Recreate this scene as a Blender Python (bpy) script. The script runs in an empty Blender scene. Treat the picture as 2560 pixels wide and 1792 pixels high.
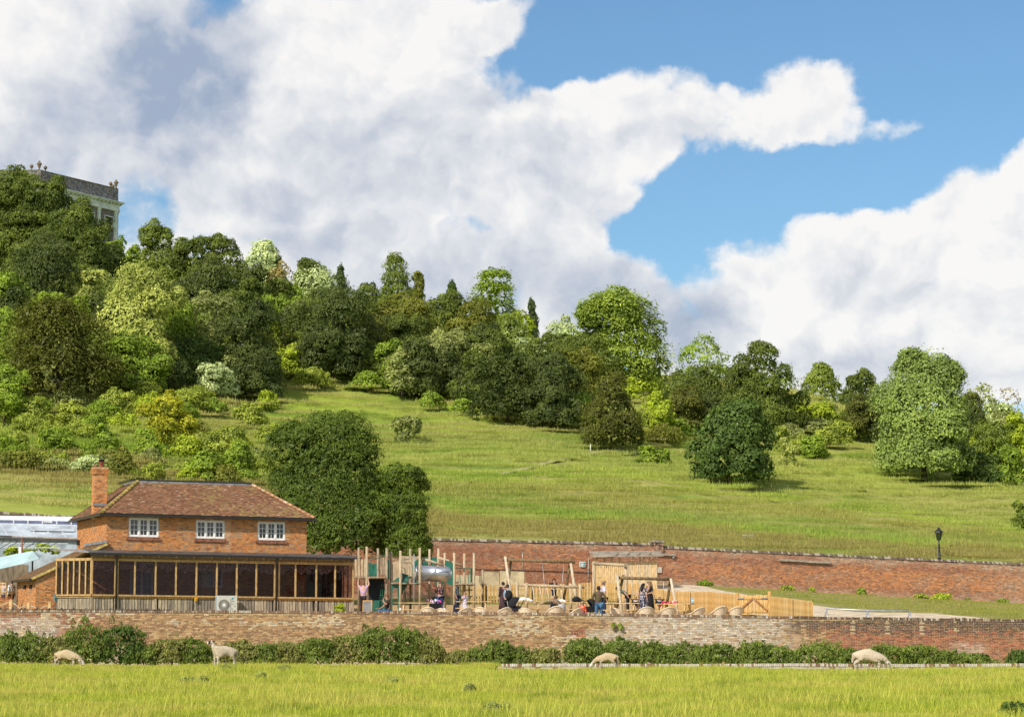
import bpy, math, random, zlib
import numpy as np
from mathutils import Vector, Matrix
scene = bpy.context.scene
col = scene.collection
R = math.radians
FPX = 6022.0                       # focal length in photograph pixels (2560 wide)
CAMZ = 1.75
TILT = math.atan(664.0 / FPX)
cd = bpy.data.cameras.new("camera")
cam = bpy.data.objects.new("camera", cd)
col.objects.link(cam)
cd.sensor_width = 36.0
cd.lens = 36.0 * FPX / 2560.0
cd.clip_start = 0.5
cd.clip_end = 6000.0
cam.location = (0, 0, CAMZ)
cam.rotation_euler = (math.pi / 2 + TILT, 0, 0)
scene.camera = cam
SUN_EL = R(40.0)
SUN_DIR = Vector((-0.60 * math.cos(SUN_EL), -0.80 * math.cos(SUN_EL), math.sin(SUN_EL))).normalized()
SKY_STRENGTH = 0.105
sl = bpy.data.lights.new("sun", 'SUN')
sl.energy = 4.8
sl.angle = R(0.53)
sl.color = (1.0, 0.93, 0.82)
so = bpy.data.objects.new("sun", sl)
so.rotation_euler = SUN_DIR.to_track_quat('Z', 'Y').to_euler()
so.location = (-60, -80, 120)
col.objects.link(so)
scene.view_settings.view_transform = 'Standard'
scene.view_settings.look = 'None'
scene.view_settings.exposure = 0.1
scene.view_settings.gamma = 1.0
scene.view_settings.use_curve_mapping = False
scene.render.engine = 'CYCLES'
scene.cycles.max_bounces = 6
scene.cycles.diffuse_bounces = 3
scene.cycles.transparent_max_bounces = 8
scene.cycles.use_denoising = True
scene.cycles.denoising_prefilter = 'NONE'
def ray(px, py):
 xc = (px - 1280.0) / FPX
 yc = (896.0 - py) / FPX
 ct, st = math.cos(TILT), math.sin(TILT)
 return Vector((xc, ct - yc * st, st + yc * ct))
def at(px, py, Y):
 d = ray(px, py)
 s = Y / d.y
 return Vector((d.x * s, Y, CAMZ + d.z * s))
class NT:
 def __init__(self, tree):
  self.t = tree
  self.n = tree.nodes
  self.l = tree.links
 def node(self, kind, **kw):
  nd = self.n.new(kind)
  for k, v in kw.items():
   setattr(nd, k, v)
  return nd
 def put(self, sock, v):
  if hasattr(v, 'is_output') or isinstance(v, bpy.types.NodeSocket):
   self.l.new(v, sock)
  else:
   sock.default_value = v
 def math(self, op, a, b=None, c=None, clamp=False):
  nd = self.n.new('ShaderNodeMath')
  nd.operation = op
  nd.use_clamp = clamp
  self.put(nd.inputs[0], a)
  if b is not None:
   self.put(nd.inputs[1], b)
  if c is not None:
   self.put(nd.inputs[2], c)
  return nd.outputs[0]
 def vmath(self, op, a, b=None, out=0):
  nd = self.n.new('ShaderNodeVectorMath')
  nd.operation = op
  self.put(nd.inputs[0], a)
  if b is not None:
   if op == 'SCALE':
    self.put(nd.inputs[3], b)
   else:
    self.put(nd.inputs[1], b)
  return nd.outputs[out]
 def noise(self, vec, scale, detail=4.0, rough=0.55, dist=0.0, color=False, lac=2.0):
  nd = self.n.new('ShaderNodeTexNoise')
  if vec is not None:
   self.put(nd.inputs['Vector'], vec)
  nd.inputs['Scale'].default_value = scale
  nd.inputs['Detail'].default_value = detail
  nd.inputs['Roughness'].default_value = rough
  nd.inputs['Lacunarity'].default_value = lac
  nd.inputs['Distortion'].default_value = dist
  return nd.outputs[1 if color else 0]
 def ramp(self, fac, a, b, lo=0.0, hi=1.0, smooth=True):
  nd = self.n.new('ShaderNodeMapRange')
  nd.interpolation_type = 'SMOOTHSTEP' if smooth else 'LINEAR'
  nd.clamp = True
  self.put(nd.inputs[0], fac)
  self.put(nd.inputs[1], a)
  self.put(nd.inputs[2], b)
  self.put(nd.inputs[3], lo)
  self.put(nd.inputs[4], hi)
  return nd.outputs[0]
 def mix(self, fac, a, b, blend='MIX'):
  nd = self.n.new('ShaderNodeMix')
  nd.data_type = 'RGBA'
  nd.blend_type = blend
  self.put(nd.inputs[0], fac)
  self.put(nd.inputs[6], c4(a))
  self.put(nd.inputs[7], c4(b))
  return nd.outputs[2]
 def attr(self, name, out='Color'):
  nd = self.n.new('ShaderNodeAttribute')
  nd.attribute_name = name
  return nd.outputs[out]
def c4(c):
 if isinstance(c, (tuple, list)) and len(c) == 3:
  return (c[0], c[1], c[2], 1.0)
 return c
MATS = {}
def new_mat(name):
 m = bpy.data.materials.new(name)
 m.use_nodes = True
 t = NT(m.node_tree)
 b = m.node_tree.nodes['Principled BSDF']
 return m, t, b
def mat(name, colr, rough=0.7, vary=0.18, scale=6.0, metal=0.0, bump=0.0, spec=0.3, stretch=None, col2=None):
 """plain procedural material: base colour with two octaves of noise wear"""
 if name in MATS:
  return MATS[name]
 m, t, b = new_mat(name)
 tc = t.node('ShaderNodeTexCoord')
 vec = tc.outputs['Object']
 if stretch:
  mp = t.node('ShaderNodeMapping')
  t.l.new(vec, mp.inputs[0])
  mp.inputs['Scale'].default_value = stretch
  vec = mp.outputs[0]
 n = t.noise(vec, scale, 6.0, 0.6)
 c2 = col2 if col2 else tuple(max(0.0, x * (1 - vary * 2.2)) for x in colr)
 c1 = tuple(min(1.0, x * (1 + vary * 0.7)) for x in colr)
 f = t.ramp(n, 0.3, 0.68)
 t.put(b.inputs['Base Color'], t.mix(f, c2, c1))
 b.inputs['Roughness'].default_value = rough
 b.inputs['Metallic'].default_value = metal
 b.inputs['Specular IOR Level'].default_value = spec
 if bump:
  bp = t.node('ShaderNodeBump')
  bp.inputs['Strength'].default_value = bump
  bp.inputs['Distance'].default_value = 0.02
  t.l.new(n, bp.inputs['Height'])
  t.l.new(bp.outputs[0], b.inputs['Normal'])
 MATS[name] = m
 return m
def link(o, parent=None):
 col.objects.link(o)
 if parent is not None:
  o.parent = parent
 return o
def tag(o, label=None, cat=None, group=None, kind=None):
 if label:
  o['label'] = label
 if cat:
  o['category'] = cat
 if group:
  o['group'] = group
 if kind:
  o['kind'] = kind
 return o
def empty(name, loc, rz=0.0, label=None, cat=None, group=None):
 o = bpy.data.objects.new(name, None)
 o.empty_display_size = 0.2
 o.location = loc
 o.rotation_euler = (0, 0, rz)
 col.objects.link(o)
 return tag(o, label, cat, group)
def copy_tree(o, parent=None):
 c = o.copy()
 col.objects.link(c)
 if parent is not None:
  c.parent = parent
 for ch in list(o.children):
  copy_tree(ch, c)
 return c
def np_mesh(name, verts, faces, attrs=None, smooth=False, matidx=None):
 """verts (n,3); faces (m,k) same k. attrs: {name: (domain, array)}"""
 verts = np.asarray(verts, np.float32)
 faces = np.asarray(faces, np.int32)
 me = bpy.data.meshes.new(name)
 m, k = faces.shape
 me.vertices.add(len(verts))
 me.vertices.foreach_set('co', verts.ravel())
 me.loops.add(m * k)
 me.loops.foreach_set('vertex_index', faces.ravel())
 me.polygons.add(m)
 me.polygons.foreach_set('loop_start', np.arange(0, m * k, k, dtype=np.int32))
 try:
  me.polygons.foreach_set('loop_total', np.full(m, k, np.int32))
 except Exception:
  pass
 if matidx is not None:
  me.polygons.foreach_set('material_index', np.asarray(matidx, np.int32))
 me.update(calc_edges=True)
 me.polygons.foreach_set('use_smooth', np.full(m, bool(smooth)))
 if attrs:
  for an, (dom, arr) in attrs.items():
   arr = np.asarray(arr, np.float32)
   if arr.ndim == 1:
    a = me.attributes.new(an, 'FLOAT', dom)
    a.data.foreach_set('value', arr)
   else:
    a = me.attributes.new(an, 'FLOAT_COLOR', dom)
    if arr.shape[1] == 3:
     arr = np.concatenate([arr, np.ones((len(arr), 1), np.float32)], 1)
    a.data.foreach_set('color', arr.ravel())
 return me
class MB:
 """collects simple shapes into one mesh"""
 def __init__(self):
  self.v = []
  self.f = []
  self.mi = []
  self.sm = []
  self.cur = 0
 def face(self, idx, smooth=False):
  self.f.append(tuple(idx))
  self.mi.append(self.cur)
  self.sm.append(smooth)
 def box(self, c, s, M=None, taper=1.0):
  """box centred at c with full sizes s, optional matrix applied"""
  b = len(self.v)
  hx, hy, hz = s[0] / 2, s[1] / 2, s[2] / 2
  for dz in (-1, 1):
   k = taper if dz > 0 else 1.0
   for dx, dy in ((-1, -1), (1, -1), (1, 1), (-1, 1)):
    p = Vector((c[0] + dx * hx * k, c[1] + dy * hy * k, c[2] + dz * hz))
    self.v.append(M @ p if M is not None else p)
  for q in ((0, 3, 2, 1), (4, 5, 6, 7), (0, 1, 5, 4), (1, 2, 6, 5), (2, 3, 7, 6), (3, 0, 4, 7)):
   self.face([b + i for i in q])
  return self
 def bar(self, p0, p1, w, h=None, up=(0, 0, 1)):
  """rectangular bar from p0 to p1, width w (sideways), height h (along up)"""
  h = w if h is None else h
  p0, p1 = Vector(p0), Vector(p1)
  d = (p1 - p0).normalized()
  u = Vector(up)
  if abs(d.dot(u)) > 0.98:
   u = Vector((0, 1, 0))
  s = d.cross(u).normalized()
  u = s.cross(d).normalized()
  b = len(self.v)
  for p in (p0, p1):
   for a, e in ((-1, -1), (1, -1), (1, 1), (-1, 1)):
    self.v.append(p + s * (a * w / 2) + u * (e * h / 2))
  for q in ((0, 3, 2, 1), (4, 5, 6, 7), (0, 1, 5, 4), (1, 2, 6, 5), (2, 3, 7, 6), (3, 0, 4, 7)):
   self.face([b + i for i in q])
  return self
 def tube(self, pts, rad, n=8, caps=True, smooth=True, sx=1.0):
  """tube along points with radius per point (float or list)"""
  pts = [Vector(p) for p in pts]
  if not isinstance(rad, (list, tuple)):
   rad = [rad] * len(pts)
  b = len(self.v)
  prev = None
  for i, p in enumerate(pts):
   d = (pts[min(i + 1, len(pts) - 1)] - pts[max(i - 1, 0)])
   d = d.normalized() if d.length > 1e-9 else Vector((0, 0, 1))
   if prev is None:
    a = Vector((0, 0, 1)) if abs(d.z) < 0.9 else Vector((1, 0, 0))
    s = d.cross(a).normalized()
   else:
    s = (prev - d * prev.dot(d))
    s = s.normalized() if s.length > 1e-6 else d.orthogonal().normalized()
   prev = s
   u = d.cross(s)
   for k in range(n):
    t = 2 * math.pi * k / n
    self.v.append(p + (s * math.cos(t) * sx + u * math.sin(t)) * rad[i])
  for i in range(len(pts) - 1):
   for k in range(n):
    k2 = (k + 1) % n
    self.face((b + i * n + k, b + i * n + k2, b + (i + 1) * n + k2, b + (i + 1) * n + k), smooth)
  if caps:
   self.face([b + k for k in range(n)][::-1])
   self.face([b + (len(pts) - 1) * n + k for k in range(n)])
  return self
 def lathe(self, prof, c=(0, 0, 0), n=16, smooth=True, M=None):
  b = len(self.v)
  for r, z in prof:
   for k in range(n):
    t = 2 * math.pi * k / n
    p = Vector((c[0] + r * math.cos(t), c[1] + r * math.sin(t), c[2] + z))
    self.v.append(M @ p if M is not None else p)
  for i in range(len(prof) - 1):
   for k in range(n):
    k2 = (k + 1) % n
    self.face((b + i * n + k, b + i * n + k2, b + (i + 1) * n + k2, b + (i + 1) * n + k), smooth)
  self.face([b + k for k in range(n)][::-1])
  self.face([b + (len(prof) - 1) * n + k for k in range(n)])
  return self
 def ball(self, c, r, n=10, M=None):
  r = (r, r, r) if not isinstance(r, (tuple, list)) else r
  b = len(self.v)
  rings = max(4, n // 2 + 1)
  for i in range(rings + 1):
   ph = math.pi * i / rings
   for k in range(n):
    t = 2 * math.pi * k / n
    sp = max(math.sin(ph), 0.02)
    p = Vector((r[0] * sp * math.cos(t), r[1] * sp * math.sin(t), -r[2] * math.cos(ph)))
    if M is not None:
     p = M @ p
    self.v.append(p + Vector(c))
  for i in range(rings):
   for k in range(n):
    k2 = (k + 1) % n
    self.face((b + i * n + k, b + i * n + k2, b + (i + 1) * n + k2, b + (i + 1) * n + k), True)
  self.face([b + k for k in range(n)][::-1])
  self.face([b + rings * n + k for k in range(n)])
  return self
 def prism(self, poly, off):
  """closed polygon (list of 3d points) extruded by vector off"""
  b = len(self.v)
  n = len(poly)
  off = Vector(off)
  for p in poly:
   self.v.append(Vector(p))
  for p in poly:
   self.v.append(Vector(p) + off)
  self.face(list(range(b, b + n))[::-1])
  self.face(list(range(b + n, b + 2 * n)))
  for k in range(n):
   k2 = (k + 1) % n
   self.face((b + k, b + k2, b + n + k2, b + n + k))
  return self
 def mesh(self, name, mats, origin=None):
  me = bpy.data.meshes.new(name)
  o = Vector(origin) if origin is not None else Vector((0, 0, 0))
  me.from_pydata([tuple(Vector(p) - o) for p in self.v], [], self.f)
  if not isinstance(mats, (list, tuple)):
   mats = [mats]
  for m in mats:
   me.materials.append(m)
  me.polygons.foreach_set('material_index', self.mi)
  me.polygons.foreach_set('use_smooth', self.sm)
  me.update()
  return me
 def build(self, name, mats, parent=None, origin=None, loc=None):
  o = bpy.data.objects.new(name, self.mesh(name, mats, origin))
  if loc is not None:
   o.location = loc
  return link(o, parent)
def obj(name, me, mats=None, parent=None, loc=None):
 if mats is not None:
  for m in (mats if isinstance(mats, (list, tuple)) else [mats]):
   me.materials.append(m)
 o = bpy.data.objects.new(name, me)
 if loc is not None:
  o.location = loc
 return link(o, parent)
def build_world():
 w = bpy.data.worlds.new("World")
 scene.world = w
 w.use_nodes = True
 t = NT(w.node_tree)
 t.n.clear()
 out = t.node('ShaderNodeOutputWorld')
 sky = t.node('ShaderNodeTexSky', sky_type='NISHITA')
 sky.sun_disc = False
 sky.sun_elevation = SUN_EL
 sky.sun_rotation = math.atan2(SUN_DIR.x, SUN_DIR.y)
 sky.altitude = 100
 sky.air_density = 1.0
 sky.dust_density = 0.6
 sky.ozone_density = 2.2
 bg = t.node('ShaderNodeBackground')
 bg.inputs[1].default_value = SKY_STRENGTH
 tint = t.mix(1.0, sky.outputs[0], SKY_TINT, 'MULTIPLY')
 t.l.new(tint, bg.inputs[0])
 tc = t.node('ShaderNodeTexCoord')
 D = tc.outputs['Generated']
 sep = t.node('ShaderNodeSeparateXYZ')
 t.l.new(D, sep.inputs[0])
 X, Y, Z = sep.outputs
 az = t.math('MULTIPLY', t.math('ARCTAN2', X, Y), FPX / 1000.0)
 el = t.math('MULTIPLY', t.math('ARCSINE', Z), FPX / 1000.0)
 comb = t.node('ShaderNodeCombineXYZ')
 t.l.new(az, comb.inputs[0])
 t.l.new(el, comb.inputs[1])
 P0 = comb.outputs[0]
 wn = t.noise(P0, 2.1, 6.0, 0.6, color=True)
 wv = t.vmath('SCALE', t.vmath('SUBTRACT', wn, (0.5, 0.5, 0.5)), 0.26)
 P = t.vmath('ADD', P0, wv)
 def azel(px, py):
  d = ray(px, py).normalized()
  return math.atan2(d.x, d.y) * FPX / 1000.0, math.asin(d.z) * FPX / 1000.0
 def field(blobs, P):
  acc = None
  for (px, py, rx, ry, wt) in blobs:
   a, e = azel(px, py)
   q = t.vmath('DIVIDE', t.vmath('SUBTRACT', P, (a, e, 0.0)), (rx / 1000.0, ry / 1000.0, 1.0))
   ln = t.vmath('LENGTH', q, out=1)
   s = t.ramp(ln, 1.25, 0.35, 0.0, wt)
   acc = s if acc is None else t.math('MAXIMUM' if wt > 0 else 'ADD', acc, s)
  return acc
 cover = [
  (150, 120, 520, 420, 1), (560, 330, 520, 420, 1), (900, 150, 420, 420, 1), (1120, 40, 330, 90, .8),
  (1050, 330, 420, 300, 1), (1230, 420, 330, 290, 1), (1480, 300, 330, 190, 1), (1680, 210, 170, 100, .8),
  (1800, 290, 300, 100, .75), (1900, 330, 230, 90, .8), (1720, 260, 190, 120, .95), (1850, 230, 140, 80, .8), (2090, 300, 120, 80, .8), (2000, 245, 210, 140, .95), (2170, 335, 130, 60, .72), (1480, 470, 60, 60, .5), (1400, 490, 260, 230, .9),
  (1850, 360, 180, 60, .8), (300, 560, 460, 260, .85), (800, 560, 520, 280, 1), (1180, 660, 420, 170, .9),
  (1450, 700, 330, 130, .8), (100, 400, 420, 220, .9), (1900, 760, 330, 260, 1), (2150, 640, 330, 230, 1),
  (2420, 620, 320, 240, 1), (2600, 520, 190, 190, 1), (2250, 850, 600, 240, 1), (1780, 860, 280, 160, .9),
  (1620, 790, 170, 130, .75), (600, 760, 520, 240, .8), (1300, 800, 520, 160, .75),
  (-350, 300, 500, 480, .9), (2900, 700, 420, 380, 1),
 ]
 holes = [(335, 505, 110, 120, .30), (150, 470, 120, 70, .22), (1650, 560, 150, 90, .45), (1990, 430, 330, 100, .8), (1420, 110, 130, 110, .5),
    (1700, 660, 110, 70, .25)]
 S = field(cover, P)
 H = field(holes, P)
 f1 = t.noise(P0, 3.2, 12.0, 0.60)
 f1o = t.noise(t.vmath('ADD', P0, (-0.05, 0.065, 0.0)), 3.2, 12.0, 0.56)
 fs = t.noise(P0, 4.2, 5.0, 0.5)
 fso = t.noise(t.vmath('ADD', P0, (-0.045, 0.07, 0.0)), 4.2, 5.0, 0.5)
 def heap(v):
  vor = t.node('ShaderNodeTexVoronoi')
  vor.feature = 'SMOOTH_F1'
  t.l.new(v, vor.inputs['Vector'])
  vor.inputs['Scale'].default_value = 3.6
  vor.inputs['Detail'].default_value = 4.0
  vor.inputs['Roughness'].default_value = 0.55
  vor.inputs['Smoothness'].default_value = 0.55
  return t.math('SUBTRACT', 0.5, vor.outputs['Distance'])
 vb = heap(P)
 vo = heap(t.vmath('ADD', P, (-0.03, 0.045, 0.0)))
 n3 = t.noise(D, 2.6, 3.0, 0.5)
 outside = t.ramp(n3, 0.38, 0.62)
 dx = t.math('ABSOLUTE', az)
 m_out = t.math('MAXIMUM', t.ramp(dx, 1.45, 1.95), t.ramp(el, 1.62, 2.0))
 Sm = t.math('SUBTRACT', S, H)
 mixS = t.math('ADD', t.math('MULTIPLY', Sm, t.math('SUBTRACT', 1.0, m_out)), t.math('MULTIPLY', outside, m_out))
 dens = t.math('ADD', mixS, t.math('MULTIPLY', t.math('SUBTRACT', f1, 0.5), 1.15))
 dens = t.math('ADD', dens, t.math('MULTIPLY', t.math('ADD', vb, 0.62), 0.55))
 alpha = t.ramp(dens, 0.40, 0.76)
 rel = t.math('ADD', t.math('MULTIPLY', t.math('SUBTRACT', fs, fso), 0.4), t.math('MULTIPLY', t.math('SUBTRACT', vb, vo), 0.6))
 greys = [
  (430, 170, 260, 260, 1.0), (540, 60, 150, 170, .9), (300, 260, 300, 110, .75), (560, 240, 130, 130, .8), (420, 360, 200, 110, .65), (100, 350, 260, 100, .55), (1250, 230, 150, 90, .4),
  (1000, 400, 330, 200, .4), (1350, 400, 170, 160, .45), (700, 480, 170, 70, .5), (350, 420, 260, 130, .5), (780, 610, 170, 90, .5),
  (1180, 700, 460, 130, .6), (1480, 720, 240, 120, .75), (1720, 830, 180, 110, .75), (2120, 660, 140, 110, .3),
  (2300, 740, 200, 60, .25), (2080, 900, 330, 70, .35), (2450, 960, 300, 70, .35), (1560, 540, 120, 120, .3), (1700, 330, 210, 60, .35), (960, 620, 150, 110, .5), (300, 700, 360, 120, .45), (800, 800, 420, 110, .5)]
 G = field(greys, P)
 Gout = t.ramp(n3, 0.55, 0.75, 0.0, 0.8)
 G = t.math('ADD', t.math('MULTIPLY', G, t.math('SUBTRACT', 1.0, m_out)), t.math('MULTIPLY', Gout, m_out))
 n4 = t.noise(P, 2.6, 4.0, 0.5)
 shade = t.math('ADD', t.math('MULTIPLY', G, 0.80), t.math('MULTIPLY', t.math('SUBTRACT', n4, 0.5), 0.16))
 shade = t.math('SUBTRACT', shade, rel)
 shade = t.math('SUBTRACT', shade, t.math('MULTIPLY', t.math('ADD', vb, 0.4), 0.16))
 thick = t.ramp(dens, 0.5, 1.1)
 shade = t.math('ADD', shade, t.math('MULTIPLY', thick, 0.12))
 sh = t.ramp(shade, 0.08, 0.95, smooth=False)
 ccol = t.mix(sh, CLOUD_LIT, CLOUD_SHADE)
 bgc = t.node('ShaderNodeBackground')
 t.l.new(ccol, bgc.inputs[0])
 bgc.inputs[1].default_value = 1.0
 mx = t.node('ShaderNodeMixShader')
 t.l.new(t.math('MULTIPLY', alpha, 0.97), mx.inputs[0])
 t.l.new(bg.outputs[0], mx.inputs[1])
 t.l.new(bgc.outputs[0], mx.inputs[2])
 t.l.new(mx.outputs[0], out.inputs[0])
 try:
  w.cycles.sampling_method = 'MANUAL'
  w.cycles.sample_map_resolution = 512
 except Exception:
  pass
SKY_TINT = (0.76, 0.98, 1.08, 1.0)
CLOUD_LIT = (0.90, 0.885, 0.87, 1.0)
CLOUD_SHADE = (0.34, 0.41, 0.54, 1.0)
build_world()
WALL_A = (-10.5, 158.0)
WALL_B = (36.56, 172.0)
WSLOPE = (WALL_B[1] - WALL_A[1]) / (WALL_B[0] - WALL_A[0])
def yw(X):
 return WALL_A[1] + (np.clip(X, -80, 120) - WALL_A[0]) * WSLOPE
WT_PX = [-2000, 0, 500, 880, 1090, 1645, 1660, 2560, 3200, 5000]
WT_Z = [8.8, 8.8, 8.2, 7.55, 7.42, 7.24, 7.05, 6.09, 5.6, 5.0]
def smooth_interp(x, xs, ys, w):
 return sum(np.interp(x + o * w, xs, ys) for o in (-1.0, -0.5, 0.0, 0.5, 1.0)) / 5.0
def wall_top(px):
 return np.interp(px, WT_PX, WT_Z)
def undul(X, Y):
 return (np.sin(X * 0.11 + Y * 0.053 + 1.3) * 0.5 + np.sin(X * 0.047 - Y * 0.081 + 0.4) * 0.7
   + np.sin(X * 0.23 + 2.1) * np.sin(Y * 0.19 + 0.7) * 0.35)
def gz(X, Y):
 X = np.asarray(X, float)
 Y = np.asarray(Y, float)
 X, Y = np.broadcast_arrays(X, Y)
 Ys = np.maximum(Y, 60.0)
 px = 1280 + FPX * X / Ys
 zf = 0.035 * undul(X * 2.0, Y * 2.3) + 0.02 * np.sin(X * 1.7 + Y * 0.9)
 zf = np.where(Y > 60, zf, zf * 1.0)
 ditch = np.clip((Y - np.where(X > -0.5, 95.4, 105.0)) / 1.5, 0, 1)
 zf = zf * (1 - ditch) - 0.4 * ditch
 z150 = smooth_interp(px, [-600, 900, 1450, 1600, 1700, 1850, 2100, 2560, 3200], [2.95, 2.95, 3.0, 3.25, 3.45, 3.3, 2.95, 2.75, 2.7], 60)
 zb = smooth_interp(px, [-600, 900, 1200, 1450, 1600, 1700, 1850, 2560, 3200], [3.4, 3.4, 3.6, 3.9, 4.4, 4.5, 4.25, 3.15, 3.0], 60)
 k = np.clip((z150 - 2.35) / 0.6, 0.5, 2)
 Yb = yw(X)
 zt = np.interp(Y, [109.0, 113.0, 126.0], [1.70, 1.80, 2.35])
 f = np.clip((Y - 126.0) / 24.0, 0, 1)
 zt = np.where(Y > 126, 2.35 + (z150 - 2.35) * f ** 1.8, zt)
 f2 = np.clip((Y - 150.0) / np.maximum(Yb - 150.0, 1.0), 0, 1)
 zt = np.where(Y > 150, z150 + (zb - z150) * f2, zt)
 zt = np.where(Yb < 150, np.where(Y > 126, 2.35 + (zb - 2.35) * np.clip((Y - 126) / np.maximum(Yb - 126, 1), 0, 1), zt), zt)
 foot = wall_top(px) - 0.35
 Yf = Yb + 0.5
 Yr = np.interp(px, [-900, 0, 600, 1500, 2560, 3500], [405, 400, 380, 345, 340, 340])
 sky = smooth_interp(px, [-900, 0, 300, 500, 700, 1000, 1300, 1500, 1700, 2000, 2300, 2560, 3500],
      [600, 640, 650, 725, 790, 850, 885, 930, 955, 985, 1050, 1085, 1170], 60)
 zr = CAMZ + (1560 - sky) / FPX * Yr
 s = (Y - Yf) / (Yr - Yf)
 sc = np.clip(s, 0, 1)
 zh = foot + (zr - foot) * (sc + 0.10 * np.sin(np.pi * sc) * np.sin(np.pi * sc * 2 + 3.1)) + undul(X, Y) * 0.75 * np.clip(s * 6, 0, 1) * np.clip((1.25 - s) * 3, 0, 1)
 zh = zh - np.clip(Y - Yr, 0, None) * 0.05 * np.clip((Y - Yr) / 40, 0, 1)
 zh = np.maximum(zh, foot - 2)
 z = np.where(Y < 109.17, zf, np.where(Y < Yb + 0.2, zt, zh))
 return z
def gzf(x, y):
 return float(gz(np.array([x]), np.array([y]))[0])
def ground_ray(px, py, y0=110.0, y1=470.0):
 """where the sight line through a photograph pixel meets the land (searched outwards from y0)"""
 d = ray(px, py)
 Ys = np.arange(y0, y1, 0.5)
 X = d.x / d.y * Ys
 Z = CAMZ + d.z / d.y * Ys
 g = gz(X, Ys)
 hit = np.nonzero(g >= Z)[0]
 i = hit[0] if len(hit) else len(Ys) - 1
 return Vector((X[i], Ys[i], g[i]))
def grass_ground_mat(name, base, dry, lush, sc, dark=None, stretch=(1, 1, 1), bump=0.4):
 m, t, b = new_mat(name)
 ge = t.node('ShaderNodeNewGeometry')
 mp = t.node('ShaderNodeMapping')
 mp.inputs['Scale'].default_value = stretch
 t.l.new(ge.outputs['Position'], mp.inputs[0])
 P = mp.outputs[0]
 n1 = t.noise(P, sc, 5, 0.6)
 n2 = t.noise(P, sc * 3.7, 6, 0.65)
 n3 = t.noise(P, sc * 40, 3, 0.7)
 c = t.mix(t.ramp(n1, 0.35, 0.62), base, dry)
 c = t.mix(t.ramp(n2, 0.5, 0.7), c, lush)
 if dark:
  c = t.mix(t.ramp(t.noise(P, sc * 1.7, 4, 0.6), 0.56, 0.7, 0, 0.85), c, dark)
 c = t.mix(t.ramp(n3, 0.25, 0.75, 0.0, 0.45), c, tuple(x * 0.45 for x in base))
 t.put(b.inputs['Base Color'], c)
 b.inputs['Roughness'].default_value = 0.9
 b.inputs['Specular IOR Level'].default_value = 0.1
 bp = t.node('ShaderNodeBump')
 bp.inputs['Strength'].default_value = bump
 bp.inputs['Distance'].default_value = 0.25
 t.l.new(n3, bp.inputs['Height'])
 t.l.new(bp.outputs[0], b.inputs['Normal'])
 return m
def blade_mat(name, c_lo, c_hi, dry, sc, stretch=(1, 1, 1), lush=None, trans=0.3, bands=()):
 """grass blades: hue drifts over the field by world position, jitters blade to blade"""
 m, t, b = new_mat(name)
 ge = t.node('ShaderNodeNewGeometry')
 mp = t.node('ShaderNodeMapping')
 mp.inputs['Scale'].default_value = stretch
 t.l.new(ge.outputs['Position'], mp.inputs[0])
 P = mp.outputs[0]
 n1 = t.noise(P, sc, 5, 0.6)
 n2 = t.noise(P, sc * 4.1, 4, 0.6)
 a = t.attr('tint', 'Fac')
 c = t.mix(a, c_lo, c_hi)
 c = t.mix(t.ramp(n1, 0.42, 0.66, 0, 0.85), c, dry)
 if lush:
  c = t.mix(t.ramp(n2, 0.5, 0.68, 0, 0.8), c, lush)
 if bands:        # sward types up the slope
  sp = t.node('ShaderNodeSeparateXYZ')
  t.l.new(ge.outputs['Position'], sp.inputs[0])
  yv = t.math('ADD', sp.outputs[1], t.math('MULTIPLY', t.math('SUBTRACT', t.noise(ge.outputs['Position'], .03, 4, .6), .5), 55.0))
  for (y0, y1, cb, k) in bands:
   f = t.math('MULTIPLY', t.ramp(yv, y0 - 7, y0 + 3, 0, k), t.ramp(yv, y1 - 3, y1 + 7, 1, 0))
   c = t.mix(f, c, cb)
 df = t.node('ShaderNodeBsdfDiffuse')
 tr = t.node('ShaderNodeBsdfTranslucent')
 t.put(df.inputs[0], c)
 t.put(tr.inputs[0], c)
 mx = t.node('ShaderNodeMixShader')
 mx.inputs[0].default_value = trans
 t.l.new(df.outputs[0], mx.inputs[1])
 t.l.new(tr.outputs[0], mx.inputs[2])
 t.l.new(mx.outputs[0], t.n['Material Output'].inputs[0])
 return m
M_MEADOW = grass_ground_mat('meadow soil and grass', (0.30, 0.30, 0.035), (0.36, 0.31, 0.07), (0.20, 0.25, 0.03), 0.25)
M_LAWN = grass_ground_mat('mown lawn', (0.25, 0.25, 0.06), (0.36, 0.31, 0.12), (0.17, 0.22, 0.035), 0.3, stretch=(0.6, 1.2, 1))
M_HILL = grass_ground_mat('chalk hill grass', (0.28, 0.35, 0.045), (0.40, 0.36, 0.12), (0.20, 0.31, 0.035), 0.022, dark=(0.15, 0.25, 0.03),
       stretch=(0.6, 1.3, 1.0))
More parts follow.
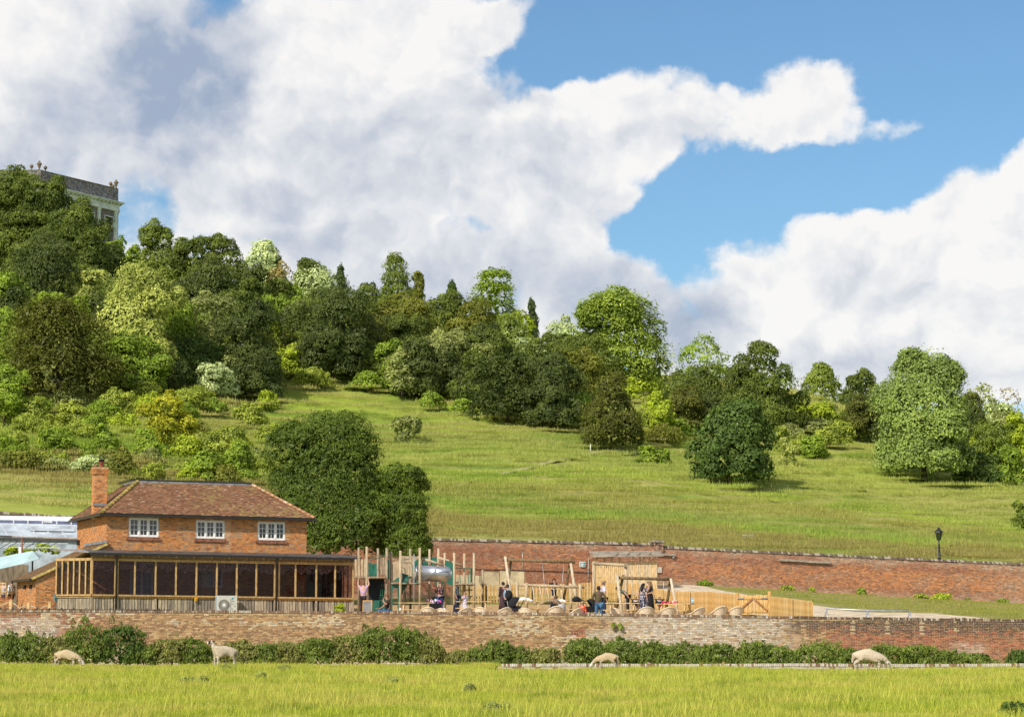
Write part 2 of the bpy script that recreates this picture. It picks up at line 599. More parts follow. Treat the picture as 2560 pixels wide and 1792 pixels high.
def build_ground():
 xs = np.unique(np.concatenate([np.linspace(-110, 110, 147), -110 - np.geomspace(4, 1900, 14), 110 + np.geomspace(4, 1900, 14)]))
 ys = np.unique(np.concatenate([-np.geomspace(10, 1500, 8)[::-1], np.arange(-4, 40, 6.0), np.arange(40, 104, 2.0), np.arange(104, 109, 0.75), [109.15, 109.18],
         np.arange(110, 176, 1.0), np.arange(176, 430, 2.5), 430 + np.geomspace(5, 2300, 14)]))
 XX, YY = np.meshgrid(xs, ys)
 Zs = gz(XX, YY)
 Yb = yw(XX)
 YY2 = YY.copy()
 for j in range(len(xs)):
  k = int(np.argmin(np.abs(ys - (Yb[0, j] + 0.18))))
  YY2[k, j] = Yb[0, j] + 0.17
  YY2[k + 1, j] = Yb[0, j] + 0.23
 Zs = gz(XX, YY2)
 V = np.stack([XX, YY2, Zs], -1).reshape(-1, 3)
 nx, ny = len(xs), len(ys)
 i = np.arange(ny - 1)[:, None] * nx + np.arange(nx - 1)[None, :]
 F = np.stack([i, i + 1, i + 1 + nx, i + nx], -1).reshape(-1, 4)
 yc = 0.25 * (V[F[:, 0], 1] + V[F[:, 1], 1] + V[F[:, 2], 1] + V[F[:, 3], 1])
 xc = 0.5 * (V[F[:, 0], 0] + V[F[:, 1], 0])
 mi = np.where(yc < 109.17, 0, np.where(yc < yw(xc) + 0.2, 1, 2))
 me = np_mesh('ground', V, F, smooth=True, matidx=mi)
 o = obj('ground', me, [M_MEADOW, M_LAWN, M_HILL])
 tag(o, kind='structure')
build_ground()
def strip(name, A, B, m, material, lift, kind='structure', jitter=0.0):
 """sheet laid on the land between two edge lines A and B (lists of (x, y))"""
 n = len(A)
 A, B = np.array(A, float), np.array(B, float)
 rng = np.random.default_rng(5)
 g = []
 for i in range(n):
  for k in range(m + 1):
   f = k / m
   p = A[i] * (1 - f) + B[i] * f
   if jitter and k in (0, m):
    p = p + rng.normal(0, jitter, 2)
   g.append(p)
 g = np.array(g)
 Z = gz(g[:, 0], g[:, 1]) + lift
 V = np.concatenate([g, Z[:, None]], 1)
 i = np.arange(n - 1)[:, None] * (m + 1) + np.arange(m)[None, :]
 F = np.stack([i, i + 1, i + 2 + m, i + 1 + m], -1).reshape(-1, 4)
 me = np_mesh(name, V, F, smooth=True)
 o = obj(name, me, material)
 return tag(o, kind=kind)
def resample(P, n):
 P = np.array(P, float)
 d = np.concatenate([[0], np.cumsum(np.linalg.norm(np.diff(P, axis=0), axis=1))])
 s = np.linspace(0, d[-1], n)
 return np.stack([np.interp(s, d, P[:, 0]), np.interp(s, d, P[:, 1])], 1)
M_GRAVEL = mat('pale path gravel', (0.60, 0.49, 0.35), 0.95, 0.16, 1.6, bump=0.5, spec=0.1)
M_BARK = mat('bark chips', (0.50, 0.33, 0.16), 0.95, 0.28, 7.0, bump=0.9, spec=0.1)
M_CHALK = mat('bare chalk', (0.40, 0.36, 0.20), 0.95, 0.2, 0.5, spec=0.1, col2=(0.16, 0.19, 0.04))
def gpt(px, py, y0=109.6):
 p = ground_ray(px, py, y0)
 return (p.x, p.y)
def build_sheets():
 xs = np.linspace(-13.5, 11.5, 40)
 strip('bark_surface', [(x, 109.7) for x in xs], [(x * 1.05, 148.5) for x in xs], 45, M_BARK, 0.035)
 up = [(7.6, 162.4), (10.2, 163.2), (13.0, 163.8)] + [gpt(*q, 125) for q in ((1790, 1474), (1900, 1492), (1990, 1507), (2080, 1520), (2190, 1532), (2330, 1541))] + [(24.5, 110.5)]
 lo = [(7.2, 157.0), (8.6, 151.0), (9.3, 144.0), (10.0, 137.0), (11.2, 129.0), (12.4, 121.5), (13.6, 115.0), (14.2, 110.0)]
 strip('gravel_path', resample(up, 40), resample(lo, 40), 24, M_GRAVEL, 0.03, jitter=0.12)
 c = [ground_ray(*q, 180) for q in ((1088, 1233), (1140, 1222), (1185, 1205), (1260, 1188), (1340, 1171), (1420, 1150), (1490, 1136), (1560, 1128))]
 c = resample([(p.x, p.y) for p in c], 60)
 w = 0.5 + 0.3 * np.abs(np.sin(np.arange(60) * 0.9)) + np.where((np.arange(60) > 4) & (np.arange(60) < 11), 0.55, 0.0)
 strip('footpath', c - np.stack([0 * w, w], 1), c + np.stack([0 * w, w * 1.2], 1), 3, M_CHALK, 0.2)
build_sheets()
def blade_patch(name, size, n, hmin, hmax, wid, rng, material, clump=0.0, lean=0.35):
 P = rng.uniform(-size / 2, size / 2, (n, 2))
 if clump:
  cc = rng.uniform(-size / 2, size / 2, (max(4, n // 14), 2))
  P = cc[rng.integers(0, len(cc), n)] + rng.normal(0, clump, (n, 2))
 h = rng.uniform(hmin, hmax, n) * rng.uniform(0.7, 1.15, n)
 tall = rng.uniform(size=n) < 0.05
 h = np.where(tall, h * 1.9, h)
 a = rng.uniform(0, 2 * np.pi, n)
 w = wid * rng.uniform(0.6, 1.3, n)
 lx, ly = rng.normal(0, lean, n) * h, rng.normal(0, lean, n) * h
 V = np.zeros((n, 3, 3))
 V[:, 0, 0] = P[:, 0] - np.cos(a) * w
 V[:, 0, 1] = P[:, 1] - np.sin(a) * w
 V[:, 1, 0] = P[:, 0] + np.cos(a) * w
 V[:, 1, 1] = P[:, 1] + np.sin(a) * w
 V[:, 2, 0] = P[:, 0] + lx
 V[:, 2, 1] = P[:, 1] + ly
 V[:, 2, 2] = h
 V[:, 0:2, 2] = -0.03
 F = np.arange(n * 3).reshape(n, 3)
 tint = np.repeat(np.where(tall, 1.25, rng.uniform(0, 1, n)), 3)
 me = np_mesh(name, V.reshape(-1, 3), F, {'tint': ('POINT', tint)})
 return obj(name, me, material)
def scatter(name, pts, rots, scales, kinds, patches):
 """one stuff object whose points carry the blade patches"""
 me = bpy.data.meshes.new(name)
 me.vertices.add(len(pts))
 me.vertices.foreach_set('co', np.asarray(pts, np.float32).ravel())
 for an, arr in (('rot', rots), ('sc', scales), ('knd', kinds)):
  a = me.attributes.new(an, 'FLOAT', 'POINT')
  a.data.foreach_set('value', np.asarray(arr, np.float32))
 o = obj(name, me)
 ng = bpy.data.node_groups.new(name, 'GeometryNodeTree')
 ng.interface.new_socket('Geometry', in_out='INPUT', socket_type='NodeSocketGeometry')
 ng.interface.new_socket('Geometry', in_out='OUTPUT', socket_type='NodeSocketGeometry')
 gi = ng.nodes.new('NodeGroupInput')
 go = ng.nodes.new('NodeGroupOutput')
 jn = ng.nodes.new('GeometryNodeJoinGeometry')
 def na(n_):
  nd = ng.nodes.new('GeometryNodeInputNamedAttribute')
  nd.data_type = 'FLOAT'
  nd.inputs[0].default_value = n_
  return nd.outputs[0]
 rot, sc, kn = na('rot'), na('sc'), na('knd')
 cx = ng.nodes.new('ShaderNodeCombineXYZ')
 ng.links.new(rot, cx.inputs[2])
 for k, p in enumerate(patches):
  oi = ng.nodes.new('GeometryNodeObjectInfo')
  oi.inputs[0].default_value = p
  oi.inputs['As Instance'].default_value = True
  cmp_ = ng.nodes.new('FunctionNodeCompare')
  cmp_.data_type = 'FLOAT'
  cmp_.operation = 'EQUAL'
  ng.links.new(kn, cmp_.inputs[0])
  cmp_.inputs[1].default_value = float(k)
  cmp_.inputs[12].default_value = 0.1
  ip = ng.nodes.new('GeometryNodeInstanceOnPoints')
  ng.links.new(gi.outputs[0], ip.inputs['Points'])
  ng.links.new(cmp_.outputs[0], ip.inputs['Selection'])
  ng.links.new(oi.outputs['Geometry'], ip.inputs['Instance'])
  ng.links.new(cx.outputs[0], ip.inputs['Rotation'])
  ng.links.new(sc, ip.inputs['Scale'])
  ng.links.new(ip.outputs[0], jn.inputs[0])
 ng.links.new(jn.outputs[0], go.inputs[0])
 md = o.modifiers.new('blades', 'NODES')
 md.node_group = ng
 return o
M_BLADE = blade_mat('meadow blades', (0.24, 0.34, 0.022), (0.62, 0.63, 0.10), (0.66, 0.57, 0.15), 0.26, (0.7, 1.6, 1), lush=(0.11, 0.22, 0.018), trans=0.35)
M_HBLADE = blade_mat('hill blades', (0.30, 0.42, 0.050), (0.53, 0.59, 0.13), (0.54, 0.48, 0.18), 0.022, (0.45, 1.8, 1.0), lush=(0.19, 0.32, 0.035), trans=0.35, bands=((165, 186, (0.34, 0.28, 0.10), .85), (192, 202, (0.20, 0.31, 0.05), .5), (206, 214, (0.33, 0.31, 0.08), .6), (226, 240, (0.40, 0.42, 0.12), .6)))
def build_grass():
 rng = np.random.default_rng(11)
 src = []
 for k in range(4):
  y = 70 + 2 * k
  o = blade_patch('grass_patch', 1.5, 950, 0.07, 0.22, 0.009, rng, M_BLADE, clump=0.09)
  o.location = (-3 + 2 * k, y, gzf(-3 + 2 * k, y))
  src.append(o)
 pts, kn = [], []
 y = 36.0
 while y < 105.2:
  half = 0.222 * y + 5.0
  xs = np.arange(-half, half, 1.1)
  pts.append(np.stack([xs + rng.uniform(-0.3, 0.3, len(xs)), y + rng.uniform(-0.3, 0.3, len(xs))], 1))
  y += 1.1
 P = np.concatenate(pts)
 keep = (P[:, 1] < 94.0) | (P[:, 0] < -0.8)
 P = P[keep]
 Z = gz(P[:, 0], P[:, 1])
 n = len(P)
 tuft = 0.85 + 0.45 * np.clip(np.sin(P[:, 0] * 0.55 + 1) * np.sin(P[:, 1] * 0.33), -0.5, 1) - np.where(P[:, 1] > 86, 0.30, 0)
 o = scatter('meadow_grass', np.stack([P[:, 0], P[:, 1], Z], 1), rng.uniform(0, 6.28, n), tuft * rng.uniform(0.85, 1.2, n), rng.integers(0, 4, n), src)
 tag(o, kind='stuff')
 for s in src:
  l = s.location.copy()
  s.parent = o
  s['kind'] = 'stuff'
 src = []
 for k in range(4):
  o = blade_patch('grass_patch', 5.0, 1900, 0.10, 0.34, 0.022, rng, M_HBLADE, clump=0.35, lean=0.3)
  x, y = 5 + 6 * k, 190
  o.location = (x, y, gzf(x, y))
  src.append(o)
 pts = []
 y = 160.0
 while y < 408:
  half = 0.225 * y + 8
  st = 3.3 if y < 250 else 4.2
  xs = np.arange(-half, half, st)
  pts.append(np.stack([xs + rng.uniform(-1, 1, len(xs)), y + rng.uniform(-1, 1, len(xs))], 1))
  y += st
 P = np.concatenate(pts)
 P = P[P[:, 1] > yw(P[:, 0]) + 2.6]
 Z = gz(P[:, 0], P[:, 1])
 n = len(P)
 o = scatter('hill_grass', np.stack([P[:, 0], P[:, 1], Z], 1), rng.uniform(0, 6.28, n), rng.uniform(0.75, 1.25, n), rng.integers(0, 4, n), src)
 tag(o, kind='stuff')
 for s in src:
  s.parent = o
  s['kind'] = 'stuff'
 src = []
 for k in range(2):
  o = blade_patch('grass_patch', 2.4, 420, 0.04, 0.10, 0.012, rng, M_LBLADE, clump=0.16)
  o.location = (24 + 4 * k, 135, gzf(24 + 4 * k, 135))
  src.append(o)
 pts = []
 for y in np.arange(112, 171, 1.9):
  xs = np.arange(15, 40, 1.9)
  pts.append(np.stack([xs + rng.uniform(-.6, .6, len(xs)), y + rng.uniform(-.6, .6, len(xs))], 1))
 P = np.concatenate(pts)
 px = 1280 + FPX * P[:, 0] / P[:, 1]
 zz = gz(P[:, 0], P[:, 1])
 py = 1560 - FPX * (zz - CAMZ) / P[:, 1]
 edge = np.interp(px, [1760, 1900, 1990, 2080, 2190, 2330, 2420], [1474, 1490, 1505, 1518, 1530, 1539, 1546])
 keep = (py < edge - 3) & (P[:, 1] < yw(P[:, 0]) - 1.2) & (px > 1770)
 P = P[keep]
 n = len(P)
 o = scatter('lawn_grass', np.stack([P[:, 0], P[:, 1], zz[keep]], 1), rng.uniform(0, 6.28, n), rng.uniform(0.8, 1.2, n), rng.integers(0, 2, n), src)
 tag(o, kind='stuff')
 for s in src:
  s.parent = o
  s['kind'] = 'stuff'
M_LBLADE = blade_mat('lawn blades', (0.24, 0.27, 0.04), (0.40, 0.38, 0.10), (0.44, 0.36, 0.15), 0.25, (0.6, 1.3, 1), lush=(0.17, 0.25, 0.03))
build_grass()
LK = 2.6
def leaf_mat(name, dark, light, trans=0.22, gloss=0.015):
 if name in MATS:
  return MATS[name]
 m, t, b = new_mat(name)
 a = t.attr('tint', 'Fac')
 dark, light = tuple(x * LK * .58 * k for x, k in zip(dark, (1.08, 1, .85))), tuple(x * LK * k for x, k in zip(light, (1.08, 1, .85)))  # dark tone lowered further to put deep crown shade into the colour
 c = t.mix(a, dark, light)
 ge = t.node('ShaderNodeNewGeometry')
 n = t.noise(ge.outputs['Position'], 0.9, 3, 0.6)
 c = t.mix(t.ramp(n, 0.35, 0.7, 0, 0.4), c, tuple(x * 0.62 for x in light))
 df = t.node('ShaderNodeBsdfDiffuse')
 tr = t.node('ShaderNodeBsdfTranslucent')
 gl = t.node('ShaderNodeBsdfGlossy')
 gl.inputs['Roughness'].default_value = 0.45
 t.put(df.inputs[0], c)
 t.put(tr.inputs[0], t.mix(1.0, c, (1.0, 1.15, 0.45, 1), 'MULTIPLY'))
 mx = t.node('ShaderNodeMixShader')
 mx.inputs[0].default_value = trans
 t.l.new(df.outputs[0], mx.inputs[1])
 t.l.new(tr.outputs[0], mx.inputs[2])
 m2 = t.node('ShaderNodeMixShader')
 m2.inputs[0].default_value = gloss
 t.l.new(mx.outputs[0], m2.inputs[1])
 t.l.new(gl.outputs[0], m2.inputs[2])
 t.l.new(m2.outputs[0], t.n['Material Output'].inputs[0])
 MATS[name] = m
 return m
LEAF = {   # base colours (linear) of each kind of foliage: dark tone with inner shade in it, light tone
 'yew': ((0.024, 0.042, 0.012), (0.088, 0.118, 0.022)),
 'frontyew': ((0.020, 0.040, 0.008), (0.074, 0.110, 0.016)),
 'darkyew': ((0.016, 0.030, 0.011), (0.062, 0.082, 0.022)),
 'greenyew': ((0.036, 0.064, 0.014), (0.125, 0.165, 0.028)),
 'olive': ((0.040, 0.056, 0.010), (0.118, 0.132, 0.022)),
 'brownyew': ((0.022, 0.033, 0.007), (0.074, 0.084, 0.016)),
 'beech': ((0.036, 0.072, 0.016), (0.190, 0.250, 0.040)),
 'lime': ((0.032, 0.060, 0.022), (0.165, 0.225, 0.060)),
 'ash': ((0.070, 0.105, 0.024), (0.250, 0.285, 0.080)),
 'green': ((0.036, 0.070, 0.011), (0.150, 0.215, 0.026)),
 'bright': ((0.070, 0.115, 0.012), (0.230, 0.290, 0.026)),
 'yellow': ((0.050, 0.080, 0.010), (0.240, 0.245, 0.020)),
 'whitebeam': ((0.080, 0.125, 0.045), (0.330, 0.390, 0.225)),
 'grey': ((0.060, 0.082, 0.030), (0.185, 0.215, 0.075)),
 'scrub': ((0.060, 0.095, 0.016), (0.190, 0.230, 0.038)),
 'cedar': ((0.018, 0.036, 0.018), (0.060, 0.085, 0.030)),
 'dark': ((0.015, 0.034, 0.011), (0.060, 0.100, 0.022)),
 'brown': ((0.075, 0.062, 0.026), (0.190, 0.160, 0.062)),
 'nettle': ((0.028, 0.048, 0.012), (0.110, 0.150, 0.032)),
 'nettletop': ((0.05, 0.062, 0.022), (0.16, 0.17, 0.055)),
}
M_TRUNK = mat('bark', (0.12, 0.095, 0.07), 0.95, 0.3, 3.0, bump=0.6, stretch=(3, 3, 0.6), spec=0.1)
M_DEADWOOD = mat('grey dead wood', (0.34, 0.30, 0.24), 0.95, 0.25, 3.0, bump=0.5, stretch=(3, 3, 0.6), spec=0.1)
LEAF_TRIS = [0]
def unit(v):
 return v / np.maximum(np.linalg.norm(v, axis=-1, keepdims=True), 1e-9)
def crown_profile(shape, z):
 """radius (0..1) at normalised height z (0..1) of a crown"""
 if shape == 'round':
  return np.sqrt(np.clip(1 - (2 * z - 1) ** 2, 0, 1))
 if shape == 'dome':      # broad skirted crown that reaches the ground
  return np.where(z < 0.35, 0.86 + 0.14 * z / 0.35, np.sqrt(np.clip(1 - ((z - 0.35) / 0.65) ** 2, 0, 1)))
 if shape == 'egg':
  return np.where(z < 0.35, 0.78 + 0.22 * z / 0.35, np.sqrt(np.clip(1 - ((z - 0.35) / 0.65) ** 2.3, 0, 1)))
 if shape == 'cone':
  return np.clip(1.03 - z, 0.04, 1) ** 0.62
 if shape == 'column':
  return 0.75 * np.clip(1 - np.abs(2 * z - 0.9) ** 3.0, 0.15, 1) + 0.1
 if shape == 'flat':
  return np.sqrt(np.clip(1 - z ** 2, 0, 1))
 return np.sqrt(np.clip(1 - (2 * z - 1) ** 2, 0, 1))
def make_lobes(w, d, h, z0, shape, n, rng, lob=(0.15, 0.30), squash=0.75, full=False):
 """ellipsoid leaf masses (cx,cy,cz, rx,ry,rz) of a crown of width w, depth d, height h above z0: a few boughs, each set with smaller clumps"""
 slim = shape in ('cone', 'column') or h > 1.9 * w
 B = []
 if slim:
  nc = int(min(10, max(4, math.ceil(h / (w * 0.28)))))
  for zc in np.linspace(0.10, 0.88, nc):
   r = float(crown_profile(shape, np.array(zc))) * 0.92
   B.append((rng.normal(0, .06), rng.normal(0, .06), zc, r, max(r * w / 2, h * 0.75 / nc)))
 else:
  B += [(rng.normal(0, .05), 0, 0.70, 0.50, 0), (rng.normal(0, .08), 0, 0.28, 0.66, 0), (rng.normal(0, .06), 0, .48, .62, 0)]
  if full:
   B += [(0, 0, .28, .82, 0), (0, .0, .52, .78, 0), (rng.normal(0, .04), 0, .74, .58, 0)]
  if shape in ('dome', 'egg'):      # skirt that sweeps the ground
   for i in range(6):
    a = i * 1.047 + rng.uniform(-.3, .3)
    r = rng.uniform(.30, .40)
    B.append(((.93 - r) * np.cos(a), (.93 - r) * np.sin(a), rng.uniform(.10, .16), r, 0))
  for i in range(int(rng.integers(6, 10))):
   z = rng.uniform(0.14, 0.86)
   pr = float(crown_profile(shape, np.array(z)))
   r = rng.uniform(0.26, 0.46)
   a = rng.uniform(0, 2 * np.pi)
   lim = max(pr - r * 0.8, 0.05) * rng.uniform(.75, 1.1)
   B.append((lim * np.cos(a), lim * np.sin(a), z, r, 0))
 L = []
 for (x, y, z, r, rz) in B:
  rz = rz or r * w / 2 * min(1.0, max(.6, h / w))
  cz = min(max(z * h, rz * (0.45 if z < .17 else .75)), h - rz * 0.95)
  L.append((x * w / 2, y * d / 2, z0 + cz, r * w / 2, r * d / 2, rz))
 B = np.array(L)
 wt = B[:, 3] ** 2
 sq = 1.15 if squash == 0.8 else squash
 for i in range(int(n * 2.2)):
  b = B[rng.choice(len(B), p=wt / wt.sum())]
  v = rng.normal(0, 1, 3)
  v /= np.linalg.norm(v)
  if v[2] < -0.3:
   v[2] = -v[2]
  r = rng.uniform(*lob) * w * 0.40
  c = b[:3] + v * b[3:] * rng.uniform(.72, .98)
  zn = (c[2] - z0) / h
  if zn > 0.99:
   continue
  lim = float(crown_profile(shape, np.array(min(max(zn, 0), 1)))) * w / 2 * 1.06 - r * .5
  q = math.hypot(c[0], c[1] * w / d)
  if q > lim > 0:
   c[:2] *= lim / q
  L.append((c[0], c[1], c[2], r, r * d / w, r * sq))
 return np.array(L)
def foliage(L, n, size, rng, style='leaf', cull=0.78):
 """n leaf sprays on the skins of the lobes: returns verts, quads, tint"""
 k = len(L)
 area = (L[:, 3] * L[:, 4] + L[:, 3] * L[:, 5] + L[:, 4] * L[:, 5])
 li = rng.choice(k, n, p=area / area.sum())
 dirs = unit(rng.normal(0, 1, (n, 3)))
 dirs[:, 2] = np.where(dirs[:, 2] < -0.45, -dirs[:, 2], dirs[:, 2])
 rad = 1 - np.abs(rng.normal(0, 0.13, n)) + np.where(rng.uniform(size=n) < 0.16, rng.uniform(0, 0.24, n), 0)
 ph = rng.uniform(0, 6.28, (k, 3))
 bump = (np.sin(dirs[:, 0] * 5 + ph[li, 0]) * np.sin(dirs[:, 1] * 5 + ph[li, 1]) + np.sin(dirs[:, 2] * 6 + ph[li, 2]))
 rad = rad * (1 + 0.12 * bump)
 P = L[li, :3] + dirs * L[li, 3:6] * rad[:, None]
 keep = np.ones(n, bool)
 for j in range(k):
  q = (P - L[j, :3]) / L[j, 3:6]
  keep &= ~(((q * q).sum(1) < cull * cull) & (li != j))
 yc, ye = L[:, 1].mean(), (L[:, 1] + L[:, 4]).max() - L[:, 1].mean()
 keep &= ~((P[:, 1] > yc + 0.14 * ye) & (rng.uniform(size=n) < 0.82))
 P, dirs, li, bump = P[keep], dirs[keep], li[keep], bump[keep]
 n = len(P)
 nrm = unit(dirs / L[li, 3:6] * L[li, 3:6].mean(1, keepdims=True))
 if style == 'yew':
  nrm = unit(nrm + rng.normal(0, 0.28, (n, 3)))
  tng = unit(dirs * 0.8 + np.array([0, 0, 0.55]) + rng.normal(0, 0.45, (n, 3)))
  asp = 0.42
 elif style == 'layer':
  nrm = unit(nrm * 0.5 + np.array([0, 0, 0.8]) + rng.normal(0, 0.38, (n, 3)))
  tng = unit(dirs * np.array([1, 1, 0.1]) + rng.normal(0, 0.35, (n, 3)) + np.array([0, 0, -0.12]))
  asp = 0.5
 elif style == 'droop':
  nrm = unit(nrm + rng.normal(0, 0.5, (n, 3)))
  tng = unit(dirs * 0.5 + np.array([0, 0, -0.9]) + rng.normal(0, 0.4, (n, 3)))
  asp = 0.42
 elif style == 'up':
  nrm = unit(nrm * np.array([1, 1, 0.2]) + rng.normal(0, 0.5, (n, 3)))
  tng = unit(np.array([0, 0, 1.0]) + rng.normal(0, 0.4, (n, 3)))
  asp = 0.4
 else:
  nrm = unit(nrm + rng.normal(0, 0.30, (n, 3)))
  tng = unit(rng.normal(0, 1, (n, 3)))
  asp = 0.62
 tng = unit(tng - nrm * (tng * nrm).sum(1, keepdims=True))
 bit = np.cross(nrm, tng)
 s = size * rng.uniform(0.55, 1.35, n)[:, None]
 fold = rng.uniform(-0.25, 0.25, n)[:, None]
 V = np.stack([P - tng * s * 0.5, P + bit * s * asp * 0.5 + nrm * s * fold, P + tng * s * 0.62, P - bit * s * asp * 0.5 + nrm * s * fold], 1)
 F = np.arange(n * 4).reshape(n, 4)
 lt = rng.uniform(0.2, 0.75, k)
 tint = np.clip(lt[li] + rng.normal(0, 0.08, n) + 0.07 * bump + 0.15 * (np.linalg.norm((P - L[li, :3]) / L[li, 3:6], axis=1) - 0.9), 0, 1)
 return V.reshape(-1, 3), F, np.repeat(tint, 4)
def crown_mesh(name, L, n, size, rng, style, material, cull=0.78, inner=0.0):
 V, F, T = foliage(L, int(n * 2.2), size, rng, style, cull)
 if len(F) > n * 1.15:
  k = int(n * 1.15)
  idx = np.sort(rng.permutation(len(F))[:k])
  V = V.reshape(-1, 4, 3)[idx].reshape(-1, 3)
  T = T.reshape(-1, 4)[idx].ravel()
  F = np.arange(k * 4).reshape(k, 4)
 if inner:      # larger filler leaves inside the crown, tinted darker to stand for shade
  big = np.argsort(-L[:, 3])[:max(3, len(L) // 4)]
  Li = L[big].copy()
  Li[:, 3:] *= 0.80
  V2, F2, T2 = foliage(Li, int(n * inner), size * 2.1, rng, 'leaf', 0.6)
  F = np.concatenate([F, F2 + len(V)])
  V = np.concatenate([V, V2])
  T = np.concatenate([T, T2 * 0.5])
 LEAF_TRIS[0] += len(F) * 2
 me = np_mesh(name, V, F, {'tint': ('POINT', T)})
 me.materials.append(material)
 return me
def trunk_mb(h, r, lean, L, rng, nlimb=7, base=-0.4):
 mb = MB()
 top = Vector((lean[0], lean[1], h))
 pts, rad = [], []
 for i in range(6):
  f = i / 5
  pts.append(Vector((lean[0] * f * f + rng.normal(0, r * 0.25) * (0 < i < 5), lean[1] * f * f + rng.normal(0, r * 0.25) * (0 < i < 5), base + (h - base) * f)))
  rad.append(r * (1.35 if i == 0 else 1.0) * (1 - 0.72 * f))
 mb.tube(pts, rad, 7)
 if L is not None and len(L):
  idx = rng.choice(len(L), min(nlimb, len(L)), replace=False)
  for j in idx:
   c = Vector(L[j, :3])
   f = min(0.9, max(0.2, (c.z / max(h, 0.1)) * 0.6))
   p0 = Vector((lean[0] * f * f, lean[1] * f * f, base + (h - base) * f))
   mid = (p0 + c) * 0.5 + Vector((0, 0, 0.08 * (c - p0).length))
   mb.tube([p0, mid, c], [r * 0.42 * (1 - 0.4 * f), r * 0.26, r * 0.09], 5)
 return mb
TREE_GROUP = 'trees on the chalk hillside'
def tree(kind, cx, top, base, wpx, shape, label, name='broadleaf_tree', cat='tree', group=TREE_GROUP, style='leaf', lobes=26, lob=(0.17, 0.32),
   dens=1.0, Y=None, y0=176.0, seed=None, basepx=None, depth=None, leafpx=6.4, squash=0.8, clear=0.0, trunk=True, cap=16000, offx=0.0, spires=0, full=False):
 """tree whose crown spans wpx photo pixels, from row top to row base; it stands where the sight line to its foot meets the hill"""
 rng = np.random.default_rng(zlib.crc32(('%s %.1f %.1f' % (kind, cx, top)).encode()) if seed is None else seed)
 bpx = basepx or (cx, base)
 if Y is None:
  g = ground_ray(bpx[0], bpx[1], y0)
 else:
  p = at(bpx[0], bpx[1], Y)
  g = Vector((p.x, Y, gzf(p.x, Y)))
 m_per = g.y / FPX
 w = wpx * m_per
 ztop = at(cx, top, g.y).z
 zbot = at(cx, base, g.y).z
 h = max(ztop - g.z, 0.22 * w)
 z0 = max(clear * h, min(zbot - g.z, 0.25 * h)) if Y is not None else clear * h
 z0 = max(z0, 0.0)
 ch = h - z0
 d = depth * w if depth else w
 L = make_lobes(w, d, ch, z0, shape, lobes, rng, lob, squash, full)
 L[:, 0] += offx * w
 if spires:
  a, q = rng.uniform(0, 6.28, spires), np.sqrt(rng.uniform(0, 1, spires)) * 0.48
  pz = z0 + ch * rng.uniform(0.35, 1.06, spires) * (1 - 0.5 * (q / 0.48) ** 2)
  L = np.concatenate([L, np.stack([q * np.cos(a) * w, q * np.sin(a) * d, pz, rng.uniform(.025, .06, spires) * w, rng.uniform(.025, .06, spires) * w, rng.uniform(.12, .24, spires) * ch], 1)])
 size = leafpx * m_per * 1.0
 asp = {'yew': .42, 'layer': .5, 'droop': .42, 'up': .4}.get(style, .62)
 skin = math.pi * (0.5 * (w + d)) * ch * 0.95 + 0.8 * w * d
 n = int(min(cap, max(300, dens * 1.2 * skin / (0.5 * asp * 1.15 * size * size))))
 root = empty(name, g, 0.0, label, cat, group)
 lo, hi = LEAF[kind]
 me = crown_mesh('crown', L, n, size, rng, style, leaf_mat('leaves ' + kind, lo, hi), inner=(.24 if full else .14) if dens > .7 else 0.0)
 obj('crown', me, None, root)
 if trunk:
  r = max(0.05, min(0.45, w * 0.027))
  trunk_mb(z0 + ch * 0.6, r, (rng.normal(0, .04) * h + offx * w, 0), L, rng).build('trunk', M_TRUNK, root)
 return root
D = 2560.0 / 2296.0       # the tree list was measured on a 2296-wide view
def T(kind, cx, top, base, w, shape, label, **kw):
 name_ = kw.get('name', '')
 if kw.get('Y', 0) > 176:
  kw.pop('Y')          # the foot row is enough: the sight line finds the spot on the hill
  w = w * (1.0 if name_ in ('lime_tree', 'beech_tree') else 1.22)
 return tree(kind, cx * D, top * D, base * D, w * D, shape, label, **kw)
YEW = dict(name='yew_tree', style='yew')
CON = dict(name='conifer_tree', style='yew')
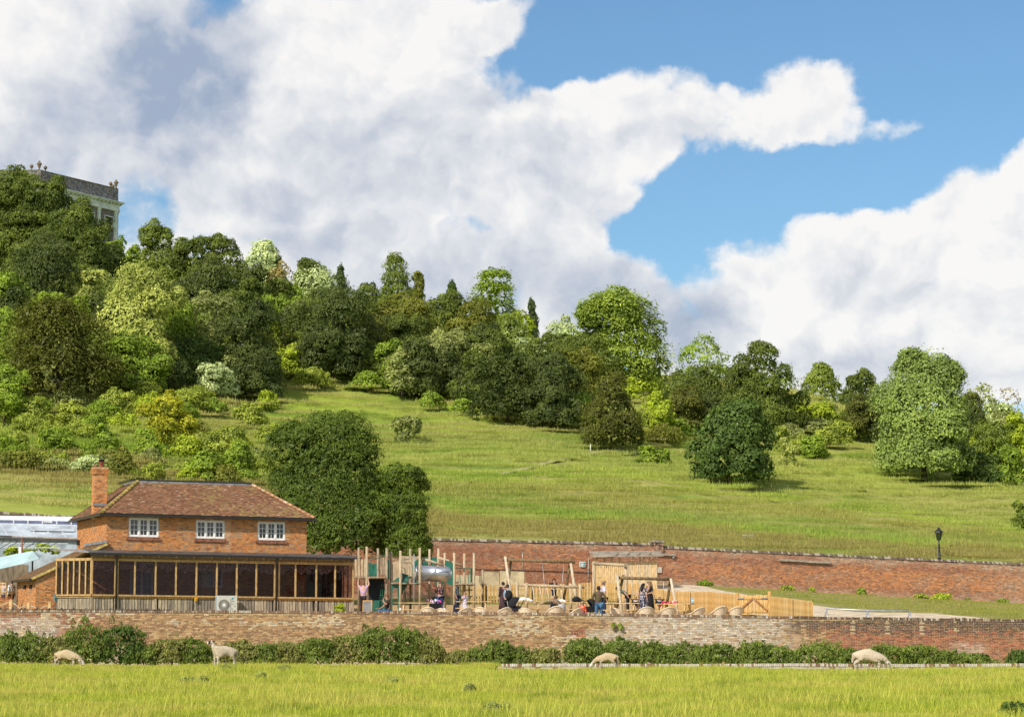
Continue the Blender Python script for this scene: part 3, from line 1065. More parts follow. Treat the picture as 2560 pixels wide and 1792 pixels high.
def forest():
 T('yew', 18, 366, 600, 110, 'egg', 'olive green yew at the upper left edge of the hill wood', Y=392, **YEW)
 T('yew', 12, 356, 640, 130, 'dome', 'yew crown at the left edge beside the left urns', Y=385, full=True, **YEW)
 T('yew', 68, 380, 650, 120, 'dome', 'broad yew top at the left foot of the three left urns', Y=380, **YEW)
 T('yew', 148, 428, 680, 130, 'dome', 'plumed yew hiding the left half of the mausoleum cornice', Y=360, **YEW)
 T('yew', 205, 500, 700, 100, 'dome', 'yew reaching up to the mausoleum window', Y=358, **YEW)
 T('yew', 105, 392, 640, 130, 'egg', 'tall yew directly below the left urns of the mausoleum', Y=372, **YEW)
 T('yew', 178, 452, 650, 130, 'egg', 'dark yew whose top covers the middle of the mausoleum wall', Y=366, **YEW)
 T('darkyew', 225, 545, 690, 100, 'egg', 'dark yew just below the mausoleum corner column', Y=355, **YEW)
 T('olive', 30, 478, 610, 90, 'round', 'yellow flushed bush high on the left edge among dark yews', Y=350, lobes=16, name='hawthorn_bush', cat='bush')
 T('darkyew', 85, 540, 730, 190, 'dome', 'broad black green yew in the middle of the upper left wood', Y=336, **YEW)
 T('green', 22, 600, 760, 100, 'round', 'fresh green tree at the left edge below the yellow bush', Y=318)
 T('green', 100, 635, 790, 80, 'round', 'small leafy tree in the gap left of the pale ash', Y=312)
 T('green', 262, 522, 640, 56, 'egg', 'fresh green sapling right beside the mausoleum column', Y=372, lobes=16)
 T('green', 300, 540, 640, 50, 'flat', 'low green scrub on the skyline right of the mausoleum', Y=385, lobes=14, name='scrub_bush', cat='bush')
 T('greenyew', 362, 499, 660, 100, 'round', 'round topped yew on the skyline right of the mausoleum gap', Y=372, **YEW)
 T('yew', 435, 520, 700, 110, 'dome', 'yew on the skyline left of the grey leaved whitebeam', Y=362, **YEW)
 T('yew', 508, 524, 720, 110, 'dome', 'broad yew next to the grey leaved skyline tree', Y=356, **YEW)
 T('whitebeam', 588, 536, 650, 90, 'round', 'grey white whitebeam on the skyline among dark yews', Y=362, name='whitebeam_tree')
 T('darkyew', 612, 553, 690, 66, 'round', 'dark yew behind the right side of the skyline whitebeam', Y=372, **YEW)
 T('brown', 622, 596, 720, 80, 'round', 'brownish thin leaved tree between the two pale whitebeams', Y=345, dens=0.5)
 T('darkyew', 560, 600, 730, 130, 'dome', 'dark yew below the skyline whitebeam', Y=335, **YEW)
 T('darkyew', 470, 590, 760, 170, 'dome', 'wide dark yew behind the pale ash crown', Y=322, **YEW)
 T('ash', 300, 562, 860, 190, 'egg', 'large pale yellow green ash in the middle of the left wood', Y=292, lobes=46, lob=(0.10, 0.21), dens=0.75, leafpx=6.6, name='ash_tree', cap=17000, depth=0.8)
 T('ash', 200, 600, 740, 90, 'round', 'smaller pale ash leaning left of the large ash', Y=296, lobes=20, lob=(0.12, 0.24), dens=0.8, leafpx=7.0, name='ash_tree')
 T('green', 400, 660, 850, 120, 'round', 'mid green tree at the right shoulder of the pale ash', Y=288)
 T('green', 290, 760, 880, 150, 'dome', 'leafy green thicket at the foot of the pale ash', Y=276, name='thicket', cat='bush')
 T('grey', 470, 660, 840, 150, 'round', 'grey green open crowned tree right of the pale ash', Y=282, dens=0.65, lobes=30, lob=(0.12, 0.24))
 T('darkyew', 555, 690, 895, 140, 'dome', 'black green yew at the right end of the left wood', Y=276, **YEW)
 T('cedar', 590, 790, 898, 80, 'dome', 'low dark yew skirt at the wood edge above the grass', Y=268, **YEW)
 T('dark', 430, 770, 870, 150, 'dome', 'deep shaded evergreen under the grey green tree', Y=286, **YEW)
 T('whitebeam', 482, 812, 900, 110, 'round', 'pale grey green rounded bush below the left wood', Y=258, name='whitebeam_bush', cat='bush', lobes=30, lob=(0.12, 0.24))
 T('brownyew', 132, 676, 905, 250, 'egg', 'big brown olive cedar like yew with layered branches', Y=262, lobes=60, lob=(0.10, 0.2), squash=0.42, name='layered_yew', style='layer', full=True, dens=1.3, cap=22000, leafpx=7)
 T('green', 10, 800, 960, 90, 'round', 'green bush at the left edge beside the layered yew', Y=250, name='scrub_bush', cat='bush')
 T('green', 10, 690, 830, 60, 'round', 'ivy green tree at the left edge above the layered yew', Y=290)
 T('whitebeam', 700, 590, 700, 120, 'round', 'broad pale whitebeam on the ridge left of the tall yew', Y=335, name='whitebeam_tree', lobes=34, lob=(0.12, 0.25))
 T('yew', 690, 572, 680, 80, 'round', 'dark yew behind the broad pale ridge whitebeam', Y=345, **YEW)
 T('cedar', 765, 583, 690, 56, 'cone', 'ragged dark conifer right of the broad ridge whitebeam', Y=342, **CON)
 T('yew', 825, 625, 720, 70, 'round', 'yew spreading left of the tall ridge yew', Y=334, **YEW)
 T('yew', 882, 549, 720, 78, 'egg', 'tallest upright yew on the ridge, cut out against the cloud', Y=332, lobes=40, squash=1.2, **YEW)
 T('olive', 936, 595, 720, 66, 'cone', 'olive brown conical tree right of the tall ridge yew', Y=334, lobes=34, **CON)
 T('darkyew', 745, 640, 852, 190, 'dome', 'very broad dark yew at the centre left wood edge', Y=292, lobes=44, cap=22000, leafpx=7, **YEW)
 T('olive', 838, 690, 842, 80, 'round', 'olive yew filling the side of the very broad dark yew', Y=290, **YEW)
 T('olive', 905, 652, 800, 130, 'round', 'olive yellow yew below the tall ridge yew', Y=308, **YEW)
 T('yew', 985, 655, 800, 110, 'round', 'mid green yew in the ridge wood below the small dark conifer', Y=306, **YEW)
 T('olive', 1062, 665, 810, 120, 'round', 'olive yew with a bleached top below the ridge beech', Y=302, **YEW)
 T('dark', 1015, 614, 720, 66, 'cone', 'small dark green conifer left of the ridge beech', Y=328, lobes=26, **CON)
 T('green', 1106, 588, 720, 128, 'round', 'spreading ridge beech with a rounded dark green crown', Y=326, name='beech_tree', style='layer', lobes=34)
 T('cedar', 1194, 650, 760, 48, 'cone', 'narrow dark conifer right of the ridge beech', Y=318, lobes=26, **CON)
 T('bright', 1165, 695, 780, 90, 'round', 'bright yellow green tree between narrow conifer and whitebeams', Y=306)
 T('whitebeam', 1145, 724, 800, 66, 'round', 'silvery whitebeam, upper of the pair below the bright tree', Y=296, name='whitebeam_tree')
 T('whitebeam', 1180, 757, 840, 88, 'round', 'silvery whitebeam, lower of the pair below the bright tree', Y=288, name='whitebeam_tree')
 T('whitebeam', 1258, 716, 800, 100, 'round', 'grey green whitebeam leaning against the great beech', Y=312, name='whitebeam_tree')
 T('beech', 1392, 655, 868, 250, 'dome', 'great sunlit beech, widest crown on the skyline', Y=300, name='beech_tree', style='layer', lobes=64, lob=(0.13, 0.24), cap=36000, leafpx=6.6, full=True, dens=1.7)
 T('darkyew', 945, 752, 892, 130, 'dome', 'dark yew left of the bare dead tree', Y=278, **YEW)
 T('grey', 900, 765, 900, 70, 'round', 'grey green twiggy tree at the wood edge left of the dead tree', Y=275, dens=0.6)
 T('grey', 1085, 765, 905, 70, 'egg', 'thin grey green tree with a visible reddish trunk', Y=272, dens=0.7, clear=0.3)
 T('yew', 1080, 745, 860, 110, 'round', 'shaded yew behind the bare dead tree', Y=288, **YEW)
 T('darkyew', 1140, 800, 948, 160, 'dome', 'dark yew with flat sprays right of the bare dead tree', Y=263, lobes=44, name='yew_tree', style='layer')
 T('darkyew', 1242, 780, 965, 120, 'dome', 'tall dark yew left of the brown foreground yew', Y=262, **YEW)
 T('yew', 1310, 750, 870, 130, 'round', 'yew in front of the left half of the great beech', Y=276, **YEW)
 T('green', 1300, 880, 960, 80, 'round', 'green undergrowth between two dark yews', Y=262, name='scrub_bush', cat='bush')
 T('brownyew', 1370, 826, 1012, 150, 'dome', 'brown green yew standing forward on the grass above the path', lobes=44, **YEW)
 T('green', 1582, 747, 860, 108, 'egg', 'loose horse chestnut on the skyline right of the great beech', Y=305, dens=0.6, leafpx=6.6, lobes=30, lob=(0.12, 0.24), name='chestnut_tree')
 T('yew', 1572, 815, 950, 120, 'dome', 'olive yew in front of the skyline chestnut', Y=285, **YEW)
 T('brownyew', 1530, 870, 972, 110, 'dome', 'low brown green yew left of the dark solitary tree', Y=270, **YEW)
 T('yew', 1705, 778, 975, 140, 'egg', 'tall yew pair on the skyline right of the chestnut', Y=275, lobes=40, **YEW)
 T('yew', 1660, 820, 960, 110, 'dome', 'rounded yew against the tall yew pair', Y=277, **YEW)
 T('green', 1760, 800, 880, 50, 'round', 'thin twiggy green tree on the right of the tall yew pair', Y=283, dens=0.35, leafpx=5)
 T('dark', 1636, 903, 1090, 205, 'dome', 'dark bluish green tree alone in front of the right wood', lobes=52, cap=24000, leafpx=7, full=True, dens=1.8)
 T('greenyew', 1841, 817, 900, 84, 'cone', 'spreading dark conifer standing on the right skyline', Y=290, lobes=34, **CON)
 T('yew', 1925, 832, 940, 76, 'round', 'dark yew on the skyline left of the great lime', Y=276, **YEW)
 T('brownyew', 1925, 890, 990, 84, 'round', 'brown olive yew touching the great lime', Y=262, **YEW)
 T('lime', 2072, 788, 1078, 245, 'dome', 'great rounded lime tree, largest crown on the right', lobes=84, lob=(0.12, 0.22), cap=40000, leafpx=6.6, full=True, dens=1.7, name='lime_tree', style='leaf', Y=232)
 T('grey', 2205, 862, 1000, 80, 'egg', 'thin greyish tree behind the right of the great lime', Y=262, dens=0.5, clear=0.3)
 T('brownyew', 2175, 880, 1030, 60, 'round', 'brown shaded yew right behind the great lime', Y=255, **YEW)
 T('brown', 2262, 868, 930, 60, 'round', 'sparse brown twiggy tree top near the right edge', Y=270, dens=0.25, clear=0.4)
 T('whitebeam', 2237, 902, 985, 70, 'round', 'pale flowering tree near the right edge above the conical whitebeam', Y=256, name='whitebeam_tree')
 T('whitebeam', 2247, 962, 1045, 62, 'egg', 'silver conical whitebeam near the right edge', Y=244, name='whitebeam_tree')
 T('bright', 2203, 965, 1040, 60, 'round', 'bright green bush left of the silver conical whitebeam', Y=240, name='scrub_bush', cat='bush')
 T('bright', 2285, 920, 1050, 60, 'round', 'bright green tree at the right edge of the wood', Y=240)
 T('green', 2265, 1000, 1095, 80, 'dome', 'dark green thicket at the right edge above the grass', Y=222, name='thicket', cat='bush')
 T('dark', 2190, 1020, 1085, 110, 'dome', 'deep green thicket in the shade of the great lime', Y=226, name='thicket', cat='bush')
 T('greenyew', 2292, 1122, 1195, 52, 'round', 'clipped looking round bush at the right edge of the meadow slope', y0=176, name='round_bush', cat='bush', lobes=18)
 S = dict(name='scrub_bush', cat='bush', group='scrub bushes on the slope', lobes=14, trunk=True, squash=0.7)
 T('grey', 910, 929, 1000, 70, 'round', 'lone grey green hawthorn in the open grass', y0=176, name='hawthorn_bush', cat='bush', group=S['group'], lobes=18)
 T('green', 1452, 998, 1040, 60, 'dome', 'dark scrub bush right of the path below the brown yew', **S)
 T('green', 1490, 1008, 1046, 44, 'dome', 'right hand bush of the pair below the brown yew', **S)
 T('bright', 1478, 880, 990, 70, 'dome', 'bright green scrub in the gap right of the brown yew', **S)
 T('bright', 1495, 925, 985, 60, 'dome', 'leafy bright scrub at the left of the low brown green yew', **S)
 T('bright', 1410, 845, 900, 60, 'dome', 'bright bramble under the great beech', **S)
 T('bright', 1835, 905, 965, 100, 'flat', 'bright green bramble bank below the skyline conifer', **S)
 T('scrub', 1875, 945, 1000, 100, 'flat', 'yellow green scrub bank left of the great lime', **S)
 T('green', 1828, 972, 1028, 66, 'dome', 'round dark scrub bush in the gap left of the great lime', **S)
 T('ash', 1765, 980, 1050, 50, 'egg', 'pale sapling right of the dark solitary tree', **S)
 T('scrub', 1748, 950, 1010, 50, 'dome', 'scrub at the foot of the tall yew pair', **S)
 T('bright', 600, 715, 800, 90, 'flat', 'bright scrub bank in the gap right of the left wood', **S)
 T('bright', 640, 780, 850, 110, 'flat', 'bright yellow green bramble bank above the open grass', **S)
 T('scrub', 700, 822, 872, 70, 'flat', 'small bramble at the foot of the very broad dark yew', **S)
 T('green', 820, 835, 880, 90, 'flat', 'low bramble under the dark wood edge', **S)
 T('green', 965, 880, 920, 80, 'flat', 'low bramble under the bare dead tree', **S)
 T('green', 1040, 895, 930, 70, 'flat', 'low bramble between the dead tree and the flat sprayed yew', **S)
 T('green', 1330, 955, 990, 60, 'flat', 'fern green undergrowth left of the brown forward yew', **S)
 T('scrub', 70, 890, 960, 110, 'dome', 'scrub bush at the left below the layered yew', **S)
 T('scrub', 170, 905, 965, 110, 'dome', 'scrub bush below the middle of the layered yew', **S)
 T('green', 215, 925, 985, 80, 'dome', 'rounder green bush between layered yew and yellow tree', **S)
 T('scrub', 265, 870, 940, 90, 'dome', 'scrub under the right skirt of the layered yew', **S)
 T('scrub', 330, 855, 905, 90, 'flat', 'scrub bank below the pale ash', **S)
 T('scrub', 420, 870, 930, 110, 'flat', 'scrub bank left of the pale grey green bush', **S)
 T('yellow', 382, 888, 1020, 150, 'round', 'yellow flowering bush on the slope above the house roof', y0=170, name='flowering_bush', cat='bush', group=S['group'], lobes=34, lob=(0.13, 0.26))
 T('green', 330, 955, 1030, 80, 'dome', 'green bush at the foot of the yellow flowering bush', **S)
 T('scrub', 500, 955, 1050, 130, 'dome', 'olive scrub bush above the right half of the house roof', **S)
 T('green', 545, 985, 1085, 90, 'dome', 'green bush between the house roof and the big front yew', **S)
 T('green', 455, 1010, 1085, 100, 'dome', 'dense green bush right above the house ridge', **S)
 T('bright', 420, 1045, 1085, 60, 'dome', 'bright low bush behind the middle of the house ridge', **S)
 T('scrub', 560, 905, 960, 90, 'flat', 'dry looking scrub right of the olive bush', **S)
 T('scrub', 600, 950, 1000, 80, 'flat', 'low scrub patch behind the big front yew', **S)
 T('green', 128, 960, 1018, 120, 'dome', 'dark low bush left of the chimney on the slope', **S)
 T('scrub', 30, 965, 1025, 90, 'flat', 'pale scrub at the left edge of the slope', **S)
 T('olive', 50, 1030, 1120, 170, 'dome', 'wide olive bush at the left edge above the glasshouse', **S)
 T('green', 105, 1060, 1120, 70, 'dome', 'round green bush right of the wide olive bush', **S)
 T('whitebeam', 195, 1025, 1065, 100, 'flat', 'white flowered bramble left of the chimney', **S)
 T('olive', 272, 1000, 1085, 76, 'cone', 'upright olive bush just right of the chimney', **S)
 T('scrub', 190, 1085, 1115, 60, 'flat', 'small bramble in the grass beside the chimney', **S)
 T('scrub', 345, 1040, 1080, 80, 'flat', 'white flecked bramble behind the left end of the ridge', **S)
 T('green', 20, 1000, 1060, 60, 'dome', 'leafy bush at the left edge below the pale scrub', **S)
 T('green', 1930, 1090, 1102, 20, 'dome', 'small dark gorse clump in the open meadow on the right', **S)
 T('frontyew', 738, 926, 1250, 350, 'dome', 'huge glossy yew rising behind the right end of the house', Y=158 - 9, y0=130, lobes=120, lob=(0.11, 0.20), cap=64000, leafpx=6.6, squash=0.85,
  depth=0.75, dens=1.5, full=True, **YEW)
 T('frontyew', 908, 1026, 1245, 138, 'dome', 'slimmer yew crown leaning right beside the huge glossy yew', Y=158 - 10, y0=130, lobes=56, lob=(0.14, 0.26), cap=30000, leafpx=6.6, full=True, dens=1.4, **YEW)
 rng = np.random.default_rng(42)
 kinds = ['yew', 'darkyew', 'yew', 'greenyew', 'olive', 'green', 'darkyew', 'grey']
 words = {'yew': 'dark green yew crown', 'darkyew': 'black green yew crown', 'greenyew': 'mid green yew crown', 'olive': 'olive green yew crown', 'green': 'leafy green tree crown', 'grey': 'greyish green tree crown'}
 used = set()
 marks = [(60, 480, 'the yellow flushed bush'), (150, 470, 'the mausoleum yews'), (262, 580, 'the mausoleum sapling'), (300, 680, 'the pale ash'), (132, 790, 'the layered yew'), (200, 670, 'the leaning ash'), (400, 755, 'the green ash neighbour'),
    (470, 750, 'the grey green open tree'), (555, 790, 'the wood end yew'), (435, 600, 'the skyline yews'), (588, 590, 'the skyline whitebeam'), (482, 855, 'the pale rounded bush'), (30, 690, 'the left edge trees'), (700, 640, 'the ridge whitebeam'),
    (745, 745, 'the very broad yew'), (882, 630, 'the tallest ridge yew'), (905, 725, 'the olive ridge yew'), (1030, 820, 'the bare dead tree'), (1106, 650, 'the ridge beech'), (1165, 740, 'the bright tree'), (1180, 800, 'the silvery whitebeams'),
    (1140, 875, 'the flat sprayed yew'), (1242, 870, 'the tall dark yew'), (1392, 760, 'the great beech'), (1370, 920, 'the forward brown yew'), (1582, 800, 'the chestnut'), (1705, 870, 'the tall yew pair'), (1636, 990, 'the solitary dark tree'),
    (1841, 860, 'the skyline conifer'), (2072, 930, 'the great lime'), (2205, 930, 'the thin greyish tree'), (2247, 1000, 'the silver conical whitebeam'), (382, 950, 'the yellow flowering bush'), (500, 1000, 'the olive bush'), (128, 990, 'the dark low bush'), (50, 1075, 'the wide olive bush'), (272, 1045, 'the upright olive bush'), (640, 810, 'the bramble bank'), (1478, 935, 'the gap scrub'), (1828, 1000, 'the round dark bush'), (985, 727, 'the ridge wood yews'), (825, 670, 'the spreading ridge yew')]
 def where(word, x, y, area):
  for m in sorted(marks, key=lambda q: (q[0] - x) ** 2 + (q[1] - y) ** 2):
   dx, dy = x - m[0], y - m[1]
   rel = ('left of' if dx < 0 else 'right of') if abs(dx) > abs(dy) else ('above' if dy < 0 else 'below')
   for r in (rel, 'upper left of' if dx < 0 else 'upper right of', 'behind'):
    lab = '%s %s %s' % (word, r, m[2])
    if lab not in used:
     used.add(lab)
     return lab
  return word + ' ' + area
 for (area, x0, x1, skyl, foot, k) in (('in the closed left wood', 0, 600, ((0, 400), (120, 440), (240, 560), (300, 560), (430, 545), (600, 590)), ((0, 800), (250, 860), (560, 860), (620, 800)), 34),
           ('in the closed ridge wood', 600, 1300, ((600, 600), (700, 610), (900, 650), (1050, 660), (1300, 720)), ((600, 720), (660, 760), (850, 850), (1300, 920)), 34),
           ('in the right hand wood', 1540, 1780, ((1540, 820), (1780, 830)), ((1540, 930), (1780, 945)), 5),
           ('behind the great lime', 1900, 2296, ((1900, 860), (2296, 900)), ((1900, 960), (2296, 1030)), 8)):
  for i in range(k):
   x = x0 + (x1 - x0) * (i + rng.uniform(.1, .9)) / k
   a, b = np.interp(x, *zip(*skyl)), np.interp(x, *zip(*foot))
   f = (i * 0.618) % 1.0
   h = rng.uniform(95, 140)
   top = a + 14 + (b - a - 60) * f
   kd = kinds[int(rng.integers(0, len(kinds)))]
   T(kd, x, top, min(top + h, b + 25), rng.uniform(80, 125), ['dome', 'round'][i % 2], where(words[kd], x, (top + min(top + h, b + 25)) / 2, area), name='yew_tree' if 'yew' in words[kd] else 'broadleaf_tree',
    style='yew' if 'yew' in words[kd] else 'leaf', Y=300, seed=1000 + i + int(x0), cap=7000)
 for (n, x0, x1, y0, y1) in ((34, 0, 640, 880, 1075), (12, 585, 720, 715, 860), (8, 1440, 1560, 860, 985), (8, 1745, 1900, 900, 1010)):
  for i in range(n):
   x, y = x0 + (x1 - x0) * ((i * .618 + rng.uniform(0, .1)) % 1), y0 + (y1 - y0) * ((i + rng.uniform(.2, .8)) / n)
   kd = ['scrub', 'green', 'scrub', 'bright', 'olive', 'grey'][int(rng.integers(0, 6))]
   hh = rng.uniform(26, 52)
   T(kd, x, y - hh * .5, y + hh * .5, rng.uniform(50, 120), 'flat', where({'scrub': 'pale scrub', 'green': 'green scrub', 'bright': 'bright scrub', 'olive': 'olive scrub', 'grey': 'grey scrub'}[kd], x, y, 'on the slope'),
    name='scrub_bush', cat='bush', group='scrub bushes on the slope', style=['leaf', 'up'][i % 2], lobes=10, cap=2600, trunk=False, seed=2000 + i + int(x0), spires=12)
 g = ground_ray(1030 * D, 885 * D, 176)
 g = Vector((at(1030 * D, 885 * D, 272).x, 272, 0))
 g.z = gzf(g.x, g.y)
 rng = np.random.default_rng(3)
 root = empty('dead_tree', g, 0, 'bare bleached dead tree at the wood edge', 'tree', TREE_GROUP)
 mb = MB()
 def branch(p, d, l, r, lev):
  e = p + d * l
  mb.tube([p, (p + e) / 2 + Vector(rng.normal(0, l * 0.06, 3)), e], [r, r * 0.75, r * 0.45], 5)
  if lev:
   for _ in range(4 if lev > 1 else 3):
    nd = (d + Vector(rng.normal(0, 0.55, 3))).normalized()
    branch(p + (e - p) * rng.uniform(0.45, 1.0), nd, l * rng.uniform(0.5, 0.75), r * 0.5, lev - 1)
 branch(Vector((0, 0, -0.3)), Vector((-0.05, -0.1, 1)).normalized(), 2.9, 0.16, 4)
 mb.build('trunk', M_DEADWOOD, root)
forest()
def brick_mat(name, use_obj=False):
 m, t, b = new_mat(name)
 if use_obj:
  oi = t.node('ShaderNodeObjectInfo')
  c = oi.outputs['Color']
 else:
  c = t.attr('tint')
 ge = t.node('ShaderNodeNewGeometry')
 n = t.noise(ge.outputs['Position'], 9.0, 5, 0.65)
 n2 = t.noise(ge.outputs['Position'], 38.0, 3, 0.6)
 c2 = t.mix(t.ramp(n, 0.3, 0.75, 0, 0.55), c, (0.45, 0.45, 0.45, 1), 'MULTIPLY')
 c2 = t.mix(t.ramp(n2, 0.55, 0.8, 0, 0.35), c2, (0.55, 0.46, 0.36))
 t.put(b.inputs['Base Color'], c2)
 b.inputs['Roughness'].default_value = 0.92
 b.inputs['Specular IOR Level'].default_value = 0.15
 bp = t.node('ShaderNodeBump')
 bp.inputs['Strength'].default_value = 0.5
 bp.inputs['Distance'].default_value = 0.006
 t.l.new(n2, bp.inputs['Height'])
 t.l.new(bp.outputs[0], b.inputs['Normal'])
 return m
M_BRICK = brick_mat('weathered brick')
M_BRICK1 = brick_mat('weathered brick, single', True)
BOX_F = np.array([[0, 1, 5, 4], [1, 2, 6, 5], [2, 3, 7, 6], [3, 0, 4, 7], [4, 5, 6, 7]])
def bond(length, hfun, w0, rng, brick=0.222, head=0.109, course=0.075, openings=(), joint=0.014, flemish=False, u_off=0.0):
 """list of brick faces (u0,u1,w0,w1) for a wall of English garden bond; hfun(u) -> top"""
 out = []
 nmax = int((max(hfun(0), hfun(length), hfun(length / 2)) - w0) / course) + 1
 for j in range(nmax):
  a, bq = w0 + j * course, w0 + (j + 1) * course - joint
  if flemish:
   seq = (brick, head)
  else:
   seq = (head,) if j % 4 == 3 else (brick,)
  u = -rng.uniform(0, 0.2) if flemish else -((j % 2) * brick * 0.5 + rng.uniform(0, 0.02))
  k = 0
  while u < length:
   l = seq[k % len(seq)]
   k += 1
   u0, u1 = max(u, 0.0), min(u + l - joint, length)
   u += l
   if u1 - u0 < 0.03:
    continue
   if bq > min(hfun(u0), hfun(u1)) + 0.002:
    continue
   parts = [(u0, u1)]
   for (o0, o1, p0, p1) in openings:
    if bq > p0 and a < p1:
     np_ = []
     for (x0, x1) in parts:
      if x1 <= o0 or x0 >= o1:
       np_.append((x0, x1))
      else:
       if x0 < o0 - 0.03:
        np_.append((x0, o0))
       if x1 > o1 + 0.03:
        np_.append((o1, x1))
     parts = np_
   for (x0, x1) in parts:
    out.append((x0, x1, a, bq))
 return np.array(out)
def brick_boxes(B, mapf, rng, proud=0.012, back=0.03):
 """B (n,4) -> verts/faces of shallow boxes standing proud of the wall plane (v<0 is outward)"""
 n = len(B)
 pr = proud * rng.uniform(0.5, 1.5, n)
 pr2 = pr + rng.normal(0, proud * 0.15, n)
 V = np.zeros((n, 8, 3))
 us = [B[:, 0], B[:, 1], B[:, 1], B[:, 0]]
 ws = [B[:, 2], B[:, 2], B[:, 3], B[:, 3]]
 for i in range(4):
  V[:, i, 0], V[:, i, 1], V[:, i, 2] = us[i], back, ws[i]
  V[:, 4 + i, 0], V[:, 4 + i, 1], V[:, 4 + i, 2] = us[i], -(pr if i in (0, 3) else pr2), ws[i]
 V[:, 4:, 0] += rng.normal(0, 0.0015, (n, 4))
 V[:, 4:, 2] += rng.normal(0, 0.0015, (n, 4))
 P = mapf(V.reshape(-1, 3))
 F = (BOX_F[None] + (np.arange(n) * 8)[:, None, None]).reshape(-1, 4)
 return P, F
def lay_bricks(parent, B, colors, mapf, rng, n_single, origin, pick=None, stuff_name='brickwork', single_name='brick'):
 """the n_single bricks picked become objects of their own, the others one joined part"""
 n = len(B)
 order = np.arange(n) if pick is None else np.array(pick)
 single = order[:n_single]
 rest = np.setdiff1d(np.arange(n), single)
 o3 = np.array(origin)
 if len(rest):
  V, F = brick_boxes(B[rest], mapf, rng)
  me = np_mesh(stuff_name, V - o3, F, {'tint': ('POINT', np.repeat(colors[rest], 8, 0))})
  o = obj(stuff_name, me, M_BRICK, parent)
  o['kind'] = 'stuff'
 cache = {}
 for i in single:
  l, h = round(B[i, 1] - B[i, 0], 2), round(B[i, 3] - B[i, 2], 3)
  v = int(rng.integers(0, 2))
  c = np.array([[(B[i, 0] + B[i, 1]) / 2, 0, (B[i, 2] + B[i, 3]) / 2]])
  p0 = mapf(c)[0]
  if (l, h, v) not in cache:
   b1 = np.array([[c[0, 0] - l / 2, c[0, 0] + l / 2, c[0, 2] - h / 2, c[0, 2] + h / 2]])
   V, F = brick_boxes(b1, mapf, rng)
   me = np_mesh(single_name, V - p0, F)
   me.materials.append(M_BRICK1)
   cache[(l, h, v)] = me
  o = bpy.data.objects.new(single_name, cache[(l, h, v)])
  o.location = p0 - o3
  cc = colors[i]
  o.color = (cc[0], cc[1], cc[2], 1)
  link(o, parent)
def vnoise(x, y, seed=0):
 """cheap smooth value noise, 0..1"""
 def h(i, j):
  q = np.sin(i * 127.1 + j * 311.7 + seed * 74.7) * 43758.5453
  return q - np.floor(q)
 xi, yi = np.floor(x), np.floor(y)
 xf, yf = x - xi, y - yi
 xf, yf = xf * xf * (3 - 2 * xf), yf * yf * (3 - 2 * yf)
 return (h(xi, yi) * (1 - xf) + h(xi + 1, yi) * xf) * (1 - yf) + (h(xi, yi + 1) * (1 - xf) + h(xi + 1, yi + 1) * xf) * yf
def fbm(x, y, seed=0, o=4):
 s, a, tot = 0, 1.0, 0
 for k in range(o):
  s = s + a * vnoise(x * 2 ** k, y * 2 ** k, seed + k * 13)
  tot += a
  a *= 0.55
 return s / tot
def lerp(a, b, f):
 a, b = np.asarray(a, float), np.asarray(b, float)
 f = np.asarray(f, float)
 if f.ndim == 1:
  f = f[:, None]
 return a * (1 - f) + b * f
def ss(x, a, b):
 t = np.clip((x - a) / (b - a), 0, 1)
 return t * t * (3 - 2 * t)
M_MORTAR_Y = mat('sandy lime mortar', (0.52, 0.40, 0.22), 0.95, 0.2, 3.0, spec=0.1, bump=0.3)
M_MORTAR_W = mat('pale lime mortar', (0.56, 0.46, 0.36), 0.95, 0.2, 3.0, spec=0.1, bump=0.3)
def wall_core(name, pts, tops, bots, thick, material, parent, origin, side):
 """mortar core of a wall along pts; 'side' is the unit offset of the outer face"""
 n = len(pts)
 mb = MB()
 b = len(mb.v)
 for i in range(n):
  for f in (0, 1):
   q = Vector((pts[i][0] - side[0] * thick * f, pts[i][1] - side[1] * thick * f, 0))
   mb.v += [Vector((q.x, q.y, bots[i])), Vector((q.x, q.y, tops[i]))]
 for i in range(n - 1):
  a, c = b + i * 4, b + (i + 1) * 4
  mb.face((a, c, c + 1, a + 1))
  mb.face((a + 2, a + 3, c + 3, c + 2))
  mb.face((a + 1, c + 1, c + 3, a + 3))
 mb.face((b, b + 1, b + 3, b + 2))
 mb.face((b + (n - 1) * 4, b + (n - 1) * 4 + 2, b + (n - 1) * 4 + 3, b + (n - 1) * 4 + 1))
 return mb.build(name, material, parent, origin)
FW_PX = [-300, 0, 445, 860, 1290, 1720, 2000, 2560, 2900]
FW_PY = [1521, 1523, 1525, 1527, 1530, 1536, 1540, 1547.5, 1551]
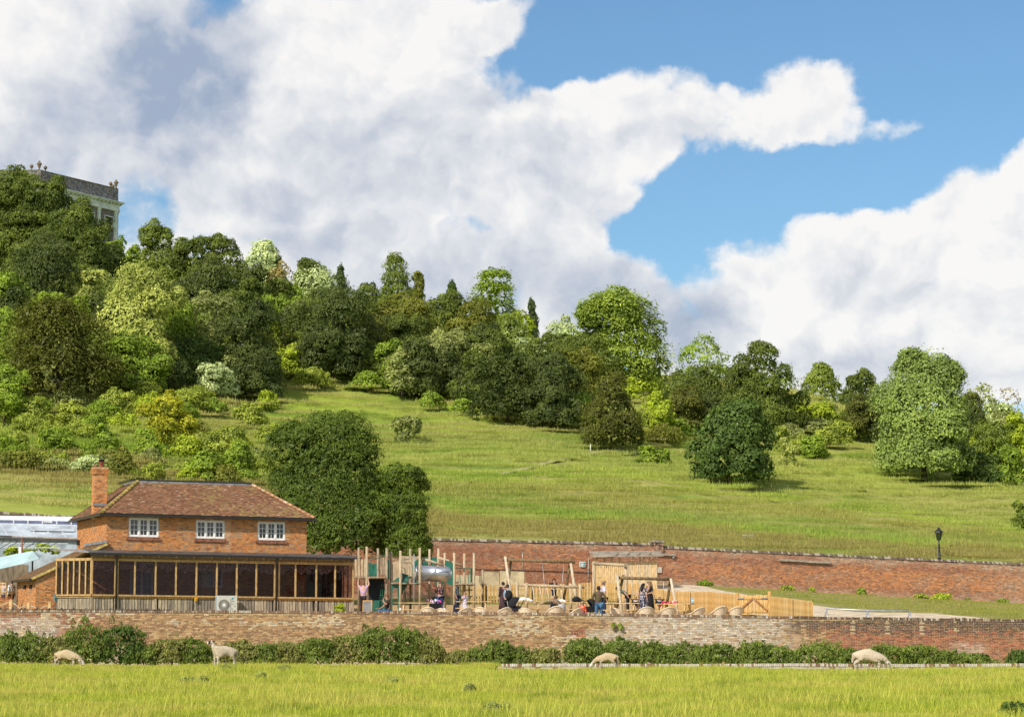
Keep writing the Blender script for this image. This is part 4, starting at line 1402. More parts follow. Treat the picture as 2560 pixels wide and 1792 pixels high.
def front_wall():
 """long low garden wall at the field edge, plane Y = 109"""
 Y0 = 109.0
 rng = np.random.default_rng(21)
 X0, X1 = -28.5, 32.5
 Lw = X1 - X0
 def px_of(u):
  return 1280 + FPX * (X0 + u) / Y0
 def top(u):
  py = np.interp(px_of(u), FW_PX, FW_PY)
  return CAMZ + (1560 - py) / FPX * Y0
 def body(u):
  return top(u) - 0.115
 slope = -0.0072
 def mapf(V):
  o = np.empty_like(V)
  o[:, 0] = X0 + V[:, 0]
  o[:, 1] = Y0 + V[:, 1]
  o[:, 2] = V[:, 2] + slope * V[:, 0]
  return o
 org = (0, Y0, -0.5)
 root = empty('garden_wall', org, 0, 'long weathered brick garden wall along the far side of the meadow', 'wall')
 us = np.linspace(0, Lw, 60)
 wall_core('wall_core', [(X0 + u, Y0) for u in us], [body(u) for u in us], [-0.55] * 60, 0.34, M_MORTAR_Y, root, org, (0, -1))
 holes = []
 for (qx, qy) in ((553, 1605), (694, 1601), (781, 1600), (1128, 1603), (1212, 1603), (1815, 1596)):
  u = (qx - 1280) / FPX * Y0 - X0
  w = CAMZ + (1560 - qy) / FPX * Y0 - slope * u
  holes.append((u - 0.07, u + 0.07, w - 0.035, w + 0.04))
 B = bond(Lw, lambda u: body(u) - slope * u, -0.45, rng, openings=holes, joint=0.019)
 B = B[(B[:, 3] > 0.02)]
 uc, wc = (B[:, 0] + B[:, 1]) / 2, (B[:, 2] + B[:, 3]) / 2 + slope * (B[:, 0] + B[:, 1]) / 2
 px = px_of(uc)
 up = top(uc) - wc              # metres below the coping
 n = len(B)
 r1, r2, r3 = rng.uniform(size=n), rng.uniform(size=n), rng.uniform(size=n)
 f = fbm(uc * 0.45, wc * 1.1, 3)
 f2 = fbm(uc * 1.6, wc * 2.4, 9)
 tan = lerp((0.47, 0.29, 0.13), (0.33, 0.15, 0.075), r1)
 dk = lerp((0.12, 0.055, 0.035), (0.20, 0.09, 0.05), r2)
 c = np.where((r3 < 0.42)[:, None], dk, tan)
 c = np.where((r3 > 0.90)[:, None], np.array((0.50, 0.36, 0.19)), c)
 red = np.where((r3 < 0.4)[:, None], lerp((0.13, 0.045, 0.035), (0.2, 0.08, 0.06), r2), lerp((0.40, 0.13, 0.06), (0.30, 0.09, 0.05), r1))
 wr = np.maximum(ss(px, 1960, 2120), ss(px, 330, 150))
 c = np.where((rng.uniform(size=n) < wr)[:, None], red, c)
 soot = ss(px, 1890, 2010) * ss(up, 1.05 + 0.5 * (f - .5), 0.25)
 c = np.where((rng.uniform(size=n) < soot * 0.85)[:, None], lerp((0.055, 0.035, 0.032), (0.13, 0.075, 0.06), r2), c)
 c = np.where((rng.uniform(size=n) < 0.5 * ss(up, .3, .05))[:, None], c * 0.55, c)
 mean = lerp((0.40, 0.25, 0.125), (0.30, 0.13, 0.075), wr)
 mean = lerp(mean, (0.09, 0.055, 0.045), soot)
 c = lerp(mean, c, np.full(n, 0.62))
 wgt = ss(px, 1440 - (up - .4) * -120, 1640) * ss(px, 2020 + 60 * (up - .3), 1880)
 wgt = np.maximum(wgt, ss(px, 1410, 1500) * ss(px, 1720, 1600) * ss(up, .55, .9) * 0.95)
 wgt = np.maximum(wgt, ss(px, 190, 120) * ss(up, .28, .42))
 wgt = np.maximum(wgt, 0.5 * ss(px, 2330, 2420) * ss(px, 2480, 2430) * ss(up, .9, 1.2))
 patch = (px > 1424) & (px < 1464) & (up > .72) & (up < 1.05)
 wgt = np.where(patch, 0.0, wgt)
 wb = np.clip(wgt * (0.55 + 0.9 * (f2 - 0.2)), 0, 1)
 isw = np.clip(wb * 1.6 - 0.10, 0, 1) * np.where(rng.uniform(size=n) < .82, rng.uniform(.6, 1, n), .15)
 white = lerp((0.62, 0.56, 0.48), (0.42, 0.36, 0.30), r1)
 c = lerp(c, white, isw)
 c = np.where(patch[:, None], red, c)
 c = np.where(((f > 0.62) & (r2 > 0.45) & (px < 1900))[:, None], lerp((0.55, 0.43, 0.26), (0.45, 0.36, 0.27), r1), c)
 c = np.where(((np.abs(((px - 2000) % 85) - 42) < 2.0) & (px > 2060) & (px < 2450) & (up < 0.75))[:, None], np.array((0.42, 0.33, 0.22)), c)
 c = np.clip(c * 1.18 + 0.012, 0, .75) * rng.uniform(0.8, 1.18, (n, 1))
 score = np.abs(px - 1200) / 500 + np.abs(up - 0.55) * 1.2
 score[(up < 0.1) | (px < 640)] += 10
 lay_bricks(root, B, c, mapf, rng, 300, org, np.argsort(score))
 m = int(Lw / 0.078)
 u0 = np.arange(m) * 0.078
 t0 = top(u0)
 hgt = 0.108 + rng.normal(0, 0.008, m) + 0.012 * np.sin(u0 * 1.7)
 V = np.zeros((m, 8, 3))
 for i, (du, dv, dw) in enumerate(((0, 0.36, 0), (0.069, 0.36, 0), (0.069, 0.36, 1), (0, 0.36, 1), (0, -0.035, 0), (0.069, -0.035, 0), (0.066, 0.0, 1), (0.004, 0.0, 1))):
  V[:, i, 0] = X0 + u0 + du
  V[:, i, 1] = Y0 + dv + (rng.normal(0, 0.006, m) if dv < .1 else -0.03)
  V[:, i, 2] = t0 - 0.11 + dw * hgt
 F = (BOX_F[None] + (np.arange(m) * 8)[:, None, None]).reshape(-1, 4)
 r = rng.uniform(size=m)
 cp = lerp((0.27, 0.16, 0.10), (0.16, 0.10, 0.07), rng.uniform(size=m))
 cp = np.where((r > 0.6)[:, None], np.array((0.36, 0.27, 0.18)), cp)
 cp = np.where((r > 0.95)[:, None], np.array((0.50, 0.46, 0.40)), cp)
 cp = np.where(((px_of(u0) > 1980) & (r < .75))[:, None], cp * 0.6, cp)
 lich = fbm(u0 * 0.8, u0 * 0, 5)
 cp = np.where(((lich > .62) & (r > .5))[:, None], np.array((0.42, 0.36, 0.27)), cp)
 me = np_mesh('coping', V.reshape(-1, 3) - np.array(org), F, {'tint': ('POINT', np.repeat(cp, 8, 0))})
 o = obj('coping', me, M_BRICK, root)
 o['kind'] = 'stuff'
 mb = MB()
 for i in range(30):
  x = X0 + 0.5 + i * 0.55
  if px_of(x - X0 + 0.55) > 448:
   break
  z = top(x - X0) + 0.012
  mb.box((x + 0.27, Y0 + 0.12, z + 0.01), (0.54, 0.30, 0.022))
  mb.bar((x, Y0 - 0.05, z + 0.02), (x, Y0 + 0.28, z + 0.05), 0.03, 0.05)
 me = mb.build('sheet_capping', mat('dark zinc sheet', (0.10, 0.105, 0.12), 0.5, 0.2, 4.0, metal=0.3), None, None)
 tag(me, 'dark ribbed metal sheet capping laid on the left end of the garden wall', 'sheet metal')
 return top, px_of
front_wall()
def rear_wall():
 rng = np.random.default_rng(22)
 A, Bp = np.array(WALL_A), np.array(WALL_B)
 dr = (Bp - A) / np.linalg.norm(Bp - A)
 nr = np.array((dr[1], -dr[0]))           # outer face, towards the camera
 s0 = (-40.0 - A[0]) / dr[0]
 s1 = (49.0 - A[0]) / dr[0]
 Lw = s1 - s0
 def xy(u):
  return A + dr * (s0 + u)
 def pxu(u):
  u = np.asarray(u, float)
  X = A[0] + dr[0] * (s0 + u)
  Y = A[1] + dr[1] * (s0 + u)
  return 1280 + FPX * X / Y
 def top(u):
  px = pxu(u)
  return wall_top(px)
 org = (float(A[0]), float(A[1]), 3.5)
 root = empty('boundary_wall', org, 0, 'tall long red brick boundary wall below the hillside meadow', 'wall')
 us = np.linspace(0, Lw, 70)
 core_pts = [tuple(xy(u)) for u in us]
 bots = [float(gz(np.array([p[0]]), np.array([p[1] - 0.5]))[0]) - 0.5 for p in core_pts]
 wall_core('wall_core', core_pts, [float(top(u)) - 0.16 for u in us], bots, 0.36, M_MORTAR_W, root, org, tuple(nr))
 slope = -0.026
 def mapf(V):
  o = np.empty_like(V)
  o[:, 0] = A[0] + dr[0] * (s0 + V[:, 0]) - nr[0] * V[:, 1]
  o[:, 1] = A[1] + dr[1] * (s0 + V[:, 0]) - nr[1] * V[:, 1]
  o[:, 2] = V[:, 2] + slope * V[:, 0]
  return o
 B = bond(Lw, lambda u: float(top(u)) - 0.16 - slope * u, 2.0, rng, brick=0.24, head=0.12, course=0.082, joint=0.018)
 uc = (B[:, 0] + B[:, 1]) / 2
 wz = (B[:, 2] + B[:, 3]) / 2 + slope * uc
 px = pxu(uc)
 X = A[0] + dr[0] * (s0 + uc)
 Yv = A[1] + dr[1] * (s0 + uc)
 gzv = gz(X, Yv - 0.4)
 keep = (wz > gzv - 0.1) & ~((px > 215) & (px < 660))      # no bricks laid behind the house
 B, uc, wz, px, gzv = B[keep], uc[keep], wz[keep], px[keep], gzv[keep]
 n = len(B)
 up = top(uc) - wz
 lo = wz - gzv
 r1, r2, r3 = rng.uniform(size=n), rng.uniform(size=n), rng.uniform(size=n)
 f = fbm(uc * 0.16, wz * 0.8, 4)
 f2 = fbm(uc * 0.6, wz * 1.6, 8)
 redb = lerp((0.34, 0.115, 0.055), (0.25, 0.075, 0.045), r1)
 orange = lerp((0.52, 0.20, 0.065), (0.44, 0.15, 0.055), r1)
 dkb = lerp((0.11, 0.05, 0.042), (0.18, 0.08, 0.06), r2)
 oz = ss(up, .8, 1.2) * ss(up, 2.6, 1.9) * ss(px, 1560, 1800) * 0.7 + 0.35 * ss(f, .5, .65)
 c = np.where((r3 < oz)[:, None], orange, redb)
 c = np.where((rng.uniform(size=n) < 0.22 + 0.2 * ss(f2, .45, .6))[:, None], dkb, c)
 mean = lerp((0.34, 0.145, 0.065), (0.46, 0.20, 0.075), np.clip(oz, 0, 1))
 c = lerp(mean, c, np.full(n, 0.55))
 palez = ss(up, .75, .35) * (0.35 + 0.5 * ss(f2, .4, .6)) + 0.3 * ss(f2, .58, .7) + ss(px, 2440, 2530) * .4
 palez = palez + 0.55 * ss(lo, .5, .1)
 c = lerp(c, lerp((0.48, 0.36, 0.25), (0.40, 0.28, 0.19), r1), np.clip(palez, 0, .9) * rng.uniform(.3, 1, n))
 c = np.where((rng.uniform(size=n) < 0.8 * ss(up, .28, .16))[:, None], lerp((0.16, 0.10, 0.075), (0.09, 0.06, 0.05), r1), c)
 c = np.clip(c * 1.32 + 0.015, 0, .75) * rng.uniform(0.8, 1.2, (n, 1))
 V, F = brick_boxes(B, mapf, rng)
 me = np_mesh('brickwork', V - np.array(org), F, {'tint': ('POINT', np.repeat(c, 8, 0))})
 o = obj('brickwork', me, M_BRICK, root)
 o['kind'] = 'stuff'
 m = int(Lw / 0.125)
 u0 = np.arange(m) * 0.125
 t0 = top(u0)
 P = A[None] + dr[None] * (s0 + u0)[:, None]
 V = np.zeros((m, 8, 3))
 hg = 0.15 + rng.normal(0, 0.02, m)
 for i, (du, dv, dw) in enumerate(((0, -0.42, 0), (0.115, -0.42, 0), (0.115, -0.2, 1), (0, -0.2, 1), (0, 0.07, 0), (0.115, 0.07, 0), (0.112, -0.1, 1), (0.003, -0.1, 1))):
  V[:, i, 0] = P[:, 0] + dr[0] * du + nr[0] * (dv + rng.normal(0, 0.008, m))
  V[:, i, 1] = P[:, 1] + dr[1] * du + nr[1] * (dv + rng.normal(0, 0.008, m))
  V[:, i, 2] = t0 - 0.16 + dw * hg
 F = (BOX_F[None] + (np.arange(m) * 8)[:, None, None]).reshape(-1, 4)
 cp = lerp((0.20, 0.15, 0.11), (0.09, 0.07, 0.055), rng.uniform(size=m))
 cp = np.where((rng.uniform(size=m) > .68)[:, None], np.array((0.38, 0.33, 0.26)), cp)
 me = np_mesh('coping', V.reshape(-1, 3) - np.array(org), F, {'tint': ('POINT', np.repeat(cp, 8, 0))})
 o = obj('coping', me, M_BRICK, root)
 o['kind'] = 'stuff'
 def on_wall(qx, qy, out=0.0):
  """point on the wall face seen through pixel (qx, qy)"""
  d = ray(qx, qy)
  P0 = np.array((0, 0, CAMZ))
  nn = np.array((nr[0], nr[1], 0.0))
  a = np.array((A[0], A[1], 0)) + nn * out
  s = ((a - P0) @ nn) / (np.array(d) @ nn)
  return Vector(P0 + np.array(d) * s)
 d3, n3 = Vector((dr[0], dr[1], 0)), Vector((nr[0], nr[1], 0))
 p = on_wall(1645, 1365)
 zt = at(1645, 1355, p.y).z
 mb = MB()
 base = Vector((p.x, p.y, 4.2))
 Mx = Matrix(((d3.x, -n3.x, 0, p.x), (d3.y, -n3.y, 0, p.y), (0, 0, 1, 0), (0, 0, 0, 1)))
 zb = at(1645, 1375, p.y).z
 mb.box((0, 0.15, (zt + zb) / 2 - 0.1), (0.62, 0.66, zt - zb + 0.2), Mx)
 o = mb.build('pier', mat('pier brick', (0.36, 0.22, 0.15), 0.9, 0.4, 5.0, bump=0.4), root, org)
 mb = MB()
 mb.box((0, 0.15, zt + 0.05), (0.74, 0.8, 0.10), Mx)
 mb.box((0, 0.15, zt + 0.115), (0.66, 0.7, 0.03), Mx)
 mb.build('pier_cap', mat('lichen stone', (0.34, 0.30, 0.25), 0.9, 0.3, 6.0), root, org)
 M_REND = mat('old sandy render', (0.62, 0.50, 0.32), 0.95, 0.16, 1.3, bump=0.4, spec=0.1)
 for (x0, x1, y0, y1) in ((1205, 1248, 1428, 1500), (1250, 1311, 1426, 1500), (1140, 1203, 1436, 1500)):
  a, b = on_wall(x0, y0, 0.03), on_wall(x1, y1, 0.03)
  mb = MB()
  poly = [Vector((a.x, a.y, a.z)), Vector((b.x, b.y, a.z - 0.05)), Vector((b.x, b.y, b.z)), Vector((a.x, a.y, b.z))]
  mb.prism(poly, -n3 * 0.05)
  mb.build('render_panel', M_REND, root, org)
 mb = MB()
 pts = [on_wall(x, y, 0.05) for x, y in ((1186, 1422), (1300, 1425), (1400, 1428), (1486, 1431), (1560, 1434))]
 mb.tube(pts, 0.022, 6)
 mb.build('cable', mat('black cable', (0.03, 0.03, 0.03), 0.6), root, org)
 mb = MB()
 mb.tube([on_wall(1471, 1395, 0.05), on_wall(1471, 1456, 0.05)], 0.018, 6)
 mb.tube([on_wall(1307, 1380, 0.05), on_wall(1307, 1428, 0.05)], 0.016, 6)
 mb.build('conduit', mat('white conduit', (0.7, 0.68, 0.62), 0.6), root, org)
 for (x0, y0, x1, y1) in ((1948, 1399, 2011, 1402), (2012, 1403, 2076, 1406), (1641, 1384, 1688, 1387)):
  mb = MB()
  mb.bar(on_wall(x0, y0, 0.09), on_wall(x1, y1, 0.09), 0.16, 0.14)
  mb.build('timber_beam', mat('silvered oak beam', (0.40, 0.34, 0.27), 0.9, 0.25, 4.0, stretch=(1, 1, 6), bump=0.3), root, org)
 mb = MB()
 q = on_wall(1684, 1393, 0.12)
 mb.ball(q, 0.09, 8)
 mb.bar(q, q - n3 * 0.12, 0.04)
 mb.build('floodlight', mat('grey plastic', (0.35, 0.35, 0.37), 0.5), root, org)
 q = on_wall(1646, 1424, 0.06)
 mb = MB()
 mb.bar(q - d3 * 0.25, q + d3 * 0.25, 0.05, 0.38)
 nt = mb.build('notice_board', mat('faded notice', (0.62, 0.55, 0.45), 0.7, 0.15, 9.0), None)
 tag(nt, 'faded pale notice on the brick wall right of the cladded booth', 'notice')
 q = on_wall(1456, 1410, 0.07)
 sg = empty('wall_sign', q, 0, 'white sign with teal figures on the red wall between swings and booth', 'sign')
 hw, hh = 0.215, 0.175
 mb = MB()
 mb.bar(-d3 * hw, d3 * hw, 0.03, hh * 2)
 mb.build('plate', mat('white enamel', (0.78, 0.80, 0.80), 0.4, 0.05), sg)
 M_TEAL = mat('teal print', (0.02, 0.30, 0.38), 0.5, 0.05)
 mb = MB()
 def flat(poly):
  mb.prism([d3 * (x * hw) + Vector((0, 0, z * hh)) + n3 * 0.017 for x, z in poly], n3 * 0.006)
 for zc in (0.45, -0.45):
  flat([(0.12, zc - .28), (0.88, zc - .32), (0.88, zc + .32), (0.12, zc + .28), (0.28, zc + .08), (0.28, zc - .08)])
  flat([(-0.05, zc + .12), (-0.5, zc + .1), (-0.85, zc + .36), (-0.7, zc), (-0.85, zc - .36), (-0.5, zc - .1), (-0.05, zc - .12), (0.02, zc)])
 flat([(-.88, .18), (-.62, 0), (-.88, -.18)])
 mb.build('figures', M_TEAL, sg)
 return on_wall, d3, n3
ON_WALL, WD, WN = rear_wall()
def low_wall():
 """whitened low wall in front of the ditch, right half"""
 rng = np.random.default_rng(23)
 Y0 = 95.2
 X0, X1 = -0.4, 31.0
 org = (10, Y0, 0)
 root = empty('low_wall', org, 0, 'knee high whitened brick wall along the meadow edge behind the grazing sheep', 'wall')
 n = int((X1 - X0) / 0.079)
 u = X0 + np.arange(n) * 0.079
 zt = 0.215 + 0.012 * np.sin(u * 0.7)
 V = np.zeros((n, 8, 3))
 for i, (du, dv, dw) in enumerate(((0, 0.34, 0), (0.070, 0.34, 0), (0.070, 0.33, 1), (0, 0.33, 1), (0, -0.03, 0), (0.070, -0.03, 0), (0.068, -0.02, 1), (0.002, -0.02, 1))):
  V[:, i, 0] = u + du
  V[:, i, 1] = Y0 + dv + rng.normal(0, 0.006, n)
  V[:, i, 2] = zt - 0.11 + dw * (0.11 + rng.normal(0, .005, n))
 F = (BOX_F[None] + (np.arange(n) * 8)[:, None, None]).reshape(-1, 4)
 px = 1280 + FPX * u / Y0
 w = fbm(u * 0.9, u * 0, 2)
 r = rng.uniform(size=n)
 white = lerp((0.62, 0.57, 0.50), (0.48, 0.42, 0.36), r)
 brick = lerp((0.30, 0.17, 0.12), (0.20, 0.11, 0.08), r)
 isb = rng.uniform(size=n) < (0.12 + 0.35 * ss(w, .5, .65))
 c = np.where(isb[:, None], brick, white)
 me = np_mesh('coping', V.reshape(-1, 3) - np.array(org), F, {'tint': ('POINT', np.repeat(c, 8, 0))})
 o = obj('coping', me, M_BRICK, root)
 o['kind'] = 'stuff'
 def mapf(Vv):
  o_ = np.empty_like(Vv)
  o_[:, 0] = X0 + Vv[:, 0]
  o_[:, 1] = Y0 + Vv[:, 1]
  o_[:, 2] = Vv[:, 2]
  return o_
 B = bond(X1 - X0, lambda x: 0.10, -0.30, rng, course=0.078)
 m = len(B)
 r = rng.uniform(size=m)
 c = np.where((rng.uniform(size=m) < .25)[:, None], lerp((0.30, 0.17, 0.12), (0.20, 0.11, 0.08), r), lerp((0.60, 0.54, 0.46), (0.46, 0.38, 0.32), r))
 Vb, Fb = brick_boxes(B, mapf, rng)
 me = np_mesh('brickwork', Vb - np.array(org), Fb, {'tint': ('POINT', np.repeat(c, 8, 0))})
 o = obj('brickwork', me, M_BRICK, root)
 o['kind'] = 'stuff'
 wall_core('wall_core', [(X0, Y0), (X1, Y0)], [0.1, 0.1], [-0.5, -0.5], 0.33, M_MORTAR_W, root, org, (0, -1))
low_wall()
M_OAK = mat('honey oak', (0.52, 0.34, 0.14), 0.7, 0.22, 5.0, stretch=(4, 4, 0.8), bump=0.2)
M_OAKG = mat('silvered oak', (0.42, 0.34, 0.24), 0.85, 0.25, 5.0, stretch=(5, 5, 0.7), bump=0.3)
M_BOARD = mat('weathered larch board', (0.46, 0.38, 0.26), 0.85, 0.3, 4.0, stretch=(7, 7, 0.6), bump=0.3, col2=(0.23, 0.19, 0.14))
M_BOARD2 = mat('weathered larch board, greyer', (0.27, 0.225, 0.17), 0.85, 0.3, 4.0, stretch=(7, 7, 0.6), bump=0.3, col2=(0.15, 0.125, 0.10))
M_WHITE = mat('white window paint', (0.80, 0.80, 0.78), 0.45, 0.06, 5.0)
M_GREYW = mat('grey white door paint', (0.62, 0.60, 0.56), 0.55, 0.06, 5.0)
M_GUT = mat('black gutter', (0.02, 0.02, 0.022), 0.4, 0.1, 4.0, spec=0.5)
M_LEAD = mat('lead flashing', (0.26, 0.28, 0.31), 0.6, 0.2, 3.0, metal=0.2)
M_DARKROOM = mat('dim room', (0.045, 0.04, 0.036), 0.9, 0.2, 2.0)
M_STEELROOF = mat('dark corrugated sheet', (0.10, 0.09, 0.085), 0.55, 0.25, 2.5, metal=0.25)
M_SILLT = mat('clay sill tile', (0.30, 0.13, 0.08), 0.85, 0.3, 8.0)
def glass_mat(name, tint=(0.9, 0.9, 0.9), refl=0.10, fk=1.0):
 m, t, b = new_mat(name)
 tr = t.node('ShaderNodeBsdfTransparent')
 tr.inputs[0].default_value = c4(tint)
 gl = t.node('ShaderNodeBsdfGlossy')
 gl.inputs['Roughness'].default_value = 0.03
 fr = t.node('ShaderNodeFresnel')
 fr.inputs[0].default_value = 1.45
 mx = t.node('ShaderNodeMixShader')
 t.l.new(t.math('ADD', t.math('MULTIPLY', fr.outputs[0], fk), refl), mx.inputs[0])
 t.l.new(tr.outputs[0], mx.inputs[1])
 t.l.new(gl.outputs[0], mx.inputs[2])
 t.l.new(mx.outputs[0], t.n['Material Output'].inputs[0])
 return m
M_GLASS = glass_mat('window glass', (0.55, 0.6, 0.62), 0.03)
M_SCREEN = glass_mat('clear verandah sheet', (0.70, 0.66, 0.69), 0.0, 0.45)
HU = Vector((0.937, 0.349, 0)).normalized()
HV = Vector((-HU.y, HU.x, 0))
HO = at(228, 1560, 127.0)
HO = Vector((HO.x, HO.y, 2.30))
HK = -0.0095
def hp(u, v, w):
 """house point: u along the front, v back from the verandah front, w up"""
 return HO + HU * u + HV * v + Vector((0, 0, w + HK * u))
def hmap(V):
 """numpy version for brick faces lying on the plane v = v0 (set by caller through partial)"""
 return V
def plane_map(o, du, dout):
 """brick coordinates (along, in, up) -> world for a face starting at o, running along du, outward dout"""
 o, du, dout = np.array(o), np.array(du), np.array(dout)
 def f(V):
  P = o[None] + V[:, :1] * du[None] - V[:, 1:2] * dout[None]
  P[:, 2] += V[:, 2]
  return P
 return f
class HB(MB):
 """mesh builder in house coordinates"""
 def hbox(self, u0, u1, v0, v1, w0, w1):
  b = len(self.v)
  for w in (w0, w1):
   for (u, v) in ((u0, v0), (u1, v0), (u1, v1), (u0, v1)):
    self.v.append(hp(u, v, w))
  for q in ((0, 3, 2, 1), (4, 5, 6, 7), (0, 1, 5, 4), (1, 2, 6, 5), (2, 3, 7, 6), (3, 0, 4, 7)):
   self.face([b + i for i in q])
  return self
def brick_cols(n, rng, uc, wc, warm=1.0):
 r1, r2, r3 = rng.uniform(size=n), rng.uniform(size=n), rng.uniform(size=n)
 c = lerp((0.74, 0.33, 0.105), (0.60, 0.215, 0.075), r1)
 c = np.where((r3 < 0.20)[:, None], lerp((0.20, 0.10, 0.07), (0.32, 0.16, 0.09), r2), c)
 c = np.where(((r3 > 0.20) & (r3 < 0.27))[:, None], np.array((0.33, 0.28, 0.20)), c)
 c = np.where((r3 > 0.90)[:, None], np.array((0.66, 0.40, 0.19)), c)
 f = fbm(uc * 0.7, wc * 1.3, 6)
 c = np.where(((f > .58) & (r2 > .55))[:, None], lerp((0.45, 0.33, 0.22), (0.34, 0.24, 0.17), r1), c)
 c = lerp(np.array((0.60, 0.25, 0.09)), c, np.full(n, 0.62))
 return c * rng.uniform(0.85, 1.15, (n, 1)) * warm
UL, UR = 1.08, 12.15            # main block
VF, VB = 1.9, 10.6
WE = 5.37                       # eaves
RIDGE_V, RIDGE_W = 5.15, 7.25
def house_window(root, u0, u1, w0, w1, v, cols=(2, 2, 2), rows=3, deep=0.09, frame=M_WHITE, fw=0.065):
 """casement: frame, mullions, glazing bars, a pane for each light"""
 org = hp((u0 + u1) / 2, v, w0)
 hb = HB()
 hb.hbox(u0, u1, v, v + deep, w1 - fw, w1)
 hb.hbox(u0, u1, v, v + deep, w0, w0 + fw * 1.1)
 hb.hbox(u0, u0 + fw, v, v + deep, w0 + fw * 1.1, w1 - fw)
 hb.hbox(u1 - fw, u1, v, v + deep, w0 + fw * 1.1, w1 - fw)
 n = len(cols)
 iw = (u1 - u0 - 2 * fw)
 sec = iw / n
 win = hb.build('window', frame, root, tuple(root.location))
 sash = HB()
 panes = []
 for k in range(n):
  a, b = u0 + fw + k * sec, u0 + fw + (k + 1) * sec
  if k:
   sash.hbox(a - 0.035, a + 0.035, v - 0.008, v + deep * 0.8, w0 + fw, w1 - fw)
  s = 0.045
  a2, b2 = a + (0.035 if k else 0), b - (0.035 if k < n - 1 else 0)
  lo, hi = w0 + fw * 1.1, w1 - fw
  sash.hbox(a2, a2 + s, v + 0.012, v + 0.07, lo, hi)
  sash.hbox(b2 - s, b2, v + 0.012, v + 0.07, lo, hi)
  sash.hbox(a2 + s, b2 - s, v + 0.012, v + 0.07, lo, lo + s)
  sash.hbox(a2 + s, b2 - s, v + 0.012, v + 0.07, hi - s, hi)
  for c in range(1, cols[k]):
   x = a2 + s + (b2 - a2 - 2 * s) * c / cols[k]
   sash.hbox(x - 0.013, x + 0.013, v + 0.02, v + 0.055, lo + s, hi - s)
  for r in range(1, rows):
   z = lo + s + (hi - lo - 2 * s) * r / rows
   sash.hbox(a2 + s, b2 - s, v + 0.022, v + 0.053, z - 0.013, z + 0.013)
  panes.append((a2 + s, b2 - s, lo + s, hi - s))
 sash.build('glazing_bars', frame, win, tuple(root.location))
 for (a, b, lo, hi) in panes:
  pb = HB()
  pb.hbox(a, b, v + 0.036, v + 0.041, lo, hi)
  pb.build('pane', M_GLASS, win, tuple(root.location))
 return win
